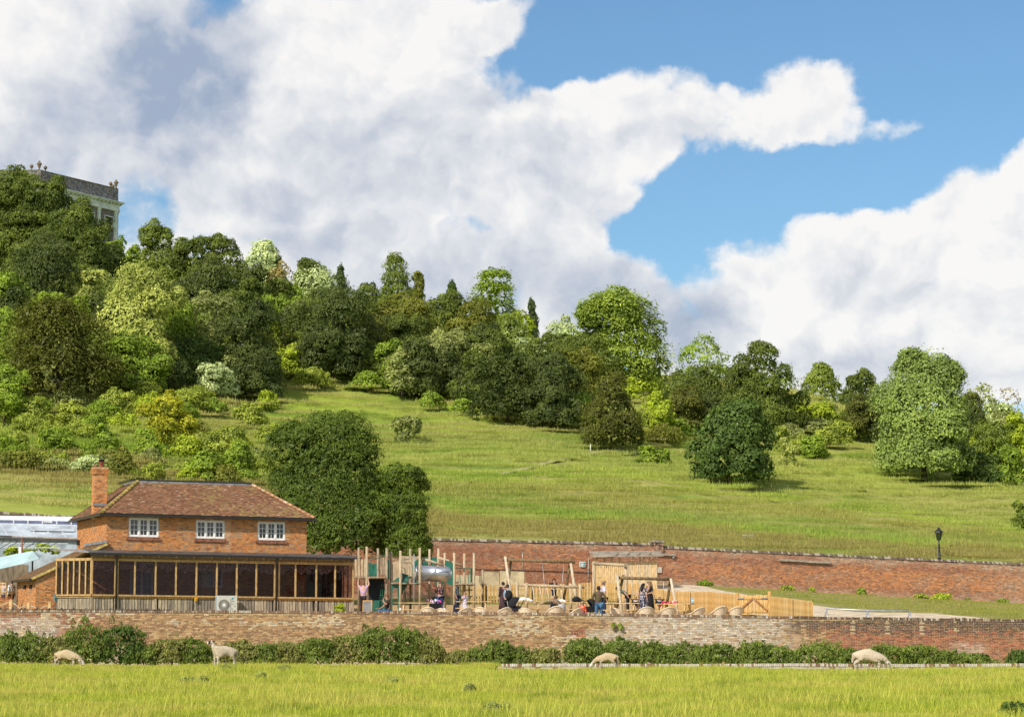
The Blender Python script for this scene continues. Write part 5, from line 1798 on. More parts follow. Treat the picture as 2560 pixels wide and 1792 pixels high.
def tile_roof(root, eave0, eave1, ridge0, ridge1, rng, tw=0.165, gauge=0.105, n_single=0, cols=None, name='roof'):
 """courses of plain tiles on the plane quad/triangle eave0-eave1-ridge1-ridge0"""
 e0, e1, r0, r1 = (np.array(p) for p in (eave0, eave1, ridge0, ridge1))
 L = max(np.linalg.norm(r0 - e0), np.linalg.norm(r1 - e1))
 mid = (r0 + r1) / 2 - (e0 + e1) / 2
 hgt = np.linalg.norm(mid)
 rows = int(hgt / gauge)
 du = (e1 - e0) / np.linalg.norm(e1 - e0)
 nrm = np.cross(du, mid / hgt)
 nrm = nrm / np.linalg.norm(nrm)
 if nrm[2] < 0:
  nrm = -nrm
 org = np.array(root.location)
 dn = -mid / hgt
 Vs, Cs = [], []
 for j in range(rows):
  f = j / rows
  a = e0 + (r0 - e0) * f
  b = e1 + (r1 - e1) * f
  w = np.linalg.norm(b - a)
  if w < 0.08:
   continue
  off = (j % 2) * tw * 0.5
  edges = np.concatenate([[0], np.arange(tw - off if off else tw, w - 0.03, tw), [w]])
  for k in range(len(edges) - 1):
   Vs.append((a + du * edges[k], a + du * (edges[k + 1] - 0.006)))
 n = len(Vs)
 A = np.array([x[0] for x in Vs])
 Bq = np.array([x[1] for x in Vs])
 up = -dn
 lift = 0.022 + rng.normal(0, 0.006, n)
 lift2 = lift + rng.normal(0, 0.004, n)
 V = np.zeros((n, 8, 3))
 tl = gauge * 1.55
 V[:, 0] = A - nrm * 0.004
 V[:, 1] = Bq - nrm * 0.004
 V[:, 2] = Bq + up * tl - nrm * 0.01
 V[:, 3] = A + up * tl - nrm * 0.01
 V[:, 4] = A + nrm * lift[:, None]
 V[:, 5] = Bq + nrm * lift2[:, None]
 V[:, 6] = Bq + up * tl + nrm * 0.003
 V[:, 7] = A + up * tl + nrm * 0.003
 ce = (A + Bq) / 2
 r1_, r2_, r3_ = rng.uniform(size=n), rng.uniform(size=n), rng.uniform(size=n)
 c = lerp((0.30, 0.135, 0.07), (0.20, 0.085, 0.05), r1_)
 c = np.where((r3_ < 0.22)[:, None], lerp((0.12, 0.065, 0.045), (0.17, 0.09, 0.06), r2_), c)
 c = np.where((r3_ > 0.80)[:, None], np.array((0.38, 0.21, 0.12)), c)
 f = fbm(ce[:, 0] * 0.9, ce[:, 2] * 2.0, 14)
 c = np.where(((f > .55) & (r2_ > .55))[:, None], np.array((0.36, 0.27, 0.10)), c)
 c = np.where((rng.uniform(size=n) > .975)[:, None], np.array((0.50, 0.45, 0.38)), c)
 c = lerp(np.array((0.25, 0.135, 0.07)), c, np.full(n, 0.5)) * rng.uniform(0.75, 1.2, (n, 1))
 if cols is not None:
  c = lerp(c, np.array(cols)[None], np.full(n, 0.5))
 mb = MB()
 poly = [Vector(e0 - nrm * 0.012), Vector(e1 - nrm * 0.012), Vector(r1 - nrm * 0.012)]
 if np.linalg.norm(r1 - r0) > 0.05:
  poly.append(Vector(r0 - nrm * 0.012))
 mb.prism(poly, Vector(-nrm * 0.10))
 rf = mb.build(name, mat('roof boarding', (0.10, 0.07, 0.05), 0.9), root, tuple(org))
 order = np.argsort(np.abs(ce[:, 0] - ce[:, 0].mean()) + np.abs(ce[:, 2] - ce[:, 2].mean()) * 1.5)
 single, rest = order[:n_single], order[n_single:]
 F = (BOX_F[None] + (np.arange(len(rest)) * 8)[:, None, None]).reshape(-1, 4)
 me = np_mesh('tiles', V[rest].reshape(-1, 3) - org, F, {'tint': ('POINT', np.repeat(c[rest], 8, 0))})
 o = obj('tiles', me, M_BRICK, rf)
 o['kind'] = 'stuff'
 cache = []
 for i in single:
  if len(cache) < 4:
   me = np_mesh('tile', V[i] - A[i], BOX_F)
   me.materials.append(M_BRICK1)
   cache.append(me)
  me = cache[int(rng.integers(0, len(cache)))]
  q = bpy.data.objects.new('tile', me)
  q.location = A[i] - org
  q.color = (*c[i], 1)
  link(q, rf)
 return rf
def half_round_run(root, p0, p1, parent, name, r, l, rng, cols):
 """separate half-round hip or ridge tiles from p0 to p1"""
 p0, p1 = Vector(p0), Vector(p1)
 d = p1 - p0
 n = max(2, int(d.length / l))
 dn = d.normalized()
 s = dn.cross(Vector((0, 0, 1))).normalized()
 u = s.cross(dn).normalized()
 for i in range(n):
  a = p0 + d * (i / n)
  mb = MB()
  K = 6
  for (t, rr) in ((0.0, r * 1.12), (1.0, r * 0.94)):
   for k in range(K + 1):
    th = math.pi * k / K
    mb.v.append(dn * (t * d.length / n * 0.99) + s * (math.cos(th) * rr) + u * (math.sin(th) * rr * 0.85 - 0.03))
  for k in range(K):
   mb.face((k, k + 1, K + 2 + k, K + 1 + k), True)
  mb.face(list(range(K + 1)))
  mb.face(list(range(K + 1, 2 * K + 2))[::-1])
  o = mb.build(name, M_BRICK1, parent)
  o.location = a - Vector(root.location)
  c = np.array(cols[int(rng.integers(0, len(cols)))]) * rng.uniform(0.8, 1.2)
  o.color = (*c, 1)
def build_house():
 rng = np.random.default_rng(31)
 org = tuple(hp(6, 4, 0))
 root = empty('brick_house', org, 0, 'two storey orange brick house with tiled hipped roof behind a long glazed verandah', 'house')
 M_CORE = mat('cream lime mortar', (0.60, 0.47, 0.28), 0.95, 0.2, 3.0, spec=0.1)
 def uw(px, py, v):
  """house (u, w) of a pixel on the plane v"""
  d = ray(px, py)
  P0 = Vector((0, 0, CAMZ))
  o = HO + HV * v
  s = (o - P0).dot(HV) / d.dot(HV)
  q = P0 + d * s - o
  u = q.dot(HU)
  return u, q.z - HK * u
 wins = []
 for (x0, y0, x1, y1) in ((322, 1293, 397, 1343), (490, 1299, 562, 1347), (644, 1303, 713, 1351)):
  a, b = uw(x0, y0, VF), uw(x1, y1, VF)
  ym = (a[1] + b[1]) / 2
  wins.append((a[0], b[0], b[1], a[1]))
 door = []
 for (x0, y0, x1, y1) in ((325, 1400, 384, 1530), (490, 1408, 558, 1468)):
  a, b = uw(x0, y0, VF), uw(x1, y1, VF)
  door.append((a[0], b[0], max(b[1], 0.05), a[1]))
 openings = wins + door
 hb = HB()
 def wall_with_holes(v0, v1, u0, u1, w0, w1, holes):
  us = sorted(set([u0, u1] + [h[0] for h in holes] + [h[1] for h in holes]))
  for a, b in zip(us[:-1], us[1:]):
   hs = sorted([h for h in holes if h[0] <= a + 1e-6 and h[1] >= b - 1e-6], key=lambda h: h[2])
   z = w0
   for h in hs:
    if h[2] > z + 0.02:
     hb.hbox(a, b, v0, v1, z, h[2])
    z = h[3]
   hb.hbox(a, b, v0, v1, z, w1)
 wall_with_holes(VF, VF + 0.24, UL, UR, -0.3, WE - 0.02, openings)
 hb.hbox(UL, UL + 0.24, VF + 0.24, VB, -0.3, WE - 0.02)
 hb.hbox(UR - 0.24, UR, VF + 0.24, VB, -0.3, WE - 0.02)
 hb.hbox(UL + 0.24, UR - 0.24, VB - 0.24, VB, -0.3, WE - 0.02)
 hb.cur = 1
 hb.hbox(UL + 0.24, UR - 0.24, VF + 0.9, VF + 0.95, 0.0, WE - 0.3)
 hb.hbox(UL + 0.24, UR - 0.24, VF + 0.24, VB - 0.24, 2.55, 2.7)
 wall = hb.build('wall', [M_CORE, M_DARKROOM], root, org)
 B = bond(UR - UL, lambda u: WE - 0.03, 0.0, rng, openings=[(a - UL, b - UL, c, d) for a, b, c, d in openings], flemish=True, course=0.076)
 f0 = hp(UL, VF, 0)
 du = HU + Vector((0, 0, HK))
 mp = plane_map(f0, du, -HV)
 uc, wc = (B[:, 0] + B[:, 1]) / 2, (B[:, 2] + B[:, 3]) / 2
 c = brick_cols(len(B), rng, uc, wc)
 score = np.abs(wc - 4.4) * 1.3 + np.abs(uc - 3.2) * 0.4
 score[wc < 3.45] += 20
 stain = (np.abs(uc - 6.65) < 0.12) & (wc > 3.4)
 c = np.where(stain[:, None], lerp(c, (0.66, 0.42, 0.26), np.full(len(c), .6)), c)
 lay_bricks(wall, B, c, mp, rng, 300, org, np.argsort(score))
 B = bond(VB - VF, lambda u: WE - 0.03, 0.0, rng, flemish=True, course=0.076)
 mp = plane_map(hp(UL, VB, 0), -HV, -HU)
 c = brick_cols(len(B), rng, (B[:, 0] + B[:, 1]) / 2 + 30, (B[:, 2] + B[:, 3]) / 2, 1.05)
 lay_bricks(wall, B, c, mp, rng, 0, org)
 B = bond(VB - VF, lambda u: WE - 0.03, 0.0, rng, flemish=True, course=0.076)
 mp = plane_map(hp(UR, VF, 0), HV, HU)
 c = brick_cols(len(B), rng, (B[:, 0] + B[:, 1]) / 2 + 60, (B[:, 2] + B[:, 3]) / 2)
 lay_bricks(wall, B, c, mp, rng, 0, org)
 for (u0, u1, w0, w1) in wins:
  w_ = house_window(root, u0 + 0.012, u1 - 0.012, w0 + 0.01, w1 - 0.01, VF + 0.03)
  sb = HB()
  sb.hbox(u0 - 0.10, u1 + 0.10, VF - 0.09, VF - 0.013, w0 - 0.17, w0 - 0.03)
  sb.hbox(u0 - 0.02, u1 + 0.02, VF - 0.10, VF + 0.03, w0 - 0.028, w0 + 0.008)
  sb.build('sill', M_SILLT, w_, org)
  cb = HB()
  cb.hbox(u0 + 0.1, u1 - 0.1, VF + 0.3, VF + 0.34, w0 + 0.02, w0 + 0.1)
  cb.hbox(u0 + 0.62, u0 + 0.95, VF + 0.32, VF + 0.36, w0 + 0.1, w0 + 0.34)
  cb.build('window_board', M_OAKG, w_, org)
 (u0, u1, w0, w1) = door[0]
 house_window(root, u0 + .01, u1 - .01, w0, w1, VF + 0.03, cols=(2, 2), rows=6, frame=M_GREYW, fw=0.1)
 (u0, u1, w0, w1) = door[1]
 house_window(root, u0 + .01, u1 - .01, w0, w1, VF + 0.03, cols=(2, 2, 2), rows=4, frame=M_GREYW)
 ov = 0.36
 RW = RIDGE_W
 rv = RIDGE_V - VF
 rl, rr = UL + 2.15, UR - 2.45
 e00, e10 = hp(UL - ov, VF - ov, WE), hp(UR + ov, VF - ov, WE)
 e01, e11 = hp(UL - ov, VB + ov, WE), hp(UR + ov, VB + ov, WE)
 v1, v2 = VF + 2.55, VB - 2.55
 r00, r10, r01, r11 = hp(rl, v1, RW), hp(rr, v1, RW), hp(rl, v2, RW), hp(rr, v2, RW)
 rf = tile_roof(root, e00, e10, r00, r10, rng, n_single=300)
 tile_roof(root, e01, e00, r01, r00, rng)
 tile_roof(root, e10, e11, r10, r11, rng)
 tile_roof(root, e11, e01, r11, r01, rng)
 half_round_run(root, e00 + Vector((0, 0, .03)), r00 + Vector((0, 0, .05)), rf, 'hip_tile', 0.125, 0.32, rng, [(0.40, 0.30, 0.08), (0.36, 0.20, 0.08), (0.30, 0.24, 0.07)])
 half_round_run(root, e10 + Vector((0, 0, .03)), r10 + Vector((0, 0, .05)), rf, 'hip_tile', 0.115, 0.32, rng, [(0.48, 0.26, 0.14), (0.42, 0.22, 0.12), (0.55, 0.38, 0.24)])
 hb = HB()
 hb.hbox(rl - 0.05, rr + 0.05, v1 - 0.06, v2 + 0.06, RW - 0.03, RW + 0.06)
 hb.build('roof_flat', M_LEAD, rf, org)
 hb = HB()
 hb.hbox(rl - 0.35, rr + 0.02, v1 + 0.18, v1 + 0.3, RW + 0.06, RW + 0.17)
 hb.hbox(rl - 0.35, rl - 0.25, v1 + 0.3, v2, RW + 0.06, RW + 0.17)
 hb.build('parapet_edge', M_GUT, rf, org)
 hb = HB()
 hb.hbox(UL - ov - 0.1, UR + ov + 0.1, VF - ov - 0.11, VF - ov, WE - 0.15, WE - 0.03)
 hb.hbox(UL - ov - 0.1, UL - ov, VF - ov, VB + ov, WE - 0.15, WE - 0.03)
 hb.hbox(UR + ov, UR + ov + 0.1, VF - ov, VB + ov, WE - 0.15, WE - 0.03)
 hb.build('gutter', M_GUT, root, org)
 hb = HB()
 hb.hbox(UL - ov, UR + ov, VF - ov + 0.02, VF - 0.02, WE - 0.13, WE - 0.06)
 hb.hbox(UL - ov, UL - 0.02, VF - 0.02, VB + ov, WE - 0.13, WE - 0.06)
 hb.hbox(UR + 0.02, UR + ov, VF - 0.02, VB + ov, WE - 0.13, WE - 0.06)
 hb.build('soffit', mat('dark soffit', (0.06, 0.045, 0.035), 0.8), root, org)
 cu, cv = UL + 0.1, VF + 2.55
 cp = at(249, 1260, (hp(cu, cv, 0)).y)
 best = min(np.linspace(UL - 0.6, UL + 2.0, 200), key=lambda u: abs((1280 + FPX * hp(u, cv, 0).x / hp(u, cv, 0).y) - 249))
 cu = float(best)
 ch = CAMZ + (1560 - 1172) / FPX * hp(cu, cv, 0).y - HO.z - HK * cu
 cw = 0.36
 hb = HB()
 hb.hbox(cu - cw, cu + cw, cv - 0.3, cv + 0.3, WE - 0.2, ch - 0.01)
 chim = hb.build('chimney', M_CORE, root, org)
 for (o_, d_, n_, ln) in ((hp(cu - cw, cv - 0.3, 0), HU, -HV, 2 * cw), (hp(cu - cw, cv + 0.3, 0), -HV, -HU, 0.6), (hp(cu + cw, cv - 0.3, 0), HV, HU, 0.6)):
  B = bond(ln, lambda u: ch - 0.4, WE - 0.05, rng, flemish=True, course=0.076)
  c = brick_cols(len(B), rng, B[:, 0] + 11, B[:, 2], 1.12)
  lay_bricks(chim, B, c, plane_map(o_, d_, n_), rng, 0, org)
 for k, (w0, w1, e) in enumerate(((ch - 0.40, ch - 0.33, 0.025), (ch - 0.33, ch - 0.02, 0.06))):
  for (o_, d_, n_, ln) in ((hp(cu - cw - e, cv - 0.3 - e, 0), HU, -HV, 2 * (cw + e)), (hp(cu - cw - e, cv + 0.3 + e, 0), -HV, -HU, 0.6 + 2 * e), (hp(cu + cw + e, cv - .3 - e, 0), HV, HU, .6 + 2 * e)):
   B = bond(ln, lambda u: w1 + 0.01, w0, rng, flemish=True, course=0.076)
   c = brick_cols(len(B), rng, B[:, 0] + 3, B[:, 2], 0.95)
   lay_bricks(chim, B, c, plane_map(o_, d_, n_), rng, 0, org)
  hb = HB()
  hb.hbox(cu - cw - e + .012, cu + cw + e - .012, cv - .3 - e + .012, cv + .3 + e - .012, w0, w1)
  hb.build('chimney_head', M_CORE, chim, org)
 hb = HB()
 hb.hbox(cu - cw - 0.04, cu + cw + 0.04, cv - 0.34, cv + 0.34, ch - 0.02, ch + 0.04)
 hb.build('chimney_cap', mat('mortar cap', (0.45, 0.33, 0.2), 0.9), chim, org)
 pot = MB()
 q = hp(cu + 0.08, cv, ch + 0.03)
 pot.lathe([(0.15, 0), (0.155, 0.04), (0.13, 0.08), (0.125, 0.24), (0.155, 0.25), (0.155, 0.29), (0.12, 0.29)], tuple(q), 14)
 pot.build('chimney_pot', mat('terracotta pot', (0.30, 0.09, 0.05), 0.8, 0.2), chim, org)
 cowl = MB()
 cowl.lathe([(0.12, 0.29), (0.12, 0.32), (0.14, 0.33), (0.14, 0.42), (0.17, 0.43), (0.14, 0.47), (0.04, 0.48)], tuple(q), 12)
 cowl.build('cowl', M_GUT, chim, org)
 q2 = hp(cu - 0.2, cv + .1, ch + 0.03)
 p2 = MB()
 p2.lathe([(0.10, 0), (0.09, 0.12), (0.07, 0.16)], tuple(q2), 10)
 p2.build('chimney_pot', mat('terracotta pot', (0.30, 0.09, 0.05)), chim, org)
 hb = HB()
 hb.hbox(cu - cw - .05, cu + cw + .05, cv - .36, cv - .31, WE + 0.5, WE + 0.62)
 hb.build('flashing', M_LEAD, chim, org)
 hb = HB()
 hb.hbox(UL - 0.18, UL - 0.02, VB - 1.0, VB - 0.85, 3.9, 4.2)
 hb.build('wall_lamp', M_GUT, root, org)
 a0, a1 = -2.65, UL - 0.01
 v0, v1 = 1.72, 8.0
 hl, hr = 1.95, 3.75
 hb = HB()
 def lean_w(u):
  return hl + (hr - hl) * (u - a0) / (a1 - a0)
 b = len(hb.v)
 for (u, v) in ((a0, v0), (a1, v0), (a1, v1), (a0, v1)):
  hb.v += [hp(u, v, -0.3), hp(u, v, lean_w(u) - 0.05)]
 hb.face((b, b + 2, b + 3, b + 1))
 hb.face((b + 6, b, b + 1, b + 7))
 hb.face((b + 2, b + 4, b + 5, b + 3))
 hb.face((b + 4, b + 6, b + 7, b + 5))
 hb.face((b + 1, b + 3, b + 5, b + 7))
 lt = hb.build('lean_to', M_CORE, root, org)
 B = bond(a1 - a0, lambda u: lean_w(a0 + u) - 0.06, 0.0, rng, flemish=True, course=0.076)
 c = brick_cols(len(B), rng, B[:, 0] + 71, B[:, 2], 0.95)
 lay_bricks(lt, B, c, plane_map(hp(a0, v0, 0), du, -HV), rng, 0, org)
 B = bond(v1 - v0, lambda u: hl - 0.06, 0.0, rng, flemish=True, course=0.076)
 c = brick_cols(len(B), rng, B[:, 0] + 91, B[:, 2], 1.05)
 lay_bricks(lt, B, c, plane_map(hp(a0, v1, 0), -HV, -HU), rng, 0, org)
 s = (hr - hl) / (a1 - a0)
 tile_roof(root, hp(a0 - 0.25, v1 + .1, hl - s * .25), hp(a0 - 0.25, v0 - 0.12, hl - s * .25), hp(a1, v1 + .1, hr), hp(a1, v0 - 0.12, hr), rng, cols=(0.22, 0.14, 0.07), name='lean_to_roof')
 hb = HB()
 hb.bar(hp(a0 - .25, v0 - 0.15, hl - s * .25 - 0.03), hp(a1, v0 - 0.15, hr - 0.03), 0.04, 0.13)
 hb.build('verge_board', mat('yellow lichened verge', (0.60, 0.46, 0.16), 0.8, .2), root, org)
 hb = HB()
 hb.hbox(a0 - 0.36, a0 - 0.26, v0 - 0.15, v1, hl - s * .25 - 0.12, hl - s * .25 - 0.01)
 hb.build('gutter', M_GUT, root, org)
 hb = HB()
 hb.hbox(a1 - 0.06, a1 - 0.012, v0 - 0.1, v1, hr + 0.03, hr + 0.17)
 hb.build('flashing', M_LEAD, root, org)
 hb = HB()
 hb.hbox(a0 - 0.16, a0 - 0.02, v0 + 1.1, v0 + 1.2, 1.3, 1.52)
 hb.hbox(a0 - 0.16, a0 - 0.02, v0 + 3.1, v0 + 3.2, 1.3, 1.52)
 hb.build('wall_lamp', M_GUT, root, org)
 vr = empty('verandah', tuple(hp(6, 0, 0)), 0, 'long timber verandah with clear sheets and board skirting along the house front', 'verandah')
 vo = tuple(vr.location)
 E1 = 14.25
 W_SILL, W_TOP = 1.0, 2.78
 def upx(px, v=0.0):
  return uw(px, 1490, v)[0]
 posts = [upx(x) for x in (229, 287, 293, 336, 388, 439, 490, 541, 591, 640, 686, 697, 738, 790, 837, 882)]
 heavy = (upx(229), upx(288), upx(389), upx(488), upx(687), upx(790), upx(882))
 class Frame:
  """edge of the verandah in plan: origin, direction"""
  def __init__(self, o, d):
   self.o, self.d = Vector(o), Vector(d)
   self.n = Vector((self.d.y, -self.d.x, 0)).normalized()
  def p(self, s, out, w):
   return self.o + self.d * s + self.n * out + Vector((0, 0, w))
 F1 = Frame(hp(0, 0, 0), HU + Vector((0, 0, HK)))
 cd_ = (HU * 0.707 - HV * 0.707)
 F0 = Frame(hp(0, 0, 0) - cd_ * 2.28, cd_)
 F0.o.z += 0.0
 def post(F, s, w, t, lo, hi, m, name='post', out=0.0):
  mb = MB()
  mb.bar(F.p(s, out, lo), F.p(s, out, hi), w, t, up=F.n)
  return mb.build(name, m, vr, vo)
 def rail(F, s0, s1, out, w, t, h, m, name):
  mb = MB()
  mb.bar(F.p(s0, out, w), F.p(s1, out, w), t, h)
  return mb.build(name, m, vr, vo)
 for s in posts:
  post(F1, s, 0.085, 0.10, W_SILL + 0.03, W_TOP, M_OAK)
 for s in heavy:
  post(F1, s, 0.11, 0.11, -0.1, W_SILL - 0.17, M_OAKG, 'skirt_post')
 canted = [0.05, 0.42, 0.79, 1.15, 1.52, 1.9, 2.24]
 for s in canted:
  post(F0, s, 0.08, 0.12, W_SILL + 0.03, W_TOP, M_OAK)
 for F, s0, s1 in ((F1, 0.0, E1), (F0, 0.0, 2.28)):
  rail(F, s0, s1, 0.03, W_SILL - 0.02, 0.18, 0.08, M_OAK, 'sill')
  rail(F, s0, s1, 0.015, W_SILL - 0.11, 0.10, 0.08, mat('orange oak', (0.50, 0.27, 0.08), .7, .2, 5.), 'sill_rail')
  rail(F, s0, s1, 0.02, W_TOP + 0.07, 0.12, 0.14, M_OAK, 'head_beam')
  rail(F, s0, s1, -0.05, W_SILL - 0.55, 0.04, 0.9, M_DARKROOM, 'skirt_backing')  # near-black sheet so the gaps between boards look shaded
 mbs = {}
 for F, L_, bw in ((F1, E1, 0.165), (F0, 2.28, 0.085)):
  s = 0.06
  while s < L_ - 0.06:
   w = bw * rng.uniform(0.85, 1.15)
   if not (F is F1 and any(abs(s + w / 2 - h) < 0.10 for h in heavy)):
    mb = MB()
    o_ = rng.uniform(-0.008, 0.008)
    mb.bar(F.p(s + w / 2, o_, -0.12), F.p(s + w / 2, o_, W_SILL - 0.155 - rng.uniform(0, 0.01)), w - 0.032, 0.024, up=F.n)
    mb.build('board', M_BOARD if rng.uniform() < .6 else M_BOARD2, vr, vo)
   s += w
 for F, ss_ in ((F1, [p for p in posts]), (F0, canted)):
  for a, b in zip(ss_[:-1], ss_[1:]):
   if b - a < 0.2:
    continue
   mb = MB()
   mb.bar(F.p(a + 0.04, -0.01, (W_SILL + W_TOP) / 2 + .02), F.p(b - 0.04, -0.01, (W_SILL + W_TOP) / 2 + .02), 0.006, W_TOP - W_SILL - 0.03)
   mb.build('pane', M_SCREEN, vr, vo)
 mb = MB()
 n = 230
 us = np.linspace(-0.25, E1 + 0.35, n)
 for i, u in enumerate(us):
  w = 0.014 * (1 if i % 2 else -1)
  fr = 3.20
  vb_ = VF - 0.02
  mb.v += [hp(u, -0.30, fr + w), hp(u, vb_, 3.42 + w), hp(u, -0.30, fr + w - 0.006), hp(u, vb_, 3.42 + w - 0.006)]
 for i in range(n - 1):
  a = i * 4
  mb.face((a, a + 4, a + 5, a + 1))
  mb.face((a + 2, a + 3, a + 7, a + 6))
  mb.face((a, a + 2, a + 6, a + 4))
 mb.build('verandah_roof', M_STEELROOF, vr, vo)
 mb = MB()
 q0, q1, q2, q3 = hp(-0.25, -0.30, 3.19), hp(-0.25, VF - 0.2, 3.4), F0.p(-0.25, 0.25, 3.36), F0.p(2.2, 0.33, 3.19)
 mb.prism([q0, q1, q2, q3], Vector((0, 0, 0.03)))
 mb.build('verandah_roof', mat('flat grey roof edge', (0.30, 0.27, 0.25), 0.7, .2), vr, vo)
 hb = HB()
 hb.hbox(-0.2, E1 + 0.4, -0.40, -0.30, 3.08, 3.18)
 hb.build('gutter', M_GUT, vr, vo)
 hb = HB()
 hb.hbox(-0.1, E1 + 0.1, -0.20, -0.14, 2.93, 3.09)
 hb.build('fascia', mat('dark fascia', (0.20, 0.13, 0.06), .8), vr, vo)
 for s in np.arange(0.6, E1, 0.95):
  hb = HB()
  hb.hbox(s, s + 0.09, -0.26, VF - .02, 3.0, 3.12)
  hb.build('rafter', M_OAK, vr, vo)
 for px in (289, 689):
  u = upx(px)
  mb = MB()
  mb.tube([hp(u, -0.33, 3.12), hp(u, -0.30, 2.95), hp(u, -0.14, 2.75), hp(u, -0.14, -0.1)], 0.05, 8)
  mb.build('downpipe', M_GUT, vr, vo)
 for k in range(3):
  mb = MB()
  v = 0.12 + k * 0.85
  mb.bar(hp(E1 + 0.02, v, W_SILL), hp(E1 + 0.02, v, W_TOP), 0.08, 0.08)
  mb.build('post', M_OAKG, vr, vo)
 hb = HB()
 hb.hbox(E1, E1 + 0.05, 0.1, VF + 0.4, -0.1, W_SILL)
 hb.hbox(E1, E1 + 0.05, 0.1, VF + 0.4, W_TOP, W_TOP + 0.12)
 hb.build('end_boarding', M_BOARD2, vr, vo)
 hb = HB()
 hb.hbox(UR + 0.02, E1, VF + 0.1, VF + 0.16, -0.1, 3.1)
 hb.build('back_partition', mat('dark timber', (0.10, 0.075, 0.05), .85, .3, 3., stretch=(6, 6, .5)), vr, vo)
 hb = HB()
 hb.hbox(-0.1, E1, 0.05, VF - 0.02, 0.0, 0.06)
 hb.build('deck', M_OAKG, vr, vo)
 for px in (442, 500):
  u = uw(px, 1470, 1.2)[0]
  hb = HB()
  hb.hbox(u - .06, u + .06, 1.15, 1.27, .06, 3.1)
  hb.build('inner_post', mat('brown oak post', (0.28, 0.15, 0.06), .8, .25), vr, vo)
 rngw = np.random.default_rng(8)
 n = 9000
 u = rngw.uniform(0.1, E1 - 0.2, n)
 strand = fbm(u * 3.0, u * 0, 4)
 drop = (rngw.uniform(0, 1, n) ** 1.3) * (0.22 + 0.62 * strand)
 v = rngw.uniform(0.09, 0.42, n)
 P = np.array([hp(a, b, 2.86 - c_) for a, b, c_ in zip(u, v, drop)])
 s = 0.045
 dv = rngw.normal(0, 1, (n, 3))
 t1 = unit(dv)
 t2 = unit(np.cross(t1, rngw.normal(0, 1, (n, 3))))
 V = np.stack([P - t1 * s, P + t2 * s * .7, P + t1 * s, P - t2 * s * .7], 1).reshape(-1, 3)
 wis = np_mesh('wisteria', V - np.array(hp(7, .5, 2.8)), np.arange(n * 4).reshape(n, 4), {'tint': ('POINT', np.repeat(rngw.uniform(0, 1, n), 4))})
 o = obj('wisteria', wis, leaf_mat('wisteria blossom', (0.16, 0.11, 0.24), (0.49, 0.42, 0.49), .45), None, hp(7, .5, 2.8))
 tag(o, 'purple wisteria blossom hanging under the verandah roof', 'flowers')
 u = uw(566, 1500, -0.45)[0]
 ac = empty('air_conditioner', tuple(hp(u, -0.42, 0.18)), math.atan2(HU.y, HU.x), 'white air conditioning unit with round fan grille against the verandah boards', 'air conditioner')
 M_AC = mat('ivory enamel', (0.60, 0.58, 0.52), .45, .06, 3.)
 M_ACS = mat('blue grey side panel', (0.30, 0.36, 0.44), .5, .1, 3.)
 W, Hh, Dp = 1.10, 0.86, 0.34
 mb = MB()
 mb.box((0, 0, Hh / 2), (W, Dp, Hh))
 mb.build('body', M_AC, ac)
 mb = MB()
 mb.box((-W / 2 - 0.004, 0, Hh / 2), (0.008, Dp * .96, Hh * .97))
 mb.build('side_panel', M_ACS, ac)
 fx, fz = -0.16, 0.36
 mb = MB()
 mb.box((fx, -Dp / 2 - 0.004, fz + .01), (0.66, 0.008, 0.68))
 mb.build('grille_panel', mat('grille panel', (0.60, 0.57, 0.50), .5, .05), ac)
 mb = MB()
 Mx = Matrix.Translation((fx, -Dp / 2 - 0.012, fz)) @ Matrix.Rotation(math.pi / 2, 4, 'X')
 mb.lathe([(0.30, -0.004), (0.30, 0.004)], (0, 0, 0), 28, True, Mx)
 mb.build('fan_opening', mat('fan dark', (0.05, 0.05, 0.05), .6), ac)
 mb = MB()
 for k in range(30):
  t = 2 * math.pi * k / 30
  p0 = Vector((fx + 0.06 * math.cos(t), -Dp / 2 - 0.022, fz + 0.06 * math.sin(t)))
  p1 = Vector((fx + 0.30 * math.cos(t + .5), -Dp / 2 - 0.022, fz + 0.30 * math.sin(t + .5)))
  mb.bar(p0, p1, 0.014, 0.01, up=(0, 1, 0))
 g = mb.build('fan_grille', M_AC, ac)
 g['kind'] = 'stuff'
 mb = MB()
 mb.box((fx, -Dp / 2 - 0.03, fz), (0.13, 0.012, 0.13))
 mb.build('fan_hub', M_WHITE, ac)
 mb = MB()
 mb.box((0.21, -Dp / 2 - 0.004, Hh * .42), (0.025, 0.008, Hh * .8))
 mb.build('seam', mat('seam grey', (0.3, 0.3, 0.3), .6), ac)
 y = -Dp / 2 - 0.004
 mb = MB()
 mb.prism([Vector((0.26, y, 0.74)), Vector((0.42, y, 0.79)), Vector((0.27, y, 0.62))], Vector((0, -0.006, 0)))
 mb.build('emblem', mat('cyan print', (0.05, 0.48, 0.58), .5, .03), ac)
 mb = MB()
 mb.prism([Vector((0.26, y - .007, 0.745)), Vector((0.33, y - .007, 0.755)), Vector((0.265, y - .007, 0.68))], Vector((0, -0.004, 0)))
 mb.build('emblem', mat('navy print', (0.01, 0.05, 0.16), .5, .03), ac)
 mb = MB()
 for (x, z, w) in ((.33, .56, .13), (.31, .41, .08), (.42, .30, .08), (.28, .16, .09)):
  k = 5 if w > .1 else 3
  for i in range(k):
   mb.box((x - w / 2 + w * (i + .5) / k, y, z), (w / k * .7, 0.004, 0.03))
 lt_ = mb.build('lettering', mat('brown print', (0.25, 0.17, 0.12), .6), ac)
 mb = MB()
 mb.box((-.35, 0, -.1), (.08, Dp * .9, .2))
 mb.box((.35, 0, -.1), (.08, Dp * .9, .2))
 mb.build('feet', M_GUT, ac)
 u = uw(490, 1497, -0.1)[0]
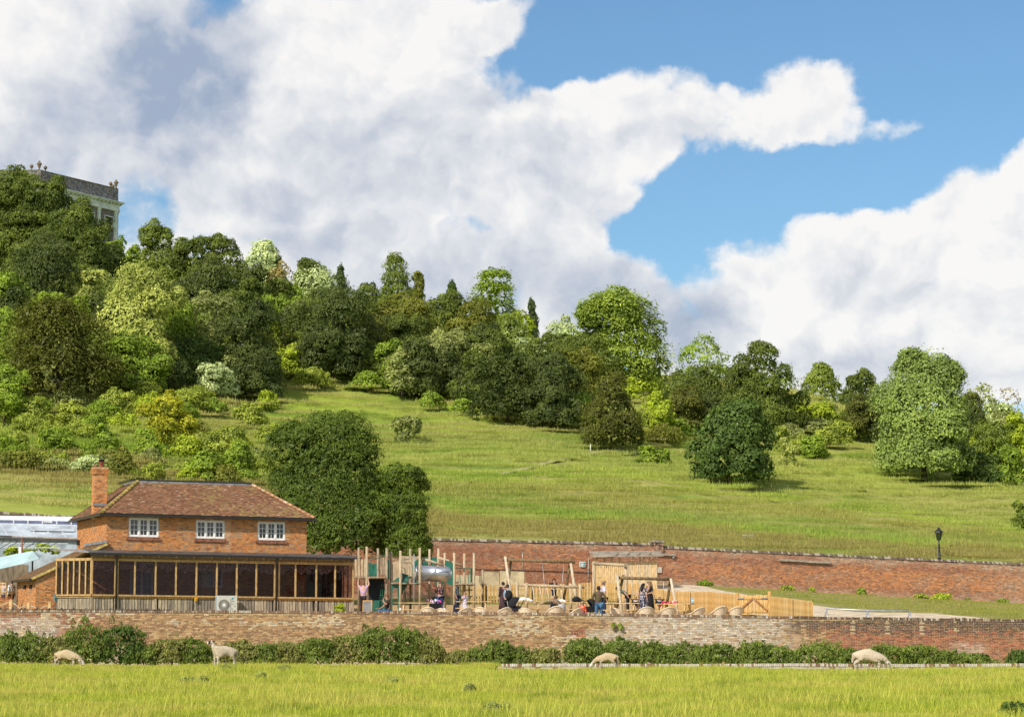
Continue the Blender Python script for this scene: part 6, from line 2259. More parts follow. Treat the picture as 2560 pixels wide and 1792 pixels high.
 yb = empty('alarm_box', tuple(hp(u, -0.10, 0.83)), math.atan2(HU.y, HU.x), 'small yellow box with red button on the verandah boards', 'alarm box')
 mb = MB()
 mb.box((0, 0, 0), (0.15, 0.08, 0.20))
 mb.build('box', mat('signal yellow', (0.72, 0.44, 0.01), .5, .05), yb)
 mb = MB()
 mb.lathe([(0.045, 0), (0.045, 0.03), (0.02, 0.035)], (0, 0, 0), 12, True, Matrix.Translation((0.01, -0.04, -0.01)) @ Matrix.Rotation(math.pi / 2, 4, 'X'))
 mb.build('button', mat('red plastic', (0.45, 0.05, 0.03), .5), yb)
 q = at(140, 1493, F0.p(0.0, 0.1, 0).y)
 sg = empty('notice', tuple(q), 0.9, 'small teal notice on the left end post of the verandah', 'sign')
 mb = MB()
 mb.box((0, 0, 0), (0.2, 0.04, 0.34))
 mb.build('plate', mat('teal board', (0.03, 0.26, 0.32), .5, .08), sg)
 mb = MB()
 for i in range(3):
  mb.box((-.045 + i * .045, -.022, 0.02), (0.032, 0.006, 0.05))
 mb.build('lettering', M_WHITE, sg)
 return uw
UW = build_house()
def GP(px, Y):
 x = at(px, 1540, Y).x
 return Vector((x, Y, gzf(x, Y)))
def ZZ(py, Y):
 return at(1280, py, Y).z
M_POLE = mat('pale round pole', (0.47, 0.37, 0.24), 0.85, 0.2, 4.0, stretch=(5, 5, 0.6), bump=0.2)
M_POLED = mat('greyed round pole', (0.34, 0.27, 0.18), 0.88, 0.25, 4.0, stretch=(5, 5, 0.6), bump=0.25)
M_LOGD = mat('shaded log', (0.22, 0.155, 0.08), 0.88, 0.3, 4.0, stretch=(4, 4, 0.6), bump=0.3)  # dark copy of the swing log: shade on back legs put into colour
M_LOGL = mat('sunlit log', (0.56, 0.47, 0.33), 0.88, 0.2, 4.0, stretch=(4, 4, 0.6), bump=0.25)  # light copy of the same log: sun on front legs put into colour
M_GREENP = mat('green plastic panel', (0.012, 0.125, 0.085), 0.45, 0.15, 1.5, spec=0.5)
M_GROPE = mat('green rope', (0.03, 0.16, 0.10), 0.8)
M_WROPE = mat('pale rope', (0.62, 0.55, 0.42), 0.9, 0.1)
M_STEEL = mat('brushed steel', (0.62, 0.63, 0.66), 0.36, 0.05, 3.0, metal=0.95, stretch=(1, 1, 8))
M_GALV = mat('galvanised tube', (0.50, 0.51, 0.53), 0.45, 0.1, 4.0, metal=0.6)
M_FENCE = mat('honey picket', (0.60, 0.36, 0.12), 0.8, 0.25, 5.0, stretch=(5, 5, 0.7), bump=0.2)
M_FENCE2 = mat('tan picket', (0.66, 0.45, 0.20), 0.8, 0.2, 5.0, stretch=(5, 5, 0.7), bump=0.2)
M_TABLE = mat('yellow pine', (0.62, 0.43, 0.20), 0.75, 0.22, 4.0, stretch=(0.7, 5, 5), bump=0.2)
M_WICK = mat('bleached wicker', (0.78, 0.67, 0.50), 0.85, 0.2, 22.0, bump=0.5, col2=(0.52, 0.42, 0.30))
M_BLACK = mat('black fabric', (0.012, 0.012, 0.016), 0.85, 0.15, 6.0)
M_RUB = mat('black rubber', (0.015, 0.015, 0.016), 0.6)
def climbing_frame():
 root = empty('climbing_frame', tuple(GP(1030, 127.5)), 0, 'large timber climbing frame with steel tunnel and green panels beside the verandah', 'play frame')
 org = tuple(root.location)
 YF, YB = 126.0, 129.0
 def pole(px, ytop, Y, ybot=None, r=0.068, m=M_POLE, dx=0.0):
  b = GP(px + dx, Y)
  zt = ZZ(ytop, Y)
  mb = MB()
  zb = b.z - 0.1 if ybot is None else ZZ(ybot, Y)
  x = at(px, ytop, Y).x
  mb.tube([(b.x, Y, zb), ((b.x + x) / 2, Y, (zb + zt) / 2), (x, Y, zt)], [r * 1.04, r, r * .97], 10)
  return mb.build('post', m, root, org)
 for (px, yt, Y, m) in ((917, 1366, YF, M_POLE), (967, 1369, YF + .3, M_POLED), (1001, 1376, YF - .6, M_POLE), (1049.5, 1369, YF, M_POLE), (1135.6, 1381, YF, M_POLE), (1185, 1381, YF, M_POLE),
       (897, 1368, YB, M_POLED), (945, 1370, YB, M_POLED), (977.5, 1379, YF + .6, M_POLED), (1026, 1371, YB, M_POLED), (1074, 1372, YB, M_POLE), (1096, 1370, YB, M_POLE), (1112, 1381, YB - .8, M_POLE),
       (1161, 1383, YB, M_POLE), (1207, 1423, YB, M_POLED)):
  pole(px, yt, Y, m=m)
 for px in (1001, 1112):
  b = GP(px, YF - .6)
  mb = MB()
  mb.tube([b, b + Vector((0, 0, .28))], .075, 10)
  mb.build('post_shoe', M_GALV, root, org)
 def quad_box(name, x0, x1, y0, y1, Ya, Yb, m, parent=root):
  """box between columns x0..x1, rows y0..y1 (at Ya) reaching back to Yb"""
  a, b = at(x0, y0, Ya), at(x1, y1, Ya)
  mb = MB()
  mb.box(((a.x + b.x) / 2, (Ya + Yb) / 2, (a.z + b.z) / 2), (abs(b.x - a.x), abs(Yb - Ya), abs(a.z - b.z)))
  return mb.build(name, m, parent, org)
 quad_box('deck', 886, 963, 1441, 1444, YF - .05, YB + .1, M_POLED)
 quad_box('deck', 977, 1050, 1456, 1459, YF - .1, YB + .1, M_POLED)
 quad_box('deck', 1137, 1186, 1457.5, 1460.5, YF - .1, YB, M_POLED)
 quad_box('deck', 1200, 1214, 1457.5, 1460.5, YF + .6, YB, M_POLED)
 def slats(x0, x1, yt, yb, Y, step, w, m, wob=1.5, slope=0.0):
  rng = np.random.default_rng(int(x0))
  x = x0
  while x < x1:
   t = yt + rng.uniform(-wob, wob) + slope * (x - x0)
   a, b = at(x, t, Y), at(x + w, yb, Y)
   mb = MB()
   mb.box(((a.x + b.x) / 2, Y, (a.z + b.z) / 2), (b.x - a.x, 0.05, a.z - b.z))
   mb.build('slat', m, root, org)
   x += step
 slats(887, 914, 1397, 1440, YF + .15, 7.6, 5.0, M_POLE, .4)
 slats(951, 975, 1394, 1437, YB - .1, 5.2, 4.0, M_POLED)
 slats(979, 999, 1405, 1450, YF + .6, 4.1, 3.2, M_POLE, 1, -.3)
 slats(1003, 1046, 1389, 1440, YB - .15, 4.3, 3.5, M_POLE, 1.5)
 for (x0, x1, y, Y) in ((886, 920, 1402, YF + .2), (950, 1047, 1398, YB), (978, 1001, 1412, YF + .66)):
  mb = MB()
  mb.bar(at(x0, y, Y), at(x1, y, Y), .06, .07)
  mb.build('rail', M_POLED, root, org)
 def panel(name, pts, Y, m=M_GREENP, t=0.03, hole=None):
  mb = MB()
  mb.prism([at(x, y, Y) for x, y in pts], Vector((0, t, 0)))
  return mb.build(name, m, root, org)
 def arch_panel(x0, x1, y0, y1, cx, cyb, cyt, hw, Y):
  """green panel with an arched opening: left jamb, right jamb, head built as strips"""
  n = 10
  ang = [math.pi * i / n for i in range(n + 1)]
  cy = cyt + hw * 1.3
  arc = [(cx - hw * math.cos(a), cy - hw * 1.3 * math.sin(a)) for a in ang]
  mb = MB()
  L_ = [(x0, y0), (x0, y1), (cx - hw, y1)] + arc[:n // 2 + 1] + [(cx, y0)]
  R_ = [(cx, y0)] + arc[n // 2:] + [(cx + hw, y1), (x1, y1), (x1, y0)]
  for poly in (L_, R_):
   mb.prism([at(x, y, Y) for x, y in poly], Vector((0, .03, 0)))
  return mb.build('green_panel', M_GREENP, root, org)
 panel('green_panel', [(929, 1440), (942, 1440), (942, 1408), (933, 1408), (931, 1418), (933, 1428)], YF + .1)
 panel('green_panel', [(921, 1440), (930, 1440), (933, 1430), (931, 1410), (921, 1404)], YB)
 mb = MB()
 mb.tube([at(x, y, YF + .05) for x, y in ((921, 1405), (928, 1406), (932, 1412), (930, 1424), (927, 1438))], .016, 6)
 mb.build('hoop', M_GROPE, root, org)
 panel('dark_interior_sheet', [(921, 1446), (961, 1446), (961, 1524), (921, 1524)], YB - .1, mat('navy sheet', (0.012, 0.02, 0.035), .6, .2, 2.))  # dark sheet standing in for the shaded interior under the deck
 panel('green_panel', [(934, 1500), (962, 1500), (966, 1529), (927, 1529)], YF + .9)
 panel('green_panel', [(966, 1393), (974, 1400), (974, 1447), (968, 1452), (966, 1440)], YF + .35)
 arch_panel(977.5, 997, 1459, 1528, 987.5, 1520, 1469, 6.4, YF + .1)
 mb = MB()
 mb.bar(at(981, 1506, YF + .15), at(995, 1506, YF + .15), .04)
 mb.build('rail', M_POLED, root, org)
 panel('green_panel', [(979, 1455), (1000, 1452), (1000, 1441), (993, 1444), (986, 1450), (979, 1453)], YF + .05)
 mb = MB()
 for k in range(5):
  x = 1006 + k * 3.4
  mb.tube([at(x, 1433 + k, YF + 1.2), at(x + 1.5, 1444, YF + 1.0), at(x - 1, 1456, YF + .8), at(x - 6, 1466, YF + 1.2)], .035, 6)
 o = mb.build('slide_tubes', M_GREENP, root, org)
 tr = [(1008, 1445), (1014, 1452), (1012, 1462), (1004, 1470), (1000, 1482)]
 mb = MB()
 b0 = len(mb.v)
 for (x, y) in tr:
  c = at(x, y, YF + 1.8)
  for k in range(6):
   a = math.pi * (k / 5)
   mb.v.append(c + Vector((0.25 * math.cos(a) * .5, 0.3 * math.cos(a), -0.16 * math.sin(a))))
 for i in range(len(tr) - 1):
  for k in range(5):
   mb.face((b0 + i * 6 + k, b0 + i * 6 + k + 1, b0 + (i + 1) * 6 + k + 1, b0 + (i + 1) * 6 + k), True)
 mb.build('slide', M_GREENP, root, org)
 Yt = YF + 1.3
 mb = MB()
 a, b = at(1040, 1432, Yt + .55), at(1131, 1436, Yt - .25)
 d = (b - a)
 n = 24
 for i in range(2):
  for k in range(n):
   t = 2 * math.pi * k / n
   p = a + d * i
   mb.v.append(p + Vector((0, math.cos(t) * .41, math.sin(t) * .41)))
 for k in range(n):
  k2 = (k + 1) % n
  mb.face((k, k2, n + k2, n + k), True)
 me = mb.build('tunnel', M_STEEL, root, org)
 sm = me.modifiers.new('wall', 'SOLIDIFY')
 sm.thickness = 0.012
 mb = MB()
 for i in range(2):
  for k in range(n):
   t = 2 * math.pi * k / n
   p = a + d.normalized() * (0.02 + .25 * i)
   mb.v.append(p + Vector((0, math.cos(t) * .385, math.sin(t) * .385)))
 mb.face(list(range(n, 2 * n)))
 for k in range(n):
  k2 = (k + 1) % n
  mb.face((k, k2, n + k2, n + k), True)
 mb.build('tunnel_mouth', mat('dark inside', (0.03, 0.025, 0.03), .8), root, org)
 for f in (0.02, .98):
  mb = MB()
  p = a + d * f
  for k in range(n):
   t0, t1 = 2 * math.pi * k / n, 2 * math.pi * (k + 1) / n
   mb.tube([p + Vector((0, math.cos(t0) * .42, math.sin(t0) * .42)), p + Vector((0, math.cos(t1) * .42, math.sin(t1) * .42))], .018, 5, caps=False)
  mb.build('tunnel_rim', M_STEEL, root, org)
 wav = [(1032, 1455), (1031, 1418), (1034, 1406), (1041, 1399), (1047, 1395), (1050, 1398), (1050, 1412), (1041, 1414), (1036, 1424), (1036, 1440), (1041, 1452), (1050, 1455), (1046, 1461), (1036, 1460)]
 panel('green_panel', wav, YF + .35)
 panel('green_panel', [(1055, 1398), (1063, 1392), (1072, 1390), (1078, 1392), (1086, 1391), (1094, 1397), (1094, 1412), (1055, 1412)], YB + .05)
 panel('green_panel', [(1112, 1400), (1119, 1401), (1124, 1406), (1133, 1408), (1133, 1462), (1122, 1461), (1114, 1452), (1122, 1450), (1129, 1442), (1130, 1428), (1124, 1417), (1112, 1414)], YF + .4)
 panel('green_panel', [(1085, 1455), (1106, 1453), (1112, 1458), (1100, 1464), (1090, 1461)], YB)
 panel('green_panel', [(1078, 1492), (1094, 1490), (1094, 1520), (1076, 1521)], YB + .3)
 for x in (1059, 1064, 1069):
  mb = MB()
  mb.tube([at(x, 1402, YB - .2), at(x, 1413, YB - .2)], .03, 6)
  mb.build('bar', M_GREENP, root, org)
 for (x0, y0, x1, y1, Y) in ((1055, 1396, 1110, 1413, YF + .3), (1097, 1394, 1157, 1414, YB - .4), (966, 1379, 976, 1396, YF + .4)):
  mb = MB()
  mb.tube([at(x0, y0, Y), at(x1, y1, Y + .1)], .075, 8)
  mb.build('log_rail', M_POLE, root, org)
 def rope(pts, Y, r=0.016, m=M_GROPE, name='rope'):
  mb = MB()
  P = [at(x, y, Y + dy) for x, y, dy in pts]
  mb.tube(P, r, 5)
  return mb.build(name, m, root, org)
 rope([(918, 1392, 0), (932, 1391, 1), (945, 1388, 1.5), (966, 1386, .4)], YF)
 rope([(918, 1394, 0), (940, 1396, 1), (966, 1390, .4)], YF)
 rope([(980, 1391, .6), (1000, 1400, .3), (1025, 1396, 2.5)], YF)
 rope([(1003, 1405, 0), (1018, 1407, 1.5), (1026, 1405, 3)], YF)
 rope([(1005, 1418, 0), (1012, 1420, 1), (1014, 1430, 1), (1013, 1445, 1)], YF)
 for (x0, x1, y1) in ((1148, 1153, 1515), (1169, 1173, 1512), (1176, 1172, 1510), (1180, 1178, 1458)):
  rope([(x0, 1421, .8), ((x0 + x1) / 2 + 1, 1465, .6), (x1, y1, .4)], YF, .022)
 rope([(1137, 1419, 0), (1160, 1420, .8), (1186, 1420, 0)], YF, .02)
 rope([(1163, 1403, 2.9), (1175, 1406, 1.5), (1184, 1408, 0)], YF, .016, M_POLED)
 rope([(1198, 1428, 1.5), (1200, 1428, 1.2), (1200, 1458, 1.2)], YF, .02, M_GUT, 'hand_hoop')
 rope([(1172, 1421, .5), (1179, 1421, .5), (1178, 1455, .5)], YF, .02, M_GUT, 'hand_hoop')
 for k in range(5):
  rope([(955 + k * 4, 1452, .8), (952 + k * 4.6, 1480, .5), (948 + k * 5.2, 1512, .2)], YF, .012)
 for y in (1462, 1474, 1487, 1500):
  rope([(953 - (y - 1452) * .1, y, .7), (974, y + 1, .6)], YF, .012)
 rope([(1035, 1384, 0), (1035, 1528, 0)], YF - .3, .024, M_GALV, 'slide_pole')
 for y in (1474, 1490, 1506):
  mb = MB()
  mb.tube([at(1163, y, YB - .1), at(1186, y, YF)], .03, 6)
  mb.build('rung', M_POLED, root, org)
 return root
climbing_frame()
def a_frame_swing(name, label, beam, legs, Yb, r=0.085, Yspread=0.9):
 root = empty(name, tuple(GP((beam[0] + beam[2]) / 2, Yb)), 0, label, 'swing')
 org = tuple(root.location)
 mb = MB()
 mb.tube([at(beam[0], beam[1], Yb), at(beam[2], beam[3], Yb)], [r * 1.05, r], 10)
 mb.build('beam', M_LOGD if name != 'balance_frame' else M_POLE, root, org)
 for (x0, y0, x1, y1, side, m) in legs:
  p0 = at(x0, y0, Yb + (0.09 if side > 0 else -0.09) * 1.6)
  g = GP(x1, Yb + side * Yspread)
  mb = MB()
  mb.tube([p0, Vector((g.x, g.y, g.z - .1))], [r * .9, r], 10)
  mb.build('leg', m, root, org)
 return root, org
def swings():
 Yb = 137.0
 root, org = a_frame_swing('basket_swing', 'tall A frame swing of dark logs with basket seat in front of the red wall', (1258, 1399, 1438, 1405),
        ((1263, 1391, 1284, 1494, -1, M_LOGL), (1279, 1392, 1259, 1500, 1, M_LOGD), (1428, 1394, 1403, 1502, 1, M_LOGD), (1427, 1408, 1446, 1509, -1, M_LOGL)), Yb)
 zs = ZZ(1508, Yb)
 xc = at(1383, 1508, Yb).x
 mb = MB()
 n = 20
 for k in range(n):
  t0, t1 = 2 * math.pi * k / n, 2 * math.pi * (k + 1) / n
  mb.tube([(xc + .55 * math.cos(t0), Yb + .55 * math.sin(t0), zs), (xc + .55 * math.cos(t1), Yb + .55 * math.sin(t1), zs)], .05, 6, caps=False)
 for k in range(-4, 5):
  h = math.sqrt(max(.55 ** 2 - (k * .12) ** 2, 0))
  mb.tube([(xc + k * .12, Yb - h, zs), (xc + k * .12, Yb + h, zs)], .012, 4)
  mb.tube([(xc - h, Yb + k * .12, zs), (xc + h, Yb + k * .12, zs)], .012, 4)
 mb.build('basket_seat', M_RUB, root, org)
 for sx, sy in ((-1, -1), (1, -1), (-1, 1), (1, 1)):
  mb = MB()
  mb.tube([(xc + sx * .4, Yb + sy * .35, zs), (xc + sx * .62, Yb, ZZ(1404, Yb))], .012, 5)
  mb.build('chain', M_GALV, root, org)
 Yb = 127.5
 root = empty('rope_trail', tuple(GP(1375, Yb)), 0, 'low pole frame with slanting hanging ropes between the picnic tables', 'play frame')
 org = tuple(root.location)
 mb = MB()
 mb.tube([at(1296, 1461.5, Yb + .2), at(1375, 1464.5, Yb), at(1461, 1467.5, Yb - .3)], [.075, .08, .075], 10)
 mb.build('beam', M_POLE, root, org)
 for (x, yt, Y) in ((1293, 1455, Yb + .5), (1316.5, 1456, Yb - .15), (1427, 1458, Yb + 1.2), (1451, 1460, Yb - .5)):
  b = GP(x, Y)
  mb = MB()
  mb.tube([(b.x, Y, b.z - .1), (b.x, Y, ZZ(yt, Y))], .085, 10)
  mb.build('post', M_POLE, root, org)
 for (x0, x1, y1) in ((1331, 1338, 1506), (1349, 1356, 1506), (1367, 1373, 1500), (1384, 1387, 1498), (1402, 1408, 1508)):
  mb = MB()
  mb.tube([at(x0, 1466, Yb), at(x1, y1, Yb - .2)], .02, 5)
  mb.build('rope', M_WROPE, root, org)
  mb = MB()
  q = at(x1, y1 + 2, Yb - .2)
  mb.lathe([(.08, -.05), (.13, -.02), (.13, .04), (.05, .07)], tuple(q), 10)
  mb.build('step', M_POLED, root, org)
 Yb = 133.0
 root = empty('pole_frame', tuple(GP(1525, Yb)), 0, 'tall square frame of two pale poles and a log in front of the cladded booth', 'play frame')
 org = tuple(root.location)
 for (x, yt, Y, r) in ((1485, 1403, Yb + 1, .095), (1565.5, 1408, Yb - 1.6, .10)):
  b = GP(x, Y)
  mb = MB()
  mb.tube([(b.x, Y, b.z - .1), (b.x, Y, ZZ(yt, Y))], r, 10)
  mb.build('post', M_POLE, root, org)
 mb = MB()
 mb.tube([at(1486, 1408, Yb + .85), at(1564, 1412.5, Yb - 1.85)], [.085, .095], 10)
 mb.build('beam', M_POLE, root, org)
 for x in (1502, 1517, 1532, 1547):
  q = at(x, 1412, Yb)
  mb = MB()
  mb.tube([q, q - Vector((0, 0, .14))], .018, 5)
  mb.build('hook', M_GALV, root, org)
 Yb = 123.5
 root, org = a_frame_swing('toddler_swing', 'A frame swing with two black cradle seats in front of the booth', (1539.5, 1443.5, 1679, 1447.5),
        ((1543, 1438, 1556, 1516, -1, M_LOGL), (1558, 1437, 1538, 1515, 1, M_LOGD), (1677, 1444, 1663, 1516, 1, M_LOGD), (1677, 1446, 1696, 1519, -1, M_LOGL)), Yb, .08)
 for (x, ys) in ((1590, 1503), (1649, 1503)):
  q = at(x, ys, Yb)
  mb = MB()
  mb.lathe([(.10, -.16), (.20, -.14), (.235, -.05), (.24, 0)], tuple(q), 14)
  for zz in (0.10,):
   for k in range(14):
    t0, t1 = 2 * math.pi * k / 14, 2 * math.pi * (k + 1) / 14
    mb.tube([q + Vector((.245 * math.cos(t0), .245 * math.sin(t0), zz)), q + Vector((.245 * math.cos(t1), .245 * math.sin(t1), zz))], .03, 6, caps=False)
  for k in range(4):
   t = math.pi / 4 + k * math.pi / 2
   mb.tube([q + Vector((.24 * math.cos(t), .24 * math.sin(t), -.05)), q + Vector((.245 * math.cos(t), .245 * math.sin(t), .10))], .028, 6)
  mb.build('cradle_seat', M_RUB, root, org)
  for sx in (-1, 1):
   mb = MB()
   lean = -8 if x > 1600 and sx < 0 else 0
   mb.tube([q + Vector((sx * .22, 0, .12)), at(x + sx * 10 + lean * 1.7, 1448, Yb)], .014, 5)
   mb.build('chain', M_GALV, root, org)
swings()
def pickets(name, label, pts, h, gap, w, m, cat='fence', rails=(0.25, 0.75), seed=1, posts_every=1.8, group=None, alt=None):
 """picket fence along world points: every picket, rail and post a part"""
 rng = np.random.default_rng(seed)
 P = [Vector(p) for p in pts]
 root = empty(name, tuple(P[0]), 0, label, cat, group)
 org = tuple(root.location)
 me = None
 for a, b in zip(P[:-1], P[1:]):
  d = Vector((b.x - a.x, b.y - a.y, 0))
  L_ = d.length
  d.normalize()
  n = Vector((d.y, -d.x, 0))
  if n.y > 0:
   n = -n
  k = int(L_ / gap)
  if me is None:
   mbp = MB()
   mbp.prism([Vector((-w / 2, 0, 0)), Vector((w / 2, 0, 0)), Vector((w / 2, 0, h - .05)), Vector((w * .25, 0, h)), Vector((-w * .25, 0, h)), Vector((-w / 2, 0, h - .05))], Vector((0, .022, 0)))
   me = mbp.mesh('picket', m)
   me2 = me.copy()
   me2.materials.clear()
   me2.materials.append(alt or m)
  for i in range(k):
   f = (i + .5) / k
   q = a.lerp(b, f)
   z = gzf(q.x, q.y) + .05 + rng.uniform(-.015, .015)
   o = bpy.data.objects.new('picket', me if rng.uniform() < .6 else me2)
   o.location = Vector((q.x, q.y, z)) + n * .035 - Vector(org)
   o.rotation_euler = (0, rng.normal(0, .012), math.atan2(d.y, d.x))
   link(o, root)
  ns = max(1, round(L_ / posts_every))
  for i in range(ns + 1):
   q = a.lerp(b, i / ns)
   z = gzf(q.x, q.y)
   mb = MB()
   mb.box((q.x, q.y, z + h / 2 - .03), (.09, .09, h + .08))
   mb.build('post', m, root, org)
  for i in range(ns):
   q0, q1 = a.lerp(b, i / ns), a.lerp(b, (i + 1) / ns)
   for rr in rails:
    mb = MB()
    mb.bar((q0.x, q0.y, gzf(q0.x, q0.y) + h * rr), (q1.x, q1.y, gzf(q1.x, q1.y) + h * rr), .035, .09)
    mb.build('rail', m, root, org)
 return root
def fences():
 def g(px, Y):
  return GP(px, Y)
 pickets('picket_fence', 'honey coloured picket fence along the back of the playground', [g(1128, 150), g(1215, 150.5), g(1330, 151.5), g(1480, 152), g(1600, 147), g(1662, 134)], 1.12, 0.19, 0.115, M_FENCE2, alt=M_FENCE, seed=4)
 pickets('picket_fence', 'close boarded picket fence sloping from the booth to the gate', [g(1662, 133.5), g(1728, 129), g(1842, 121.5)], 1.05, 0.105, 0.085, M_FENCE, alt=M_FENCE2, seed=5)
 pickets('picket_fence', 'low end of the picket fence right of the gate by the gravel path', [g(1928, 119.5), g(1985, 115.5), g(2030, 112)], 1.0, 0.105, 0.085, M_FENCE, alt=M_FENCE2, seed=6)
 a, b = g(1845, 121.5), g(1924, 120)
 root = empty('garden_gate', tuple(a), 0, 'double picket gate with diagonal braces and steel hinges', 'gate')
 org = tuple(root.location)
 d = (b - a)
 d.z = 0
 L_ = d.length
 d.normalize()
 n = Vector((d.y, -d.x, 0))
 for f, hh in ((0.0, 1.15), (1.0, 1.28)):
  q = a + d * L_ * f
  mb = MB()
  mb.box((q.x, q.y, gzf(q.x, q.y) + hh / 2), (.15, .15, hh))
  mb.build('gate_post', M_FENCE, root, org)
 for k in range(2):
  s0, s1 = .10 + k * (L_ / 2 - .05), L_ / 2 - .03 + k * (L_ / 2 - .07)
  z = gzf(a.x, a.y) + .08
  nb = 7
  for i in range(nb):
   s = s0 + (s1 - s0) * (i + .5) / nb
   q = a + d * s
   mb = MB()
   mb.box((0, 0, .48), ((s1 - s0) / nb - .018, .02, .96 + .03 * math.sin(i)))
   o = mb.build('gate_board', M_FENCE2 if i % 2 else M_FENCE, root)
   o.location = Vector((q.x, q.y, z)) - Vector(org)
   o.rotation_euler = (0, 0, math.atan2(d.y, d.x))
  for zz in (.15, .8):
   mb = MB()
   mb.bar(a + d * s0 + Vector((0, 0, z - a.z + zz)) + n * .035, a + d * s1 + Vector((0, 0, z - a.z + zz)) + n * .035, .03, .09)
   mb.build('gate_rail', M_FENCE, root, org)
  e0, e1 = (s0, s1) if k == 0 else (s1, s0)
  mb = MB()
  mb.bar(a + d * e0 + Vector((0, 0, z - a.z + .18)) + n * .05, a + d * e1 + Vector((0, 0, z - a.z + .78)) + n * .05, .03, .09)
  mb.build('brace', mat('red brown brace', (0.33, 0.15, 0.06), .8, .2), root, org)
  mb = MB()
  p0 = a + d * (s0 - .08 if k == 0 else s1 + .08) + Vector((0, 0, z - a.z + .82)) + n * .08
  p1 = a + d * (s0 + .38 if k == 0 else s1 - .38) + Vector((0, 0, z - a.z + .82)) + n * .08
  mb.bar(p0, p1, .02, .05)
  mb.build('hinge', M_GALV, root, org)
 q = g(1733, 128.7)
 sg = empty('fence_sign', (q.x - .03, q.y - .25, ZZ(1500, 128.4)), -.5, 'small blue square sign on the sloping picket fence', 'sign')
 mb = MB()
 mb.box((0, 0, 0), (.22, .03, .22))
 mb.build('plate', mat('sky blue print', (0.18, 0.42, 0.58), .5, .08), sg)
 mb = MB()
 mb.box((0, -.02, .0), (.15, .01, .04))
 mb.build('mark', mat('pale blue print', (0.5, 0.65, 0.72), .5), sg)
fences()
def booth():
 """boarded booth with a rough board roof against the wall"""
 Y = 158.5
 p0, p1 = at(1491, 1500, Y), at(1643, 1500, Y)
 gz0 = gzf(p0.x, Y)
 root = empty('cladded_booth', (p0.x, Y, gz0), 0, 'tall booth of vertical pale boards with a rough plank roof against the red wall', 'shed')
 org = tuple(root.location)
 rng = np.random.default_rng(5)
 zt = ZZ(1404, Y)
 w = p1.x - p0.x
 depth = 3.0
 mb = MB()
 for s, Lq in ((0, w),):
  pass
 n = 30
 cm = [mat('pale larch board', (0.68, 0.48, 0.24), .8, .2, 4., stretch=(5, 5, .6), bump=.2), mat('greyed larch board', (0.60, 0.47, 0.29), .8, .22, 4., stretch=(5, 5, .6), bump=.2)]
 for i in range(n):
  x = p0.x + w * (i + .5) / n
  split = x > at(1566, 1500, Y).x
  mb = MB()
  o_ = rng.uniform(-.012, .012)
  mb.box((x, Y + o_, (gz0 - .2 + zt) / 2), (w / n - .014, .03, zt - gz0 + .2 + rng.uniform(-.02, .02)))
  mb.build('board', cm[1] if split and rng.uniform() < .75 else cm[0], root, org)
 m = 20
 for i in range(m):
  mb = MB()
  yy = Y + .02 + depth * (i + .5) / m
  mb.box((p0.x - .02, yy, (gz0 - .2 + zt) / 2), (.03, depth / m - .012, zt - gz0 + .2))
  mb.build('board', cm[0], root, org)
  mb = MB()
  mb.box((p1.x + .02, yy, (gz0 - .2 + zt) / 2), (.03, depth / m - .012, zt - gz0 + .2))
  mb.build('board', cm[1], root, org)
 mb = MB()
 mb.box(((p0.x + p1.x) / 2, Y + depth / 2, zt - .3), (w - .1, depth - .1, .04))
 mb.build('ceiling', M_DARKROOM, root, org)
 for px in (1492, 1511, 1530, 1548, 1583, 1600, 1610, 1624, 1638):
  q = at(px, 1400, Y + .15)
  mb = MB()
  mb.box((q.x, q.y, zt + .1), (.10, .08, .5))
  mb.build('stud', cm[0], root, org)
 zr = ZZ(1393, Y)
 for i in range(9):
  yy = Y - .35 + i * .38
  mb = MB()
  z = zr + .05 + i * .055 + rng.uniform(-.02, .02)
  mb.box((0, 0, 0), (w + .5 + rng.uniform(-.2, .3), .34, .06), Matrix.Translation(((p0.x + p1.x) / 2, yy, z)) @ Matrix.Rotation(rng.normal(0, .012), 4, 'Y'))
  mb.build('roof_plank', mat('silver grey plank', (0.38, 0.33, 0.27), .9, .25, 4., stretch=(.6, 5, 5), bump=.3), root, org)
 for i in range(8):
  q = at(1494 + i * 5.6, 1393, Y - .4)
  mb = MB()
  mb.tube([q, q + Vector((.0, 1.0, .12))], .055, 7)
  mb.build('roof_batten', M_POLED, root, org)
 for i in range(4):
  q = at(1538 + i * 27, 1388, Y - .2)
  mb = MB()
  mb.bar(q, q + Vector((.25, .9, .2)), .10, .06)
  mb.build('roof_batten', M_POLED, root, org)
 q = GP(1467, 155.5)
 pl = empty('pallet_stack', tuple(q), 0, 'stack of pale timber pallets left of the cladded booth', 'pallets')
 for k in range(6):
  mb = MB()
  for i in range(6):
   mb.box((0, -.5 + i * .2, .06 + k * .17), (1.1, .1, .025))
  for x in (-.5, 0, .5):
   mb.box((x, 0, .0 + k * .17), (.09, 1.05, .09))
  o = mb.build('pallet', M_TABLE, pl)
  o['kind'] = 'stuff'
 q = GP(1508, 146)
 st = empty('planter_steps', tuple(q), 0, 'stepped wooden planter shelf in front of the cladded booth', 'planter')
 for k in range(3):
  mb = MB()
  zz = .55 + k * .55
  mb.box((0, .1 * k, zz), (.62 - .1 * k + .1 * (k == 2), .35, .05))
  mb.box((-.25 + .04 * k, .1 * k, zz - .22), (.05, .3, .44))
  mb.box((.25 - .04 * k, .1 * k, zz - .22), (.05, .3, .44))
  mb.build('shelf', M_FENCE2, st)
 mb = MB()
 mb.prism([Vector((-.38, 0, 1.72)), Vector((.38, 0, 1.72)), Vector((.2, 0, 1.45)), Vector((-.2, 0, 1.45))], Vector((0, .35, 0)))
 mb.build('trough', M_TABLE, st)
booth()
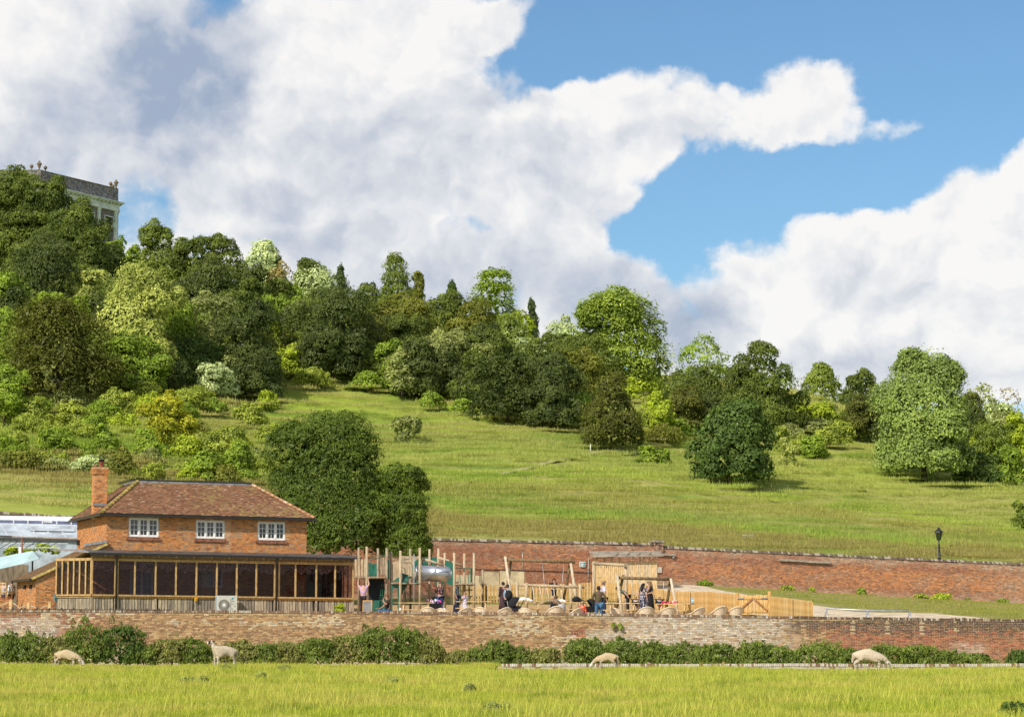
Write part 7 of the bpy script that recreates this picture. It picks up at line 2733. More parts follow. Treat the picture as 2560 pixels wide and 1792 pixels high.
def picnic_table(px, Y, yt, label, rz=0.0, wtop=1.85):
 b = GP(px, Y)
 root = empty('picnic_table', tuple(b), rz, label, 'picnic table', 'picnic tables on the terrace')
 H = ZZ(yt, Y) - b.z
 H = min(max(H, .68), .86)
 return root, H
def tables_and_chairs():
 H = 0.76
 spots = [(1041, 118.5, -0.03, 'picnic table nearest the climbing frame arch, in front of the steel pole'),
    (1184, 120.5, -0.02, 'picnic table behind the wicker chairs below the rope ladder'),
    (1314, 120.0, 0.02, 'picnic table with a white bundle on it beside the black hooded pram'),
    (1432, 119.0, -0.05, 'picnic table with bags where the person in the brown scarf sits'),
    (1562, 118.0, -0.40, 'picnic table below the toddler swing, beside the man in the olive jumper'),
    (1689, 117.0, -0.42, 'picnic table with a pink blanket and white cups')]
 root = None
 for k, (px, Y, rz, lab) in enumerate(spots):
  b = GP(px, Y)
  if root is None:
   root = empty('picnic_table', tuple(b), rz, lab, 'picnic table', 'picnic tables on the terrace')
   for i in range(5):
    mb = MB()
    mb.box((0, -.29 + i * .145, H), (1.75, .135, .04))
    mb.build('top_board', M_TABLE, root)
   for s in (-1, 1):
    for i in range(2):
     mb = MB()
     mb.box((0, s * (.62 + i * .135), .43), (1.75, .125, .04))
     mb.build('seat_board', M_TABLE, root)
   for x in (-.6, .6):
    for s in (-1, 1):
     mb = MB()
     mb.bar((x, s * .22, H - .03), (x, s * .62, 0), .045, .10, up=(0, 1, 0))
     mb.build('leg', M_TABLE, root)
    mb = MB()
    mb.bar((x + .05, -.76, .38), (x + .05, .76, .38), .045, .09)
    mb.build('cross_beam', M_TABLE, root)
   o = root
  else:
   o = copy_tree(root)
   o.location = b
   o.rotation_euler = (0, 0, rz)
   o['label'] = lab
 cs = [(1069, 113.0, 0.1, 'wicker tub chair in front of the climbing frame table, leftmost of its row'),
   (1113, 112.2, -.4, 'wicker tub chair, low between flowered blouse woman and wall'),
   (1159, 113.0, .35, 'wicker tub chair below the blonde girl in lilac'),
   (1205, 112.6, -.15, 'wicker tub chair right of the rope ladder table'),
   (1259, 113.2, .3, 'wicker tub chair in front of the woman in the denim shirt'),
   (1316, 112.4, -.2, 'wicker tub chair in front of the table with the white bundle'),
   (1387, 113.0, .15, 'wicker tub chair behind the striped bag'),
   (1436, 112.6, .5, 'wicker tub chair beside the child in orange'),
   (1543, 112.6, -.3, 'wicker tub chair right of the man in jeans'),
   (1614, 112.0, .1, 'wicker tub chair, low below the polka dot dress'),
   (1668, 112.8, .2, 'wicker tub chair in front of the table with pink blanket'),
   (1742, 113.0, .4, 'wicker tub chair in front of the sloping fence, left of three'),
   (1797, 113.0, .3, 'wicker tub chair in front of the sloping fence, middle of three'),
   (1838, 113.2, .2, 'wicker tub chair in front of the gate, right of three')]
 root = None
 for (px, Y, rz, lab) in cs:
  b = GP(px, Y)
  if root is None:
   root = empty('wicker_chair', tuple(b), rz + math.pi, lab, 'chair', 'wicker chairs along the terrace wall')
   mb = MB()
   n, rows = 18, 6
   for r in range(rows + 1):
    for k in range(n + 1):
     t = math.pi * (-.18 + 1.36 * k / n)
     hh = .32 + (.42 * (r / rows)) * (.30 + .70 * max(0.0, math.sin(t)) ** 1.1)
     rad = .27 + .12 * (r / rows)
     mb.v.append(Vector((rad * math.cos(t) * 1.02, rad * math.sin(t) * .95, hh)))
   for r in range(rows):
    for k in range(n):
     a = r * (n + 1) + k
     mb.face((a, a + 1, a + n + 2, a + n + 1), True)
   sh = mb.build('shell', M_WICK, root)
   md = sh.modifiers.new('thick', 'SOLIDIFY')
   md.thickness = .035
   mb = MB()
   pts = []
   for k in range(n + 1):
    t = math.pi * (-.18 + 1.36 * k / n)
    hh = .32 + .42 * (.30 + .70 * max(0.0, math.sin(t)) ** 1.1)
    pts.append((.39 * math.cos(t) * 1.02, .39 * math.sin(t) * .95, hh))
   mb.tube(pts, .025, 6)
   mb.build('rim', M_WICK, root)
   mb = MB()
   mb.lathe([(.27, .26), (.29, .30), (.29, .35), (.25, .37)], (0, 0, 0), 16)
   mb.build('seat', M_WICK, root)
   for a in range(4):
    t = math.pi / 4 + a * math.pi / 2
    mb = MB()
    mb.tube([(.2 * math.cos(t), .2 * math.sin(t), .28), (.27 * math.cos(t), .27 * math.sin(t), 0)], .018, 6)
    mb.build('leg', M_POLED, root)
   o = root
  else:
   o = copy_tree(root)
   o.location = b
   o.rotation_euler = (0, 0, rz * 1.8 + math.pi)
   o.scale = [.93 + .14 * ((px * 7) % 10) / 10] * 3
   o['label'] = lab
 q = GP(918, 121.5)
 q.z = max(q.z, ZZ(1530, 121.5))
 bd = empty('chalkboard', tuple(q), -.12, 'chalkboard easel in an orange wood frame at the verandah corner', 'board')
 Mx = Matrix.Rotation(-.16, 4, 'X')
 mb = MB()
 mb.box((0, 0, .30), (.40, .02, .52), Mx)
 mb.build('slate', mat('grey slate', (0.20, 0.20, 0.20), .7, .15, 3.), bd)
 for (c, s) in (((-.22, -.008, .30), (.045, .035, .62)), ((.22, -.008, .30), (.045, .035, .62)), ((0, -.008, .585), (.40, .035, .045)), ((0, -.008, .04), (.40, .035, .045))):
  mb = MB()
  mb.box(c, s, Mx)
  mb.build('frame_bar', mat('orange pine', (0.55, 0.29, 0.09), .6, .15), bd)
 mb = MB()
 mb.bar((-.2, .06, .5), (-.2, .30, 0), .03)
 mb.bar((.2, .06, .5), (.2, .30, 0), .03)
 mb.build('rear_strut', mat('orange pine', (0.55, 0.29, 0.09)), bd)
 def on_table(px, Y):
  b = GP(px, Y)
  return Vector((b.x, b.y, b.z + .78))
 q = on_table(1308, 120.0)
 mb = MB()
 for (x, y, z, r) in ((0, 0, .1, .2), (.22, .05, .08, .16), (-.2, .02, .07, .15), (.38, 0, .05, .1)):
  mb.ball((x, y, z), (r, r * .7, r * .6), 10)
 o = mb.build('blanket', mat('white cloth', (0.74, 0.72, 0.68), .9, .08, 7., bump=.4), None, None, q)
 tag(o, 'crumpled white blanket on a picnic table behind the pram', 'blanket')
 q = on_table(1403, 119.0)
 mb = MB()
 mb.ball((0, 0, .06), (.2, .14, .09), 10)
 mb.ball((.14, 0, .04), (.14, .12, .06), 8)
 o = mb.build('white_cloth', mat('white cloth', (0.74, 0.72, 0.68)), None, None, q)
 tag(o, 'white cloth on the table edge behind the striped bag', 'cloth')
 q = on_table(1441, 119.2)
 mb = MB()
 mb.ball((0, 0, .12), (.22, .16, .15), 12)
 mb.ball((.2, 0, .07), (.12, .12, .09), 8)
 mb.tube([(-.1, 0, .24), (-.02, 0, .34), (.08, 0, .24)], .015, 5)
 o = mb.build('handbag', M_BLACK, None, None, q)
 tag(o, 'soft black bag lying on the picnic table behind the orange child', 'bag')
 q = on_table(1668, 117.2)
 mb = MB()
 n, m = 14, 5
 for i in range(n + 1):
  for k in range(m + 1):
   x = -.38 + .9 * i / n
   z = .05 + .045 * math.sin(i * 1.7) * math.cos(k * 1.3) + .03 * math.sin(i * .6)
   if x < -.25:
    z -= (-.25 - x) * 2.2
   mb.v.append(Vector((x, -.28 + .4 * k / m + .02 * math.sin(i), z)))
 for i in range(n):
  for k in range(m):
   a = i * (m + 1) + k
   mb.face((a, a + m + 1, a + m + 2, a + 1), True)
 o = mb.build('blanket', mat('hot pink blanket', (0.72, 0.02, 0.12), .9, .12, 6., bump=.3), None, None, q)
 md = o.modifiers.new('t', 'SOLIDIFY')
 md.thickness = .02
 tag(o, 'bright pink blanket hanging over the end of a picnic table', 'blanket')
 for px in (1683, 1690.5):
  q = on_table(px, 117.0)
  cp = MB()
  cp.lathe([(.035, 0), (.045, .01), (.052, .13), (.055, .135), (.05, .14)], (0, 0, 0), 12)
  o = cp.build('cup', mat('white paper', (0.8, 0.8, 0.78), .6, .03), None, None, q)
  tag(o, ('white paper cup nearer the pink blanket' if px < 1686 else 'white paper cup farther from the pink blanket'), 'cup', 'paper cups on the picnic table')
 q = GP(1317, 119.2)
 mb = MB()
 mb.lathe([(.10, 0), (.13, .32), (.14, .33), (.12, .33)], (0, 0, 0), 14)
 o = mb.build('bucket', M_GALV, None, None, (q.x, q.y, q.z + .28))
 o.location = (q.x, q.y, q.z)
 tag(o, 'pale metal bucket under the table beside the pram', 'bucket')
tables_and_chairs()
def prams():
 def pram(px, Y, rz, label, hood_up=True, s=1.0):
  q = GP(px, Y)
  root = empty('pram', tuple(q), rz, label, 'pram', 'prams on the terrace')
  root.scale = (.74, .8, .92)
  mb = MB()
  n, m = 12, 8
  if hood_up:
   for i in range(n + 1):
    a = math.pi * .62 * i / n + .15
    for k in range(m + 1):
     b = math.pi * k / m
     mb.v.append(Vector((-.05 + .46 * math.cos(a) * math.sin(b) * s, .30 * math.cos(b) * s, .62 + .48 * math.sin(a) * (.35 + .65 * math.sin(b)) * s)))
   for i in range(n):
    for k in range(m):
     a = i * (m + 1) + k
     mb.face((a, a + 1, a + m + 2, a + m + 1), True)
   h = mb.build('hood', M_BLACK, root)
   md = h.modifiers.new('t', 'SOLIDIFY')
   md.thickness = .015
   tb = MB()
   tb.tube([Vector((.34 * s, .29 * s, .64)), Vector((.42 * s, .2 * s, .88)), Vector((.44 * s, 0, .97)), Vector((.42 * s, -.2 * s, .88)), Vector((.34 * s, -.29 * s, .64))], .014, 5)
   tb.build('hood_trim', mat('pale trim', (0.55, 0.50, 0.42), .8), root)
  mb = MB()
  mb.prism([Vector((-.42, -.26, .70)), Vector((.45, -.26, .72)), Vector((.38, -.26, .42)), Vector((-.30, -.26, .40))], Vector((0, .52, 0)))
  mb.build('body', M_BLACK, root)
  mb = MB()
  for sy in (-.27, .27):
   mb.tube([(-.6, sy, 1.02), (-.35, sy, .62), (.35, sy, .18)], .016, 6)
   mb.tube([(.2, sy, .5), (-.35, sy, .18)], .016, 6)
  mb.tube([(-.6, -.27, 1.02), (-.6, .27, 1.02)], .018, 6)
  mb.build('chassis', M_GUT, root)
  for x in (-.35, .36):
   for y in (-.29, .29):
    w = MB()
    w.lathe([(.05, -.02), (.14, -.02), (.15, 0), (.14, .02), (.05, .02)], (0, 0, 0), 14, True, Matrix.Translation((x, y, .15)) @ Matrix.Rotation(math.pi / 2, 4, 'X'))
    w.build('wheel', M_RUB, root)
  return root
 pram(1287, 117.5, math.pi * .98, 'black pram with raised hood pushed by the woman in the denim shirt', True, 1.15)
 pram(1479, 116.8, 0.25, 'black pushchair with hood beside the man in the olive jumper', True)
 q = GP(1085, 121.5)
 r = pram(1086, 121.3, .2, 'low pram heaped with pink and violet flowered cloth beside the frame', False)
 rng = np.random.default_rng(9)
 for (nm, c, k) in (('pink_toys', (0.62, 0.05, 0.22), 0), ('violet_toys', (0.30, 0.22, 0.55), 1), ('white_toys', (0.7, 0.66, 0.68), 2)):
  mb = MB()
  for i in range(10):
   mb.ball((rng.uniform(-.45, .45), rng.uniform(-.25, .1), .72 + rng.uniform(0, .16)), rng.uniform(.04, .08), 7)
  o = mb.build(nm, mat(nm.replace('_', ' '), c, .7, .1), r)
  o['kind'] = 'stuff'
 q = GP(1141, 121)
 mb = MB()
 mb.box((0, 0, .3), (.34, .24, .6), None, .86)
 mb.tube([(-.08, 0, .58), (-.06, 0, .72), (.06, 0, .72), (.08, 0, .58)], .015, 5)
 o = mb.build('rucksack', mat('navy canvas', (0.015, 0.02, 0.05), .8, .2), None, None, q)
 tag(o, 'upright navy rucksack at the foot of a pole beside the blonde girl', 'bag')
 q = GP(1404, 116.5)
 mb = MB()
 mb.lathe([(.15, 0), (.2, .12), (.19, .35), (.15, .42), (.1, .43)], (0, 0, .35), 14)
 m, t, b = new_mat('striped canvas')
 tc = t.node('ShaderNodeTexCoord')
 wv = t.node('ShaderNodeTexWave')
 wv.wave_type = 'BANDS'
 wv.bands_direction = 'DIAGONAL'
 wv.inputs['Scale'].default_value = 9
 t.l.new(tc.outputs['Object'], wv.inputs[0])
 t.put(b.inputs['Base Color'], t.mix(t.ramp(wv.outputs[1], .45, .55), (0.05, .06, .10), (.62, .58, .54)))
 o = mb.build('striped_bag', m, None, None, (q.x, q.y, q.z))
 tag(o, 'blue and white striped bag hanging at the bench beside the scarf wearer', 'bag')
prams()
def goal_and_lamp():
 root = empty('tube_barrier', tuple(GP(2165, 111.5)), 0, 'long galvanised tube barrier on three A shaped trestles at the lawn edge', 'barrier')
 org = tuple(root.location)
 Y = 112.0
 bar = [(2066, 1521), (2169, 1525), (2274, 1527)]
 mb = MB()
 mb.tube([at(x, y, Y) for x, y in bar], .036, 8)
 mb.build('rail', M_GALV, root, org)
 for (x, y) in bar:
  for (dx, dy) in ((-7.5, .45), (7, -.45)):
   mb = MB()
   g = GP(x + dx, Y + dy)
   mb.tube([at(x, y, Y), g], .034, 8)
   mb.build('leg', M_GALV, root, org)
 Yl = 171.6
 b = GP(2351, Yl)
 zt = ZZ(1316, Yl)
 root = empty('street_lamp', tuple(b), 0, 'black Victorian lantern lamp post behind the long red wall', 'lamp post')
 h = zt - b.z
 M_IRON = mat('black iron', (0.012, 0.014, 0.016), .45, .1, 4., spec=.5)
 mb = MB()
 lh = 0.95
 mb.lathe([(.13, -.2), (.13, .5), (.09, .6), (.07, .9), (.055, h - lh - .35), (.07, h - lh - .32), (.045, h - lh - .28), (.04, h - lh - .02)], (0, 0, 0), 12)
 mb.build('post', M_IRON, root)
 mb = MB()
 mb.tube([(-.28, 0, h - lh - .55), (.28, 0, h - lh - .55)], .02, 6)
 mb.ball((-.28, 0, h - lh - .55), .03, 6)
 mb.ball((.28, 0, h - lh - .55), .03, 6)
 mb.build('ladder_bar', M_IRON, root)
 z0 = h - lh
 mb = MB()
 for k in range(4):
  t = math.pi / 4 + k * math.pi / 2
  c, s = math.cos(t), math.sin(t)
  mb.bar((.14 * c, .14 * s, z0), (.30 * c, .30 * s, z0 + .55), .028)
 for k in range(4):
  t, t2 = math.pi / 4 + k * math.pi / 2, math.pi / 4 + (k + 1) * math.pi / 2
  mb.bar((.30 * math.cos(t), .30 * math.sin(t), z0 + .55), (.30 * math.cos(t2), .30 * math.sin(t2), z0 + .55), .035)
  mb.bar((.14 * math.cos(t), .14 * math.sin(t), z0), (.14 * math.cos(t2), .14 * math.sin(t2), z0), .03)
 mb.build('lantern_frame', M_IRON, root)
 for k in range(4):
  t, t2 = math.pi / 4 + k * math.pi / 2, math.pi / 4 + (k + 1) * math.pi / 2
  mb = MB()
  p = [Vector((.135 * math.cos(a), .135 * math.sin(a), z0 + .01)) for a in (t, t2)] + [Vector((.29 * math.cos(a), .29 * math.sin(a), z0 + .54)) for a in (t2, t)]
  mb.prism(p, Vector((0, 0, .004)))
  mb.build('pane', M_GLASS, root)
 mb = MB()
 mb.lathe([(.34, z0 + .55), (.33, z0 + .58), (.12, z0 + .78), (.09, z0 + .80), (.10, z0 + .84), (.03, z0 + .87), (.025, z0 + .93), (.0, z0 + .95)], (0, 0, 0), 8, False)
 mb.build('lantern_roof', M_IRON, root)
 for (px, yt, yb, lab) in ((1476, 1110, 1133, 'white marker post where the hillside path meets the brown yew'), (1978, 1256, 1265, 'short pale marker stake in the open meadow on the right')):
  g = ground_ray(px, yb, 176)
  mb = MB()
  hh = at(px, yt, g.y).z - g.z
  mb.box((0, 0, hh / 2 - .1), (.12, .12, hh + .2), None, .8)
  o = mb.build('marker_post', mat('white post paint', (0.72, 0.70, 0.64), .7, .12, 3.), None, None, g)
  tag(o, lab, 'post')
 g = ground_ray(1871, 1365, 176)
 root = empty('stone_bench', tuple(g), 0, 'low pale stone bench in the grass just above the red wall', 'bench')
 M_ST = mat('pale stone', (0.42, 0.37, 0.28), .9, .2, 3.)
 for (nm, c, s) in (('seat', (0, 0, .42), (.85, .4, .1)), ('support', (-.28, 0, .15), (.14, .34, .44)), ('support', (.28, 0, .15), (.14, .34, .44))):
  mb = MB()
  mb.box(c, s)
  mb.build(nm, M_ST, root)
goal_and_lamp()
def glasshouse():
 Y0 = 147.0
 b = GP(60, Y0)
 root = empty('glasshouse', tuple(b), 0, 'long glasshouse with pale ridge behind the house at the left edge', 'glasshouse')
 org = tuple(root.location)
 M_AL = mat('aluminium bar', (0.66, 0.68, 0.70), .4, .08, 3., metal=.4)
 M_GH = mat('glasshouse glass', (0.40, 0.46, 0.52), 0.12, 0.25, 0.8, spec=0.9)
 M_GHR = mat('whitened ridge sheet', (0.62, 0.64, 0.66), .6, .12, 2.)
 M_BLIND = mat('blue grey blind', (0.10, 0.12, 0.20), .6, .2, 1.)
 xl, xr = -60, 232
 Ye, Yt, Yr = Y0, Y0 + 2.6, Y0 + 3.6
 def E(px):
  return at(px, 1341 + px * .02, Ye)
 def Tt(px):
  return at(px, 1308 + px * .025, Yt)
 def Rr(px):
  return at(px, 1299 + px * .02, Yr)
 def Rt(px):
  return at(px, 1289 + px * .015, Yr + .2)
 bars = list(np.arange(xl, xr, 36.0))
 for i, x in enumerate(bars[:-1]):
  x2 = bars[i + 1]
  mb = MB()
  mb.prism([E(x + 10), E(x2 + 10), Tt(x2 - 14), Tt(x - 14)], Vector((0, 0, .012)))
  mb.build('pane', M_GH, root, org)
  mb = MB()
  mb.prism([Tt(x - 14), Tt(x2 - 14), Rr(x2 - 14), Rr(x - 14)], Vector((0, .012, 0)))
  mb.build('pane', M_BLIND, root, org)
 for x in bars:
  mb = MB()
  mb.bar(E(x + 10) + Vector((0, 0, .03)), Tt(x - 14) + Vector((0, 0, .03)), .07, .05)
  mb.build('glazing_bar', M_AL, root, org)
  mb = MB()
  mb.bar(Tt(x - 14), Rr(x - 14), .08, .06)
  mb.build('glazing_bar', M_AL, root, org)
 for f in (E, Tt):
  mb = MB()
  mb.bar(f(xl), f(xr), .06, .06)
  mb.build('purlin', M_AL, root, org)
 mb = MB()
 mb.prism([Rr(xl), Rr(xr), Rt(xr), Rt(xl)], Vector((0, .3, .03)))
 mb.build('ridge', M_GHR, root, org)
 for k, x in enumerate((70, 106, 142)):
  a0, a1 = at(x, 1309 + x * .02, Yt - .2), at(x + 35, 1309 + (x + 35) * .02, Yt - .2)
  c0, c1 = at(x + 9, 1324 + x * .02, Yt - 1.5), at(x + 44, 1324 + (x + 44) * .02, Yt - 1.5)
  mb = MB()
  mb.prism([a0, a1, c1, c0], Vector((0, 0, .015)))
  v = mb.build('vent', M_GH, root, org)
  for p, q in ((a0, c0), (c0, c1), (a1, c1), (a0, a1)):
   mb = MB()
   mb.bar(p + Vector((0, 0, .02)), q + Vector((0, 0, .02)), .05, .05)
   mb.build('vent_frame', M_AL, v, org)
 q = at(121, 1304, Yr - .3)
 mb = MB()
 mb.box(tuple(q), (.55, .3, .2))
 mb.box((q.x, q.y, q.z - .16), (.62, .34, .10))
 mb.build('ridge_vent', M_GHR, root, org)
 mb = MB()
 mb.bar(E(xl) - Vector((0, .1, .12)), E(xr) - Vector((0, .1, .12)), .14, .16)
 mb.build('gutter', mat('dark grey gutter', (0.07, 0.075, 0.085), .5), root, org)
 for i, x in enumerate(bars[:-1]):
  a, b2 = E(x), E(bars[i + 1])
  mb = MB()
  z0 = gzf(a.x, a.y)
  mb.prism([Vector((a.x, a.y, z0 + .5)), Vector((b2.x, a.y, z0 + .5)), Vector((b2.x, a.y, b2.z - .2)), Vector((a.x, a.y, a.z - .2))], Vector((0, .012, 0)))
  mb.build('pane', M_GH, root, org)
 mb = MB()
 a, b2 = E(xl), E(xr)
 mb.box(((a.x + b2.x) / 2, a.y + 2.2, b.z + .9), (b2.x - a.x, .12, 3.2))
 mb.box(((a.x + b2.x) / 2, a.y, b.z + .2), (b2.x - a.x, .25, .8))
 mb.build('wall', mat('grey block wall', (0.30, 0.30, 0.32), .9, .2, 1.5), root, org)
 Yp = 141.0
 pg = empty('pergola', tuple(GP(55, Yp)), 0, 'slender pergola on a rust brown pole in front of the glasshouse', 'pergola')
 po = tuple(pg.location)
 M_RUST = mat('rust brown paint', (0.26, 0.11, 0.07), .7, .25)
 M_DK = mat('dark grey steel', (0.075, 0.07, 0.07), .5, .15)
 g = GP(55, Yp)
 mb = MB()
 mb.tube([g - Vector((0, 0, .1)), at(55, 1344, Yp)], .055, 8)
 mb.build('pole', M_RUST, pg, po)
 for (x0, y0, x1, y1, w, h, m, dY) in ((30, 1341, 190, 1346, .1, .07, mat('oak rail', (0.40, 0.32, 0.25), .8), 0), (-40, 1345, 190, 1351, .09, .10, M_DK, .6), (-40, 1338, 34, 1341, .1, .1, M_DK, .3),
           (-40, 1356, 170, 1358, .05, .05, M_AL, 1.4), (-40, 1366, 150, 1369, .05, .06, M_AL, 2.0)):
  mb = MB()
  mb.bar(at(x0, y0, Yp + dY), at(x1, y1, Yp + dY), w, h)
  mb.build('beam', m, pg, po)
 rng = np.random.default_rng(3)
 for k in range(9):
  x = -10 + k * 19 + rng.uniform(-4, 4)
  mb = MB()
  p0 = at(x, 1349, Yp + .6)
  p1 = at(x - 3, 1356, Yp + .9)
  p2 = at(x + rng.uniform(-30, -14), 1360 + rng.uniform(0, 14), Yp + 1.4)
  mb.tube([p0, p1, p2], .02, 5)
  mb.build('bracket', M_DK, pg, po)
 mb = MB()
 q = at(50, 1377, Yp + .3)
 mb.box(tuple(q), (.16, .1, .5))
 mb.build('lamp_box', M_WHITE, pg, po)
 for (px, y, w, lab) in ((35, 1384, 34, 'bright vine left of the pergola pole'), (66, 1385, 36, 'bright vine right of the pergola pole'), (118, 1372, 40, 'vine leaves at the far end of the pergola')):
  rngv = np.random.default_rng(px)
  c = at(px, y, Yp + 2.5)
  L_ = np.array([[rngv.normal(0, w / FPX * Yp * .3), rngv.normal(0, .2), rngv.normal(0, .12), .3, .25, .18] for _ in range(9)])
  me = crown_mesh('vine', L_, 500, .16, rngv, 'leaf', leaf_mat('leaves bright', *LEAF['bright']))
  o = obj('vine', me, None, None, c)
  tag(o, lab, 'vine')
 Yq = 136.5
 c = at(52, 1420, Yq)
 gq = gzf(c.x, Yq)
 ps = empty('parasol', (c.x, Yq, gq), 0, 'large pale aqua parasol at the left edge below the pergola', 'parasol')
 so_ = tuple(ps.location)
 apex = at(82, 1376, Yq + .9)
 rim = [at(-46, 1428, Yq - 1.2), at(0, 1421, Yq - 1.5), at(60, 1408, Yq - 1.2), at(98, 1396, Yq - .1), at(104, 1388, Yq + 1.6), at(40, 1388, Yq + 2.6), at(-40, 1400, Yq + 1.4)]
 M_AQ = mat('pale aqua canvas', (0.40, 0.54, 0.55), .85, .08, 1.2)
 for i in range(len(rim)):
  a, b2 = rim[i], rim[(i + 1) % len(rim)]
  mb = MB()
  mb.prism([apex, a, b2], Vector((0, 0, -.012)))
  cp = mb.build('canopy_panel', M_AQ, ps, so_)
  mb = MB()
  mb.tube([apex - Vector((0, 0, .03)), a - Vector((0, 0, .03))], .02, 5)
  mb.build('rib', mat('grey blue rib', (0.25, 0.36, 0.42), .5), ps, so_)
 mb = MB()
 mb.tube([Vector((apex.x, apex.y, gq)), apex], .045, 8)
 mb.build('pole', M_DK, ps, so_)
 mb = MB()
 q = GP(-10, 140)
 mb.box((0, 0, 1.3), (3.6, .12, 2.6))
 o = mb.build('garden_wall', mat('dim brown boarding', (0.22, 0.17, 0.12), .9, .25, 2., stretch=(4, 4, .6)), None, None, q)
 tag(o, 'brown boarded wall in the shade behind the parasol', 'wall')
 Yw_ = 125.0
 rng = np.random.default_rng(77)
 p0, p1 = at(-60, 1500, Yw_), at(33, 1500, Yw_)
 zt = ZZ(1493, Yw_)
 zb = gzf(p0.x, Yw_) - .1
 rw = empty('low_brick_wall', (p0.x, Yw_, zb), 0, 'low red brick wall at the left edge below the seated couple', 'wall')
 mb = MB()
 mb.box(((p0.x + p1.x) / 2, Yw_ + .11, (zb + zt - .09) / 2), (p1.x - p0.x, .2, zt - .09 - zb))
 mb.build('wall_core', M_MORTAR_W, rw, tuple(rw.location))
 B = bond(p1.x - p0.x, lambda u: zt - .09, zb, rng, flemish=True, course=.076)
 c = brick_cols(len(B), rng, B[:, 0], B[:, 2], .8)
 lay_bricks(rw, B, c, plane_map((p0.x, Yw_, 0), (1, 0, 0), (0, -1, 0)), rng, 0, tuple(rw.location))
 n = int((p1.x - p0.x) / .075)
 for i in range(n):
  mb = MB()
  mb.box((0, 0, 0), (.063, .24, .09))
  o = mb.build('coping_brick', M_BRICK1, rw)
  o.location = Vector((p0.x + i * .075 + .035, Yw_ + .1, zt - .042 + rng.uniform(-.004, .004))) - rw.location
  cc = np.array((.36, .13, .07)) * rng.uniform(.6, 1.3)
  o.color = (*cc, 1)
 rf = empty('rope_fence', tuple(GP(70, 116.5)), 0, 'three short timber posts linked by a rope in front of the lean to', 'fence')
 fo = tuple(rf.location)
 prev = None
 for (px, yt) in ((-20, 1496), (27, 1500), (71, 1508), (124, 1507)):
  Yq_ = 119.0
  g = GP(px, Yq_)
  top = at(px, yt, Yq_)
  mb = MB()
  mb.box((top.x, Yq_, (top.z + g.z) / 2), (.14, .14, top.z - g.z + .1))
  mb.build('post', mat('new pine', (0.62, 0.42, 0.20), .75, .15, 4.), rf, fo)
  if prev is not None:
   a, b2 = prev, top - Vector((0, 0, .1))
   mid = (a + b2) / 2 - Vector((0, 0, .22))
   mb = MB()
   mb.tube([a, a.lerp(b2, .25) * .5 + (a.lerp(mid, .5)) * .5, mid, b2.lerp(mid, .5) * .5 + a.lerp(b2, .75) * .5, b2], .02, 5)
   mb.build('rope', M_WROPE, rf, fo)
  prev = top - Vector((0, 0, .1))
 q = GP(15, 131)
 q.z = ZZ(1500, 131)
 chx = empty('wooden_chair', tuple(q), 2.6, 'tilted yellow wooden chair between the two people at the left edge', 'chair')
 M_CH = mat('yellow beech', (0.62, 0.40, 0.15), .6, .12)
 for (nm, a, b2, w) in (('leg', (-.2, -.2, 0), (-.2, -.2, .45), .045), ('leg', (.2, -.2, 0), (.2, -.2, .45), .045), ('rear_leg', (-.2, .2, 0), (-.2, .28, .95), .045), ('rear_leg', (.2, .2, 0), (.2, .28, .95), .045),
       ('top_rail', (-.22, .28, .92), (.22, .28, .92), .07), ('back_slat', (-.2, .25, .7), (.2, .25, .7), .05), ('stretcher', (-.2, -.2, .2), (-.2, .22, .2), .03), ('stretcher', (.2, -.2, .2), (.2, .22, .2), .03)):
  mb = MB()
  mb.bar(a, b2, w)
  mb.build(nm, M_CH, chx)
 mb = MB()
 mb.box((0, 0, .46), (.46, .46, .04))
 mb.build('seat', M_CH, chx)
glasshouse()
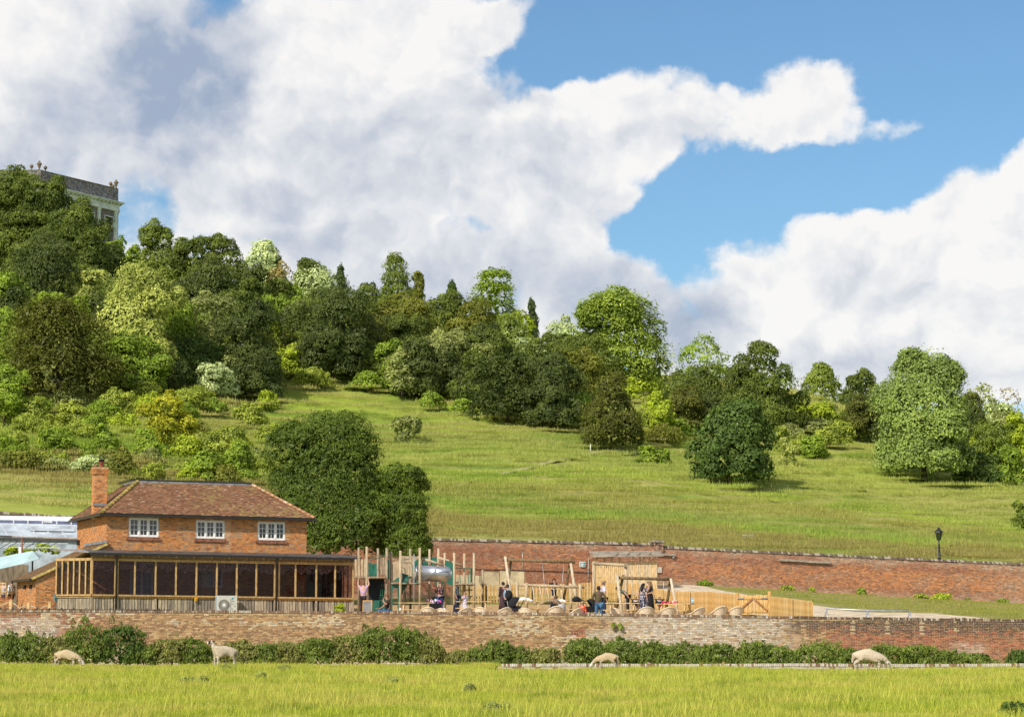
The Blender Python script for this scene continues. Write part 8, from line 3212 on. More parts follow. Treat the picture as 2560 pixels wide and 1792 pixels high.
def mausoleum():
 """hexagonal flint mausoleum: parapet, white entablature, half columns, urns"""
 pr = at(293, 500, 405.0)
 pl = at(100, 470, 388.0)
 zpar = at(286, 474, 405.0).z            # parapet top
 zcor = at(293, 507, 405.0).z            # top of the cornice
 zfr = at(293, 530, 405.0).z             # underside of the frieze
 A, B = Vector((pl.x, pl.y, 0)), Vector((pr.x, pr.y, 0))
 side = (B - A).length
 d = (B - A).normalized()
 gzb = gzf(B.x, B.y) - 1.5
 root = empty('mausoleum', (A.x, A.y, gzb), 0, 'flint and white stone hexagonal mausoleum with urns on the hilltop', 'mausoleum')
 org = tuple(root.location)
 M_FLINT = None
 m, t, b = new_mat('knapped flint')
 ge = t.node('ShaderNodeNewGeometry')
 vr = t.node('ShaderNodeTexVoronoi')
 t.l.new(ge.outputs['Position'], vr.inputs['Vector'])
 vr.inputs['Scale'].default_value = 3.2
 n1 = t.noise(ge.outputs['Position'], .7, 4, .6)
 c = t.mix(vr.outputs['Color'], (0.07, 0.07, 0.085), (0.25, 0.23, 0.24))
 nd = t.node('ShaderNodeSeparateColor')
 t.l.new(vr.outputs['Color'], nd.inputs[0])
 c = t.mix(nd.outputs[0], (0.075, 0.075, 0.09), (0.27, 0.25, 0.255))
 c = t.mix(t.ramp(n1, .5, .7, 0, .6), c, (0.16, 0.11, 0.085))
 t.put(b.inputs['Base Color'], c)
 b.inputs['Roughness'].default_value = .85
 M_FLINT = m
 M_STO = mat('pale portland stone', (0.60, 0.66, 0.64), .85, .1, .8, col2=(0.42, 0.48, 0.47))
 M_COP = mat('mossy coping', (0.20, 0.19, 0.11), .9, .3, 1.2)
 M_URN = mat('brown stone urn', (0.20, 0.15, 0.11), .9, .25, 3.)
 rot = [Vector((d.x * math.cos(k * math.pi / 3) - d.y * math.sin(k * math.pi / 3), d.x * math.sin(k * math.pi / 3) + d.y * math.cos(k * math.pi / 3), 0)) for k in range(6)]
 P = [A]
 for k in range(5):
  P.append(P[-1] + rot[k] * side)
 cen = sum(P, Vector()) / 6
 for k in range(6):
  a, e = P[k], P[(k + 1) % 6]
  dd = (e - a).normalized()
  nn = Vector((dd.y, -dd.x, 0))
  if nn.dot(a + dd * side / 2 - cen) < 0:
   nn = -nn
  def W(s, o, z):
   return a + dd * s + nn * o + Vector((0, 0, z))
  def slab(name, s0, s1, o0, o1, z0, z1, mm, parent=root):
   mb = MB()
   b_ = len(mb.v)
   for z in (z0, z1):
    for (s, o) in ((s0, o0), (s1, o0), (s1, o1), (s0, o1)):
     mb.v.append(W(s, o, z))
   for q in ((0, 3, 2, 1), (4, 5, 6, 7), (0, 1, 5, 4), (1, 2, 6, 5), (2, 3, 7, 6), (3, 0, 4, 7)):
    mb.face([b_ + i for i in q])
   return mb.build(name, mm, parent, org)
  bays = 4
  bw = side / bays
  zw0, zw1 = zfr - 2.6, zfr - 1.15
  for j in range(bays):
   s0, s1 = j * bw, (j + 1) * bw
   c0, c1 = s0 + bw * .36, s0 + bw * .78
   slab('wall', s0, c0, -.6, 0, gzb, zfr, M_FLINT)
   slab('wall', c1, s1, -.6, 0, gzb, zfr, M_FLINT)
   slab('wall', c0, c1, -.6, 0, gzb, zw0, M_FLINT)
   slab('wall', c0, c1, -.6, 0, zw1, zfr, M_FLINT)
   w_ = slab('window', c0, c1, -.55, -.5, zw0, zw1, mat('dim opening', (0.05, .05, .055), .9))
   for (q0, q1, z0, z1) in ((c0 - .16, c1 + .16, zw1, zw1 + .16), (c0 - .16, c1 + .16, zw0 - .16, zw0), (c0 - .16, c0, zw0, zw1), (c1, c1 + .16, zw0, zw1)):
    slab('frame', q0, q1, -.1, .07, z0, z1, M_STO, w_)
  for j in range(bays + 1):
   s = j * bw + (0.55 if j == 0 else (-.55 if j == bays else 0))
   mb = MB()
   q = W(s, .12, gzb)
   hh = zfr - gzb
   mb.lathe([(.40, 0), (.40, hh * .4), (.34, hh - .55), (.36, hh - .5), (.34, hh - .42), (.44, hh - .28), (.46, hh - .2), (.46, hh)], tuple(q), 14)
   mb.build('column', M_STO, root, org)
  hC = zcor - zfr
  slab('architrave', -.1, side + .1, -.5, .52, zfr, zfr + hC * .28, M_STO)
  slab('frieze', -.05, side + .05, -.5, .42, zfr + hC * .28, zfr + hC * .68, M_STO)
  slab('cornice', -.5, side + .5, -.5, .95, zfr + hC * .80, zfr + hC * .9, M_STO)
  slab('cornice', -.65, side + .65, -.5, 1.15, zfr + hC * .9, zcor, M_STO)
  nb = 20
  mb = MB()
  for j in range(nb):
   s = side * (j + .5) / nb
   b_ = len(mb.v)
   for z in (zfr + hC * .68, zfr + hC * .80):
    for (s_, o) in ((s - .2, .3), (s + .2, .3), (s + .2, .8), (s - .2, .8)):
     mb.v.append(W(s_, o, z))
   for q in ((0, 3, 2, 1), (4, 5, 6, 7), (0, 1, 5, 4), (1, 2, 6, 5), (2, 3, 7, 6), (3, 0, 4, 7)):
    mb.face([b_ + i for i in q])
  o = mb.build('modillions', M_STO, root, org)
  o['kind'] = 'stuff'
  slab('bed_mould', -.05, side + .05, -.5, .3, zfr + hC * .68, zfr + hC * .80, M_STO)
  slab('parapet', 0, side, -.55, .05, zcor, zpar, M_FLINT)
  slab('parapet_coping', -.05, side + .05, -.62, .12, zpar, zpar + .16, M_COP)
  slab('parapet_pier', side - 1.1, side + .1, -.6, .14, zcor, zpar - .02, M_FLINT)
  def urn(s, big):
   q = W(s, -.25, zpar + .16)
   mb = MB()
   if big:
    prof = [(.32, 0), (.32, .12), (.2, .2), (.16, .35), (.22, .5), (.38, .85), (.42, 1.15), (.40, 1.25), (.62, 1.45), (.66, 1.6), (.58, 1.75), (.42, 1.85), (.25, 2.0), (.28, 2.15), (.16, 2.35), (.04, 2.45)]
   else:
    prof = [(.26, 0), (.26, .1), (.12, .2), (.10, .38), (.22, .5), (.46, .85), (.48, 1.05), (.36, 1.3), (.18, 1.45), (.08, 1.55)]
   mb.lathe([(r * .66, z * .64) for r, z in prof], tuple(q), 14)
   mb.build('urn', M_URN, root, org)
  urn(0.0, True)
  urn(1.5, False)
  urn(side - 1.5, False)
mausoleum()
def hedge():
 H = dict(name='nettle_bush', cat='bush', group='bushes along the foot of the garden wall', style='up', shape='dome', trunk=True, squash=1.0, leafpx=6.5, depth=0.8)
 def hb(px, w, top, kind, label, Y=106.3, **kw):
  a = dict(H)
  a.update(kw)
  sh = a.pop('shape')
  tree(kind, px, top + 6, 1658, w * 1.4, sh, label, Y=Y, y0=60, lobes=9, lob=(0.10, 0.24), cap=3800, dens=1.1, spires=64, **a)
 rows = [(20, 90, 1578, 'nettle', 'nettle bush at the left end of the garden wall'), (85, 100, 1582, 'nettle', 'second nettle bush from the left end of the garden wall'),
   (150, 90, 1588, 'nettletop', 'lighter nettle clump left of the tall dark elder bush'), (215, 110, 1552, 'nettle', 'tall dark elder bush under the white patch of the garden wall'),
   (300, 110, 1556, 'dark', 'tall dark bush, right half of the pair in front of the steel capping'), (360, 70, 1602, 'nettle', 'low nettle clump between tall dark bush and ragged nettles'),
   (430, 80, 1588, 'nettletop', 'ragged tall nettles left of the standing sheep'), (490, 80, 1592, 'nettle', 'nettle clump right behind the head of the standing sheep'),
   (600, 90, 1600, 'nettletop', 'nettle clump just right of the standing sheep'), (670, 80, 1606, 'nettle', 'low nettles below the white air conditioner'),
   (730, 80, 1602, 'nettletop', 'pale topped nettles right of the low nettles below the house'), (800, 90, 1590, 'nettle', 'rounded dark bush at the foot of the wall below the chalkboard'),
   (880, 100, 1585, 'nettletop', 'leafy green bush left of the tallest middle bush'), (945, 100, 1562, 'nettle', 'tallest middle bush below the climbing frame'),
   (1018, 66, 1562, 'nettle', 'slim upright elder shoot right of the tallest middle bush'), (1068, 64, 1580, 'nettletop', 'slim nettle spire above the two square wall holes'),
   (1140, 70, 1622, 'nettletop', 'thin low nettles under the two square wall holes'), (1185, 60, 1616, 'nettle', 'small nettle clump left of the pointed bush'),
   (1240, 72, 1594, 'nettle', 'pointed dark bush under the woman in the denim shirt'), (1300, 64, 1612, 'nettle', 'low nettle clump right of the pointed dark bush'),
   (1360, 76, 1616, 'nettletop', 'pale low nettles left of the gap in the hedge'), (1470, 100, 1592, 'nettle', 'first dark bush right of the gap in the hedge'),
   (1550, 100, 1596, 'nettle', 'nettle bank behind the middle grazing sheep'), (1630, 100, 1602, 'nettle', 'dark bank right of the middle grazing sheep'),
   (1710, 100, 1604, 'nettle', 'nettle bank below the pair of wall tufts'), (1790, 100, 1604, 'nettle', 'dark nettle bank below the picket gate'),
   (1880, 90, 1600, 'nettle', 'taller nettle bank where the wall turns dark'), (1950, 80, 1612, 'nettle', 'low dark bank left of the wide round bush'),
   (2050, 130, 1602, 'nettle', 'wide round dark bush left of the big grazing sheep'), (2125, 70, 1618, 'nettle', 'nettles just behind the rump of the big grazing sheep'),
   (2220, 120, 1610, 'nettle', 'wide dark bush behind the head of the big grazing sheep'), (2295, 90, 1608, 'nettle', 'yellow flecked bush right of the big grazing sheep'),
   (2360, 80, 1622, 'nettle', 'low dark bush under the tube barrier end'), (2430, 80, 1628, 'nettle', 'small nettle clump left of the bare stretch at the right'),
   (2548, 60, 1618, 'dark', 'bush cut by the right edge of the picture'), (2480, 50, 1642, 'nettletop', 'sparse low weeds before the bare stretch of wall')]
 for (px, w, top, kind, lab) in rows:
  hb(px, w, top, kind, lab, Y=106.3 if px < 1420 else 105.2)
 W = dict(name='wall_weed', cat='weed', group='weeds at the foot of the red wall', trunk=False)
 for (px, w, yt, yb, kind, lab) in ((1762, 40, 1452, 1470, 'green', 'leafy weed at the foot of the red wall right of the booth'), (1968, 46, 1467, 1482, 'scrub', 'weed below the weathered beams on the red wall'),
          (2030, 22, 1468, 1483, 'bright', 'small bright weed right of the weed below the beams'), (2154, 30, 1471, 1489, 'green', 'dark weed in the middle of the red wall foot'),
          (2300, 46, 1486, 1498, 'scrub', 'flat weed patch left of the widest bright weed'), (2356, 58, 1487, 1502, 'bright', 'widest bright weed at the red wall foot'),
          (2420, 18, 1496, 1505, 'green', 'tiny weed right of the widest bright weed'), (2505, 34, 1500, 1514, 'green', 'rightmost weed at the red wall foot')):
  Yw = 160.0
  for _ in range(6):
   X = (px - 1280) / FPX * Yw
   Yw = float(yw(X)) - 0.45
  tree(kind, px, yt, yb, w, 'flat', lab, Y=Yw, y0=60, lobes=8, leafpx=4.5, cap=900, **W)
 for (px, py, w, lab) in ((1533, 1560, 16, 'green tuft growing out of the white wall face, left of two'), (1551, 1563, 14, 'green tuft growing out of the white wall face, right of two')):
  c = at(px, py, 108.9)
  rng = np.random.default_rng(px)
  L = np.array([[rng.normal(0, .04), -.05, rng.normal(0, .05) - .05, .07, .06, .09] for _ in range(5)])
  o = obj('wall_tuft', crown_mesh('wall_tuft', L, 160, .07, rng, 'droop', leaf_mat('leaves green', *LEAF['green'])), None, None, c)
  tag(o, lab, 'weed', 'tufts in the garden wall')
 tree('bright', 851, 1510, 1530, 34, 'dome', 'grass tuft against the verandah boards behind the garden wall', Y=122, y0=60, name='grass_tuft', cat='weed', group=None, style='up', lobes=8, leafpx=5, cap=700, trunk=False)
 for (px, py, w, h, lab) in ((486, 1711, 74, 14, 'grey green thistle patch, widest dark clump in the meadow'), (565, 1678, 26, 8, 'small thistle clump below the standing sheep'), (652, 1698, 20, 11, 'small thistle clump right of the wide patch'),
        (711, 1677, 28, 8, 'thistle clump near the hedge right of the standing sheep'), (980, 1714, 30, 9, 'greyish thistle clump in the middle of the meadow'),
        (1240, 1790, 56, 24, 'dark weed sprigs at the bottom edge of the meadow'), (2540, 1790, 70, 30, 'leafy weed clump in the bottom right corner'), (1172, 1738, 10, 8, 'pale seed head standing in the meadow')):
  Y = FPX * CAMZ / (py - 1560)
  c = at(px, py, Y)
  rng = np.random.default_rng(px)
  mw = w / FPX * Y
  L = np.array([[rng.uniform(-.42, .42) * mw, rng.uniform(-.3, .3), rng.uniform(.02, .1) + h / FPX * Y * .3, .14, .14, .10 + h / FPX * Y * .3] for _ in range(9)])
  o = obj('thistle', crown_mesh('thistle', L, 420, .075, rng, 'up', leaf_mat('leaves ' + ('grey' if px != 2540 else 'dark'), *LEAF['grey' if px != 2540 else 'dark'])), None, None, (c.x, c.y, gzf(c.x, c.y)))
  tag(o, lab, 'weed', 'thistles in the meadow', 'stuff' if px == 2540 else None)
hedge()
def skinned(name, J, E, Rr, mats, parent, sub=1, root='pelvis', paint=None, jitter=0.0):
 names = list(J)
 me = bpy.data.meshes.new(name)
 me.from_pydata([tuple(J[n]) for n in names], [(names.index(a), names.index(b)) for a, b in E], [])
 o = bpy.data.objects.new(name, me)
 col.objects.link(o)
 sk = o.modifiers.new('skin', 'SKIN')
 sk.use_smooth_shade = True
 lay = me.skin_vertices[0].data
 for i, n in enumerate(names):
  r = Rr[n]
  lay[i].radius = r if isinstance(r, tuple) else (r, r)
  lay[i].use_root = (n == root)
 ss_ = o.modifiers.new('sub', 'SUBSURF')
 ss_.levels = ss_.render_levels = sub
 dg = bpy.context.evaluated_depsgraph_get()
 m2 = bpy.data.meshes.new_from_object(o.evaluated_get(dg))
 m2.name = name
 bpy.data.objects.remove(o)
 m2.materials.clear()
 for m in mats:
  m2.materials.append(m)
 if paint:
  for p in m2.polygons:
   p.material_index = paint(p.center)
 if jitter:
  rng = np.random.default_rng(3)
  for v in m2.vertices:
   v.co += v.normal * float(rng.normal(0, jitter))
 for p in m2.polygons:
  p.use_smooth = True
 o = bpy.data.objects.new(name, m2)
 return link(o, parent)
SKIN = {'pale': (0.56, 0.34, 0.25), 'tan': (0.42, 0.23, 0.15), 'brown': (0.14, 0.075, 0.05)}
BASE = dict(pelvis=(0, 0, .94), waist=(0, 0, 1.08), chest=(0, 0, 1.29), neck=(0, .01, 1.47), head=(0, -.015, 1.585), crown=(0, -.005, 1.66))
for s_, t_ in ((-1, 'r'), (1, 'l')):
 BASE.update({'hip' + t_: (s_ * .09, 0, .88), 'knee' + t_: (s_ * .10, -.02, .49), 'ankle' + t_: (s_ * .10, .025, .09), 'toe' + t_: (s_ * .115, -.12, .035),
     'sho' + t_: (s_ * .175, 0, 1.40), 'elb' + t_: (s_ * .225, .03, 1.13), 'wri' + t_: (s_ * .215, -.05, .89), 'han' + t_: (s_ * .212, -.075, .81)})
RAD = dict(pelvis=(.145, .115), waist=(.12, .098), chest=(.145, .105), neck=.052, head=(.078, .095), crown=(.058, .07))
for t_ in 'rl':
 RAD.update({'hip' + t_: .088, 'knee' + t_: .058, 'ankle' + t_: .040, 'toe' + t_: .036, 'sho' + t_: .058, 'elb' + t_: .042, 'wri' + t_: .029, 'han' + t_: (.036, .018)})
UP = ('waist', 'chest', 'neck', 'head', 'crown', 'shor', 'shol', 'elbr', 'elbl', 'wrir', 'wril', 'hanr', 'hanl')
def person(px, ytop, H, yaw, label, top, bot, hair, skin='pale', pose=None, lean=0.0, Y=None, z=None, sleeve=0.5, dress=None, longhair=False, child=False, wide=1.0, legs_bare=False):
 pose = pose or {}
 S = H / 1.70
 if Y is None:
  Ys = np.arange(111.5, 150, .25)
  err = [abs((gzf(at(px, 1540, y).x, y) if z is None else z) + H * math.cos(lean * .45) - ZZ(ytop, y)) for y in Ys]
  Y = float(Ys[int(np.argmin(err))])
 g = GP(px, Y)
 if z is not None:
  g.z = z
 root = empty('person', tuple(g), yaw, label, 'person', 'visitors on the terrace')
 J = {k: Vector(v) for k, v in BASE.items()}
 for k, v in pose.items():
  J[k] = Vector(v)
 if lean:
  Mx = Matrix.Rotation(lean, 4, 'X')
  pv = J['pelvis'].copy()
  for k in UP:
   if k not in pose or k in ('neck',):
    J[k] = Mx @ (J[k] - pv) + pv
 k_head = 1.25 if child else 1.0
 if child:
  J['crown'] = J['head'] + (J['crown'] - J['head']) * 1.3
 J = {k: v * S for k, v in J.items()}
 Rr = {}
 for k, r in RAD.items():
  f = S * (k_head if k in ('head', 'crown') else (wide if k in ('pelvis', 'waist', 'chest', 'hipl', 'hipr') else 1.0))
  Rr[k] = tuple(x * f for x in r) if isinstance(r, tuple) else r * f
 E = [('pelvis', 'waist'), ('waist', 'chest'), ('chest', 'neck'), ('neck', 'head'), ('head', 'crown')]
 for t in 'rl':
  E += [('pelvis', 'hip' + t), ('hip' + t, 'knee' + t), ('knee' + t, 'ankle' + t), ('ankle' + t, 'toe' + t), ('chest', 'sho' + t), ('sho' + t, 'elb' + t), ('elb' + t, 'wri' + t), ('wri' + t, 'han' + t)]
 msk = mat('skin ' + skin, SKIN[skin], .6, .08, 5.)
 skinned('body', J, E, Rr, [msk], root)
 mb = MB()
 for t in 'rl':
  d = (J['han' + t] - J['wri' + t]).normalized()
  sd = d.cross(Vector((0, 1, 0.3))).normalized()
  for i in range(4):
   a = J['han' + t] + sd * ((i - 1.5) * .018 * S) + d * .01 * S
   b = a + (d + Vector((0, -.25, 0))).normalized() * (.05 + .012 * (i in (1, 2))) * S
   c = b + (d + Vector((0, -.8, 0))).normalized() * .03 * S
   mb.tube([a, b, c], [.009 * S, .008 * S, .006 * S], 5)
  a = J['wri' + t] + (J['han' + t] - J['wri' + t]) * .6 + sd * .03 * S
  mb.tube([a, a + (sd + d * .8 + Vector((0, -.4, 0))).normalized() * .05 * S, a + (sd * .6 + d * 1.4 + Vector((0, -.6, 0))).normalized() * .08 * S], [.011 * S, .009 * S, .007 * S], 5)
 mb.build('fingers', msk, root)
 hd = (J['crown'] - J['neck']).normalized()
 fw = Matrix.Rotation(lean, 3, 'X') @ Vector((0, -1, 0))
 rt = hd.cross(fw).normalized()
 h0, hr = J['head'], .098 * S * k_head
 mb = MB()
 for s in (-1, 1):
  mb.ball(h0 + fw * hr * .86 + rt * s * hr * .36 + hd * hr * .08, hr * .10, 6)
  mb.bar(h0 + fw * hr * .9 + rt * s * hr * .2 + hd * hr * .3, h0 + fw * hr * .82 + rt * s * hr * .55 + hd * hr * .3, hr * .09)
 mb.bar(h0 + fw * hr * .92 - rt * hr * .22 - hd * hr * .52, h0 + fw * hr * .92 + rt * hr * .22 - hd * hr * .52, hr * .1)
 mb.build('face', mat('eyes and mouth', (0.10, 0.045, 0.04), .6), root)
 mb = MB()
 mb.tube([h0 + fw * hr * .9 + hd * hr * .12, h0 + fw * hr * 1.12 - hd * hr * .2, h0 + fw * hr * .9 - hd * hr * .24], [hr * .06, hr * .14, hr * .1], 6)
 for s in (-1, 1):
  mb.ball(h0 + rt * s * hr * .82 - fw * hr * .05, (hr * .12, hr * .2, hr * .26), 6)
 mb.build('nose_and_ears', msk, root)
 mh = mat('hair %s' % (hair,), hair, .75, .25, 20.)
 mb = MB()
 n, rows = 14, 6
 Rm = Matrix((rt, -fw, hd)).transposed()
 for r in range(rows + 1):
  for k in range(n):
   t = 2 * math.pi * k / n
   back = -math.cos(t)            # +1 at the back of the head
   ph = (math.pi * .5 + (.55 if back > .2 else (.05 if back > -.4 else -.5))) * r / rows
   v = Vector((math.sin(t) * math.sin(ph) * .92, -math.cos(t) * -math.sin(ph) * -1.0 * -1.0, math.cos(ph)))
   v = Vector((math.sin(t) * math.sin(ph) * .90, back * math.sin(ph) * 1.06, math.cos(ph) * 1.12))
   mb.v.append(h0 + hd * hr * .12 + Rm @ (v * hr * 1.07))
 for r in range(rows):
  for k in range(n):
   k2 = (k + 1) % n
   mb.face((r * n + k, r * n + k2, (r + 1) * n + k2, (r + 1) * n + k), True)
 if longhair:
  p = h0 - fw * hr * .75
  mb.tube([p + hd * hr * .4, p - hd * hr * .8 - fw * hr * .25, p - hd * hr * 2.6 - fw * hr * .35, p - hd * hr * 3.4 - fw * hr * .1], [hr * .75, hr * .9, hr * .75, hr * .25], 9)
 mb.build('hair', mh, root)
 mb = MB()
 for t in 'rl':
  a, b = J['ankle' + t], J['toe' + t]
  mb.tube([a - (b - a) * .35 - Vector((0, 0, .045 * S)), (a + b) / 2 - Vector((0, 0, .03 * S)), b + (b - a) * .3], [.042 * S, .05 * S, .036 * S], 8)
 mb.build('shoes', mat('dark shoes', (0.03, 0.025, 0.025), .6), root)
 J2 = {k: J[k] for k in ('pelvis', 'waist', 'chest')}
 J2['collar'] = J['chest'].lerp(J['neck'], .75)
 R2 = {k: tuple(x * 1.11 for x in Rr[k]) for k in J2 if k != 'collar'}
 R2['collar'] = .062 * S
 E2 = [('pelvis', 'waist'), ('waist', 'chest'), ('chest', 'collar')]
 for t in 'rl':
  J2['sho' + t] = J['sho' + t]
  R2['sho' + t] = .072 * S
  e = J['sho' + t].lerp(J['elb' + t], min(1, sleeve * 1.6)) if sleeve < .65 else J['elb' + t]
  J2['elb' + t] = e
  R2['elb' + t] = .060 * S
  E2 += [('chest', 'sho' + t), ('sho' + t, 'elb' + t)]
  if sleeve >= .9:
   J2['wri' + t] = J['wri' + t].lerp(J['elb' + t], .08)
   R2['wri' + t] = .043 * S
   E2 += [('elb' + t, 'wri' + t)]
 skinned('top', J2, E2, R2, [top], root)
 if dress:
  a, b = J['waist'], (J['ankler'] + J['anklel']) / 2
  m = Matrix.Translation((a.x, a.y, 0))
  hh = a.z
  mb = MB()
  mb.lathe([(.15 * S * wide, hh * .98), (.18 * S * wide, hh * .82), (.21 * S * wide, hh * .5), (.25 * S * wide, max(b.z + .03, hh * dress))], (0, 0, 0), 18, True, m)
  mb.build('skirt', bot, root)
 else:
  J3 = {'pelvis': J['pelvis']}
  R3 = {'pelvis': tuple(x * 1.08 for x in Rr['pelvis'])}
  E3 = []
  for t in 'rl':
   for k, r in (('hip', .104), ('knee', .078), ('ankle', .062)):
    if k == 'ankle' and legs_bare:
     continue
    J3[k + t] = J[k + t]
    R3[k + t] = r * S
   E3 += [('pelvis', 'hip' + t), ('hip' + t, 'knee' + t)] + ([] if legs_bare else [('knee' + t, 'ankle' + t)])
  skinned('trousers', J3, E3, R3, [bot], root)
 return root
def cloth(name, c, c2=None, kind=None, scale=14.0, vary=.14):
 if kind is None:
  return mat(name, c, .85, vary, 7., bump=.25, col2=c2)
 if name in MATS:
  return MATS[name]
 m, t, b = new_mat(name)
 tc = t.node('ShaderNodeTexCoord')
 vr = t.node('ShaderNodeTexVoronoi')
 vr.inputs['Scale'].default_value = scale
 vr.inputs['Randomness'].default_value = .35 if kind == 'dots' else 1.0
 t.l.new(tc.outputs['Object'], vr.inputs['Vector'])
 f = t.ramp(vr.outputs['Distance'], .30, .36, 1.0, 0.0)
 t.put(b.inputs['Base Color'], t.mix(f, c, c2))
 b.inputs['Roughness'].default_value = .85
 MATS[name] = m
 return m
SIT = {}
for s_, t_ in ((-1, 'r'), (1, 'l')):
 SIT.update({'hip' + t_: (s_ * .09, -.02, .92), 'knee' + t_: (s_ * .13, -.43, .93), 'ankle' + t_: (s_ * .13, -.42, .52), 'toe' + t_: (s_ * .13, -.56, .46)})
def fwd_arm(t, reach, zw, zh=None):
 s = -1 if t == 'r' else 1
 return {'elb' + t: (s * .23, -.10, 1.16), 'wri' + t: (s * .17, -.10 - reach, zw), 'han' + t: (s * .16, -.18 - reach, zh or zw + .01)}
def people():
 navy = cloth('navy cotton', (0.012, 0.018, 0.045))
 black = cloth('black cotton', (0.012, 0.012, 0.014))
 jeans = cloth('blue denim', (0.05, 0.12, 0.24), (0.02, 0.05, 0.12))
 djeans = cloth('dark jeans', (0.018, 0.035, 0.085))
 lil = cloth('lilac striped knit', (0.50, 0.34, 0.52), (0.36, 0.23, 0.42))
 person(908, 1447, 1.64, math.pi, 'woman in a lilac top reaching up to the deck, seen from behind', lil, cloth('charcoal trousers', (0.025, 0.018, 0.025)), (0.16, 0.09, 0.05), Y=124.6, wide=1.12,
   pose={'elbr': (-.30, -.06, 1.55), 'wrir': (-.25, -.12, 1.78), 'hanr': (-.24, -.13, 1.85), 'elbl': (.30, -.06, 1.55), 'wril': (.27, -.12, 1.78), 'hanl': (.26, -.13, 1.85)}, sleeve=.4)
 p = dict(SIT)
 p.update({'elbl': (.24, -.12, 1.22), 'wril': (.10, -.24, 1.42), 'hanl': (.05, -.2, 1.50)})
 p.update(fwd_arm('r', .25, 1.02))
 person(968, 1493, 1.72, -math.pi / 2 + .3, 'seated person in a dark T shirt drinking from a cup below the green arch', cloth('dark brown tee', (0.022, 0.016, 0.016)), jeans, (0.14, 0.06, 0.035), 'tan', p, Y=116.5, z=gzf(-6.0, 116.5) - .50 * 1.0)
 person(1101, 1457, 1.68, -.9, 'woman in a black flowered blouse and blue jeans under the steel tunnel', cloth('flowered blouse', (0.016, 0.014, 0.02), (0.62, 0.22, 0.22), 'blot', 11.), cloth('bright jeans', (0.012, 0.05, 0.16)), (0.12, 0.07, 0.04),
   pose={**fwd_arm('r', .2, 1.35, 1.45), **fwd_arm('l', .12, 1.02)}, Y=122.8, sleeve=.95)
 person(1142, 1453, 1.62, 1.2, 'person in a pale denim jacket half hidden by a pole of the climbing frame', cloth('pale denim', (0.20, 0.30, 0.42)), djeans, (0.15, 0.10, 0.07), Y=126.6, sleeve=.95)
 person(1162, 1481, 1.16, .2, 'small blonde girl in a lilac vest holding both hands to her face', cloth('lilac vest', (0.60, 0.55, 0.72)), cloth('pale skirt', (0.5, .45, .5)), (0.42, 0.28, 0.13), Y=121.8, child=True, longhair=True, sleeve=.05, dress=.55,
   pose={'elbr': (-.25, -.12, 1.22), 'wrir': (-.08, -.2, 1.46), 'hanr': (-.06, -.17, 1.54), 'elbl': (.25, -.12, 1.22), 'wril': (.08, -.2, 1.46), 'hanl': (.06, -.17, 1.54)})
 person(1258, 1454, 1.66, math.pi + .5, 'woman in a long dark brown coat with hair in a bun, walking away', cloth('dark plum coat', (0.06, 0.03, 0.04)), cloth('dark plum coat', (0.06, 0.03, 0.04)), (0.02, 0.015, 0.015), dress=.25, sleeve=.95)
 person(1268, 1462, 1.66, 2.2, 'woman in a light denim shirt with black backpack pushing the pram', cloth('light denim shirt', (0.20, 0.38, 0.52)), black, (0.06, 0.035, 0.03), sleeve=.6, Y=118.6, wide=1.1,
   pose={**fwd_arm('r', .22, .98), 'elbl': (.27, .0, 1.12), 'wril': (.24, -.08, .88), 'hanl': (.24, -.1, .8)})
 q = at(1272, 1487, 118.2)
 mb = MB()
 mb.ball((0, 0, 0), (.19, .14, .25), 12)
 mb.ball((0, -.10, -.06), (.13, .07, .13), 10)
 mb.tube([(-.1, .1, .2), (-.14, .2, .3), (-.12, .3, .1)], .02, 5)
 o = mb.build('backpack', M_BLACK, None, None, q)
 tag(o, 'black backpack worn by the woman in the light denim shirt', 'bag')
 zb = ZZ(1508, 137.0)
 person(1385, 1449, 1.36, .4, 'child in a dark hooded top standing on the basket swing', cloth('dark hoodie', (0.018, 0.014, 0.028)), cloth('dark shorts', (0.02, .02, .03)), (0.05, 0.025, 0.025), z=zb + .02, Y=137.0, child=True, sleeve=.95, legs_bare=True,
   pose={'elbr': (-.34, -.02, 1.30), 'wrir': (-.42, -.05, 1.46), 'hanr': (-.43, -.05, 1.53), 'elbl': (.34, -.02, 1.18), 'wril': (.36, -.05, 1.35), 'hanl': (.36, -.05, 1.42)})
 p = dict(SIT)
 p.update(fwd_arm('r', .18, 1.0))
 person(1388, 1487, 1.66, math.pi - .5, 'seated person in navy with a brown patterned scarf, seen from behind', navy, navy, (0.10, 0.05, 0.035), pose=p, Y=117.0, z=gzf(2.1, 117.0) - .48, sleeve=.95, lean=.12)
 mb = MB()
 pts = [at(x, y, 116.78) for x, y in ((1377, 1498), (1386, 1502), (1396, 1508), (1401, 1514))]
 mb.tube(pts, [.06, .13, .12, .05], 8)
 o = mb.build('scarf', cloth('brown patterned wool', (0.17, 0.10, 0.06), (0.42, 0.32, 0.22), 'blot', 16.), None)
 tag(o, 'brown patterned scarf hanging across the back of the seated person in navy', 'scarf')
 p = dict(SIT)
 p.update(fwd_arm('r', .15, 1.1))
 person(1456, 1508, 1.22, -.2, 'blonde child in an orange red top sitting at the terrace wall', cloth('orange red top', (0.70, 0.085, 0.04)), jeans, (0.52, 0.33, 0.14), pose=p, Y=113.4, z=gzf(3.3, 113.4) - .24, child=True, longhair=True, sleeve=.95)
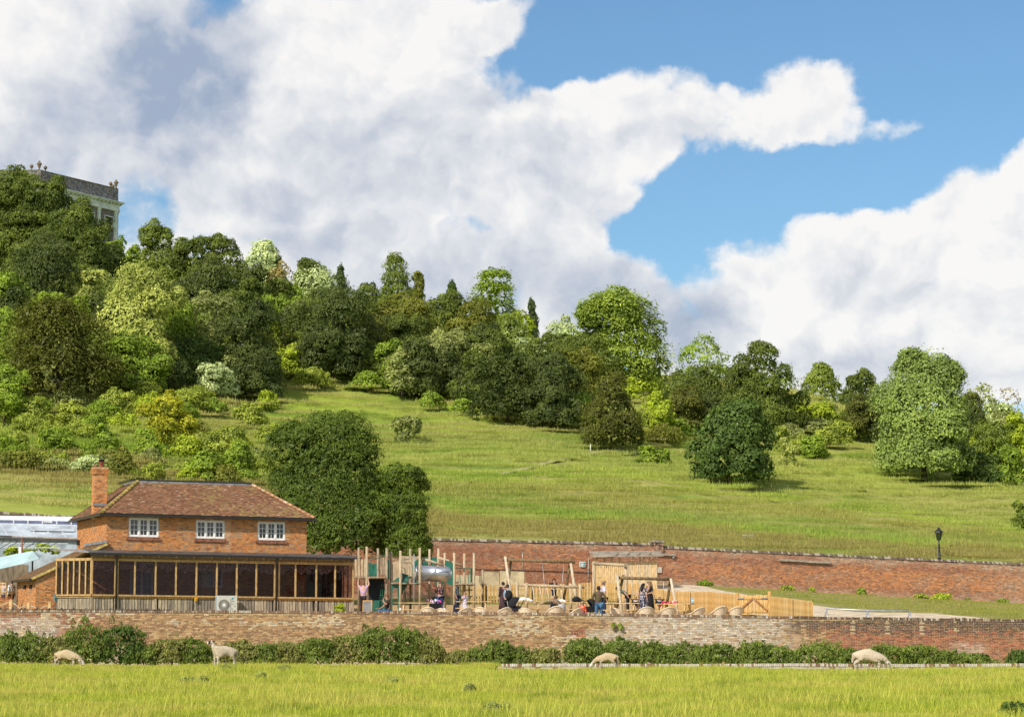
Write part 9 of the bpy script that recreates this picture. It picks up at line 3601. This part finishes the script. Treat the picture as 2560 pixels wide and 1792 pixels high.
 person(1497, 1467, 1.74, math.pi + .15, 'man in an olive jumper and blue jeans seen from behind at the wall', cloth('olive jumper', (0.10, 0.085, 0.035)), cloth('washed denim', (0.075, 0.19, 0.33), (0.03, .08, .16)), (0.02, 0.016, 0.015), 'brown', sleeve=.95, wide=1.12,
   pose={'elbr': (-.31, .06, 1.16), 'wrir': (-.2, -.1, 1.0), 'hanr': (-.16, -.14, .97), 'elbl': (.31, .06, 1.16), 'wril': (.22, -.1, .98), 'hanl': (.18, -.14, .95)})
 person(1509, 1452, 1.82, 1.9, 'tall man in a pale blue short sleeved shirt behind the olive jumper', cloth('pale blue shirt', (0.55, 0.60, 0.82)), djeans, (0.20, 0.12, 0.07), sleeve=.5, wide=1.08)
 person(1570, 1468, 1.66, -1.7, 'woman in a green blouse bending over beside the pole frame', cloth('sage blouse', (0.13, 0.20, 0.16)), black, (0.10, 0.06, 0.04), lean=1.0, Y=126.5, sleeve=.6)
 dots = cloth('polka dot cotton', (0.012, 0.015, 0.045), (0.66, 0.62, 0.64), 'dots', 13.)
 person(1608, 1460, 1.66, math.pi - .7, 'woman with long dark hair in a navy polka dot dress', dots, dots, (0.018, 0.014, 0.014), dress=.07, longhair=True, sleeve=.4, wide=1.12, Y=120.8,
   pose={'elbl': (.30, -.02, 1.14), 'wril': (.36, -.12, .95), 'hanl': (.37, -.16, .88)})
 person(1624, 1452, 1.74, -1.0, 'fair haired woman in black with sunglasses beside the polka dot dress', black, black, (0.30, 0.19, 0.09), 'tan', Y=122.3, sleeve=.55, dress=.05, wide=1.1, longhair=True,
   pose={'elbl': (.28, -.02, 1.12), 'wril': (.05, -.2, 1.06), 'hanl': (-.02, -.22, 1.06)})
 for (px, lab, yaw) in ((1590, 'toddler in a white vest in the left cradle seat of the toddler swing', -.2), (1649, 'toddler in a pale top in the right cradle seat of the toddler swing', .3)):
  p = dict(SIT)
  p.update({'kneer': (-.13, -.25, .86), 'kneel': (.13, -.25, .86), 'ankler': (-.13, -.27, .52), 'anklel': (.13, -.27, .52), 'toer': (-.13, -.38, .46), 'toel': (.13, -.38, .46)})
  q = at(px, 1503, 123.5)
  person(px, 1490, .92, yaw, lab, cloth('white vest', (0.66, 0.60, 0.60)), navy if px < 1600 else cloth('grey leggings', (.4, .36, .36)), (0.50, 0.33, 0.17), pose=p, Y=123.5, z=q.z - .16 - .94 * .54, child=True, sleeve=.5)
 person(6, 1445, 1.72, math.pi, 'person in a pale pink shirt at the left edge, seen from behind', cloth('pale pink shirt', (0.52, 0.42, 0.42)), djeans, (0.15, 0.10, 0.07), Y=133.5, sleeve=.95)
 person(27, 1443, 1.74, -2.2, 'person in a white shirt with dark green leaf print at the left edge', cloth('leaf print shirt', (0.55, 0.56, 0.55), (0.05, 0.09, 0.075), 'blot', 9.), black, (0.10, 0.07, 0.05), Y=133.0, sleeve=.95)
people()
def sheep_all():
 def wool(n, c):
  m, t, b = new_mat(n)
  ge = t.node('ShaderNodeTexCoord')
  n1 = t.noise(ge.outputs['Object'], 22., 5, .65)
  n2 = t.noise(ge.outputs['Object'], 3.0, 3, .5)
  cc = t.mix(t.ramp(n1, .3, .75), tuple(x * .66 for x in c), c)
  cc = t.mix(t.ramp(n2, .5, .75, 0, .5), cc, (c[0] * .85, c[1] * .72, c[2] * .55))
  t.put(b.inputs['Base Color'], cc)
  b.inputs['Roughness'].default_value = .95
  b.inputs['Specular IOR Level'].default_value = .05
  bp = t.node('ShaderNodeBump')
  bp.inputs['Strength'].default_value = .9
  bp.inputs['Distance'].default_value = .03
  t.l.new(n1, bp.inputs['Height'])
  t.l.new(bp.outputs[0], b.inputs['Normal'])
  return m
 cream, white = wool('cream fleece', (0.58, 0.45, 0.28)), wool('shorn fleece', (0.66, 0.55, 0.41))
 M_FACE = mat('white face', (0.62, 0.56, 0.50), .8, .12, 9.)
 M_DARK = mat('black muzzle', (0.03, 0.025, 0.028), .7)
 M_LEGW = mat('pale legs', (0.60, 0.52, 0.44), .85, .2, 6.)
 def sheep(px, Y, yaw, label, graze, fleece, S=1.0, alert=False, z=None):
  g = GP(px, Y)
  root = empty('sheep', tuple(g), yaw, label, 'sheep', 'sheep in the meadow')
  J = dict(pelvis=(.42, 0, .62), loin=(.16, 0, .64), ribs=(-.14, 0, .60), shoulder=(-.42, 0, .62), rump=(.56, 0, .58), tail=(.64, 0, .44), tailend=(.65, 0, .30))
  Rr = dict(pelvis=(.215, .225), loin=(.225, .255), ribs=(.235, .285), shoulder=(.18, .21), rump=(.14, .15), tail=.05, tailend=.035)
  if graze:
   J.update(neck=(-.66, 0, .48), poll=(-.84, 0, .30), brow=(-.93, 0, .20), muzzle=(-1.02, 0, .07))
   Rr.update(neck=.135, poll=.10, brow=(.075, .085), muzzle=(.048, .05))
  else:
   J.update(neck=(-.56, 0, .82), poll=(-.62, 0, 1.02), brow=(-.70, 0, 1.05), muzzle=(-.90, 0, .96))
   Rr.update(neck=.115, poll=.085, brow=(.075, .085), muzzle=(.05, .055))
  E = [('rump', 'pelvis'), ('pelvis', 'loin'), ('loin', 'ribs'), ('ribs', 'shoulder'), ('shoulder', 'neck'), ('neck', 'poll'), ('poll', 'brow'), ('brow', 'muzzle'), ('rump', 'tail'), ('tail', 'tailend')]
  for s, t in ((-1, 'r'), (1, 'l')):
   o = .05 * s
   J.update({'stifle' + t: (.36 + o, s * .13, .43), 'hock' + t: (.52 + o, s * .12, .27), 'fet' + t: (.48 + o, s * .12, .06), 'hoof' + t: (.45 + o, s * .12, .0),
      'elbow' + t: (-.40 - o, s * .11, .40), 'carpus' + t: (-.42 - o, s * .10, .22), 'pas' + t: (-.41 - o, s * .10, .05), 'foot' + t: (-.43 - o, s * .10, .0)})
   Rr.update({'stifle' + t: .10, 'hock' + t: .046, 'fet' + t: .030, 'hoof' + t: .034, 'elbow' + t: .075, 'carpus' + t: .040, 'pas' + t: .029, 'foot' + t: .034})
   E += [('pelvis', 'stifle' + t), ('stifle' + t, 'hock' + t), ('hock' + t, 'fet' + t), ('fet' + t, 'hoof' + t), ('shoulder', 'elbow' + t), ('elbow' + t, 'carpus' + t), ('carpus' + t, 'pas' + t), ('pas' + t, 'foot' + t)]
  lift = Vector((0, 0, .09 if alert else .0))
  J = {k: (Vector((v[0] * .92, v[1], v[2])) + (lift if v[2] > .3 else lift * .5 if v[2] > .15 else lift * 0)) * S for k, v in J.items()}
  Rr = {k: (tuple(x * S for x in r) if isinstance(r, tuple) else r * S) for k, r in Rr.items()}
  pl, mz = J['poll'], J['muzzle']
  ax = (mz - pl).normalized()
  def paint(c):
   d = (c - pl).dot(ax) / (mz - pl).length
   near = (c - (pl + ax * (c - pl).dot(ax))).length < .2 * S
   if d > .12 and near and (c.x < -.5 * S):
    if alert:
     a = math.sin(c.x * 31 / S) + math.sin(c.z * 27 / S + 1) + (1.0 if c.z > 1.03 * S else -.3)
     return 3 if (d > .35 and d < .8 and a > -.1) or d > 1.05 else 2
    return 3 if d > .95 else 2
   if c.z < .34 * S:
    return 1
   return 0
  skinned('body', J, E, Rr, [fleece, M_LEGW, M_FACE, M_DARK], root, 2, 'pelvis', paint, .012 if graze else .006)
  hd = Vector((0, 0, 1)) if not graze else Vector((-.7, 0, .7))
  for s in (-1, 1):
   mb = MB()
   p = J['poll'] + (J['brow'] - J['poll']) * .2 + Vector((0, s * .07 * S, .03 * S))
   mb.tube([p, p + Vector((.03, s * .10, .02)) * S, p + Vector((.05, s * .19, -.01)) * S], [.02 * S, .038 * S, .008 * S], 7)
   mb.build('ear', M_DARK if alert else M_FACE, root)
   mb = MB()
   mb.ball(J['brow'] + (J['muzzle'] - J['brow']) * .15 + Vector((0, s * .075 * S, .035 * S)), .013 * S, 6)
   mb.build('eye', M_DARK, root)
  return root
 sheep(563, 100.5, 0.42, 'standing sheep with black and white face looking left beside the nettles', False, white, .92, True)
 sheep(168, 101.0, math.pi - .25, 'cream sheep grazing with head down at the left end of the meadow', True, cream, .86)
 sheep(1518, 93.6, -.15, 'cream sheep grazing at the low wall in the middle, rump to the right', True, cream, .72)
 sheep(2168, 92.6, math.pi - .05, 'big pale sheep grazing by the low wall on the right', True, white, .98)
sheep_all()
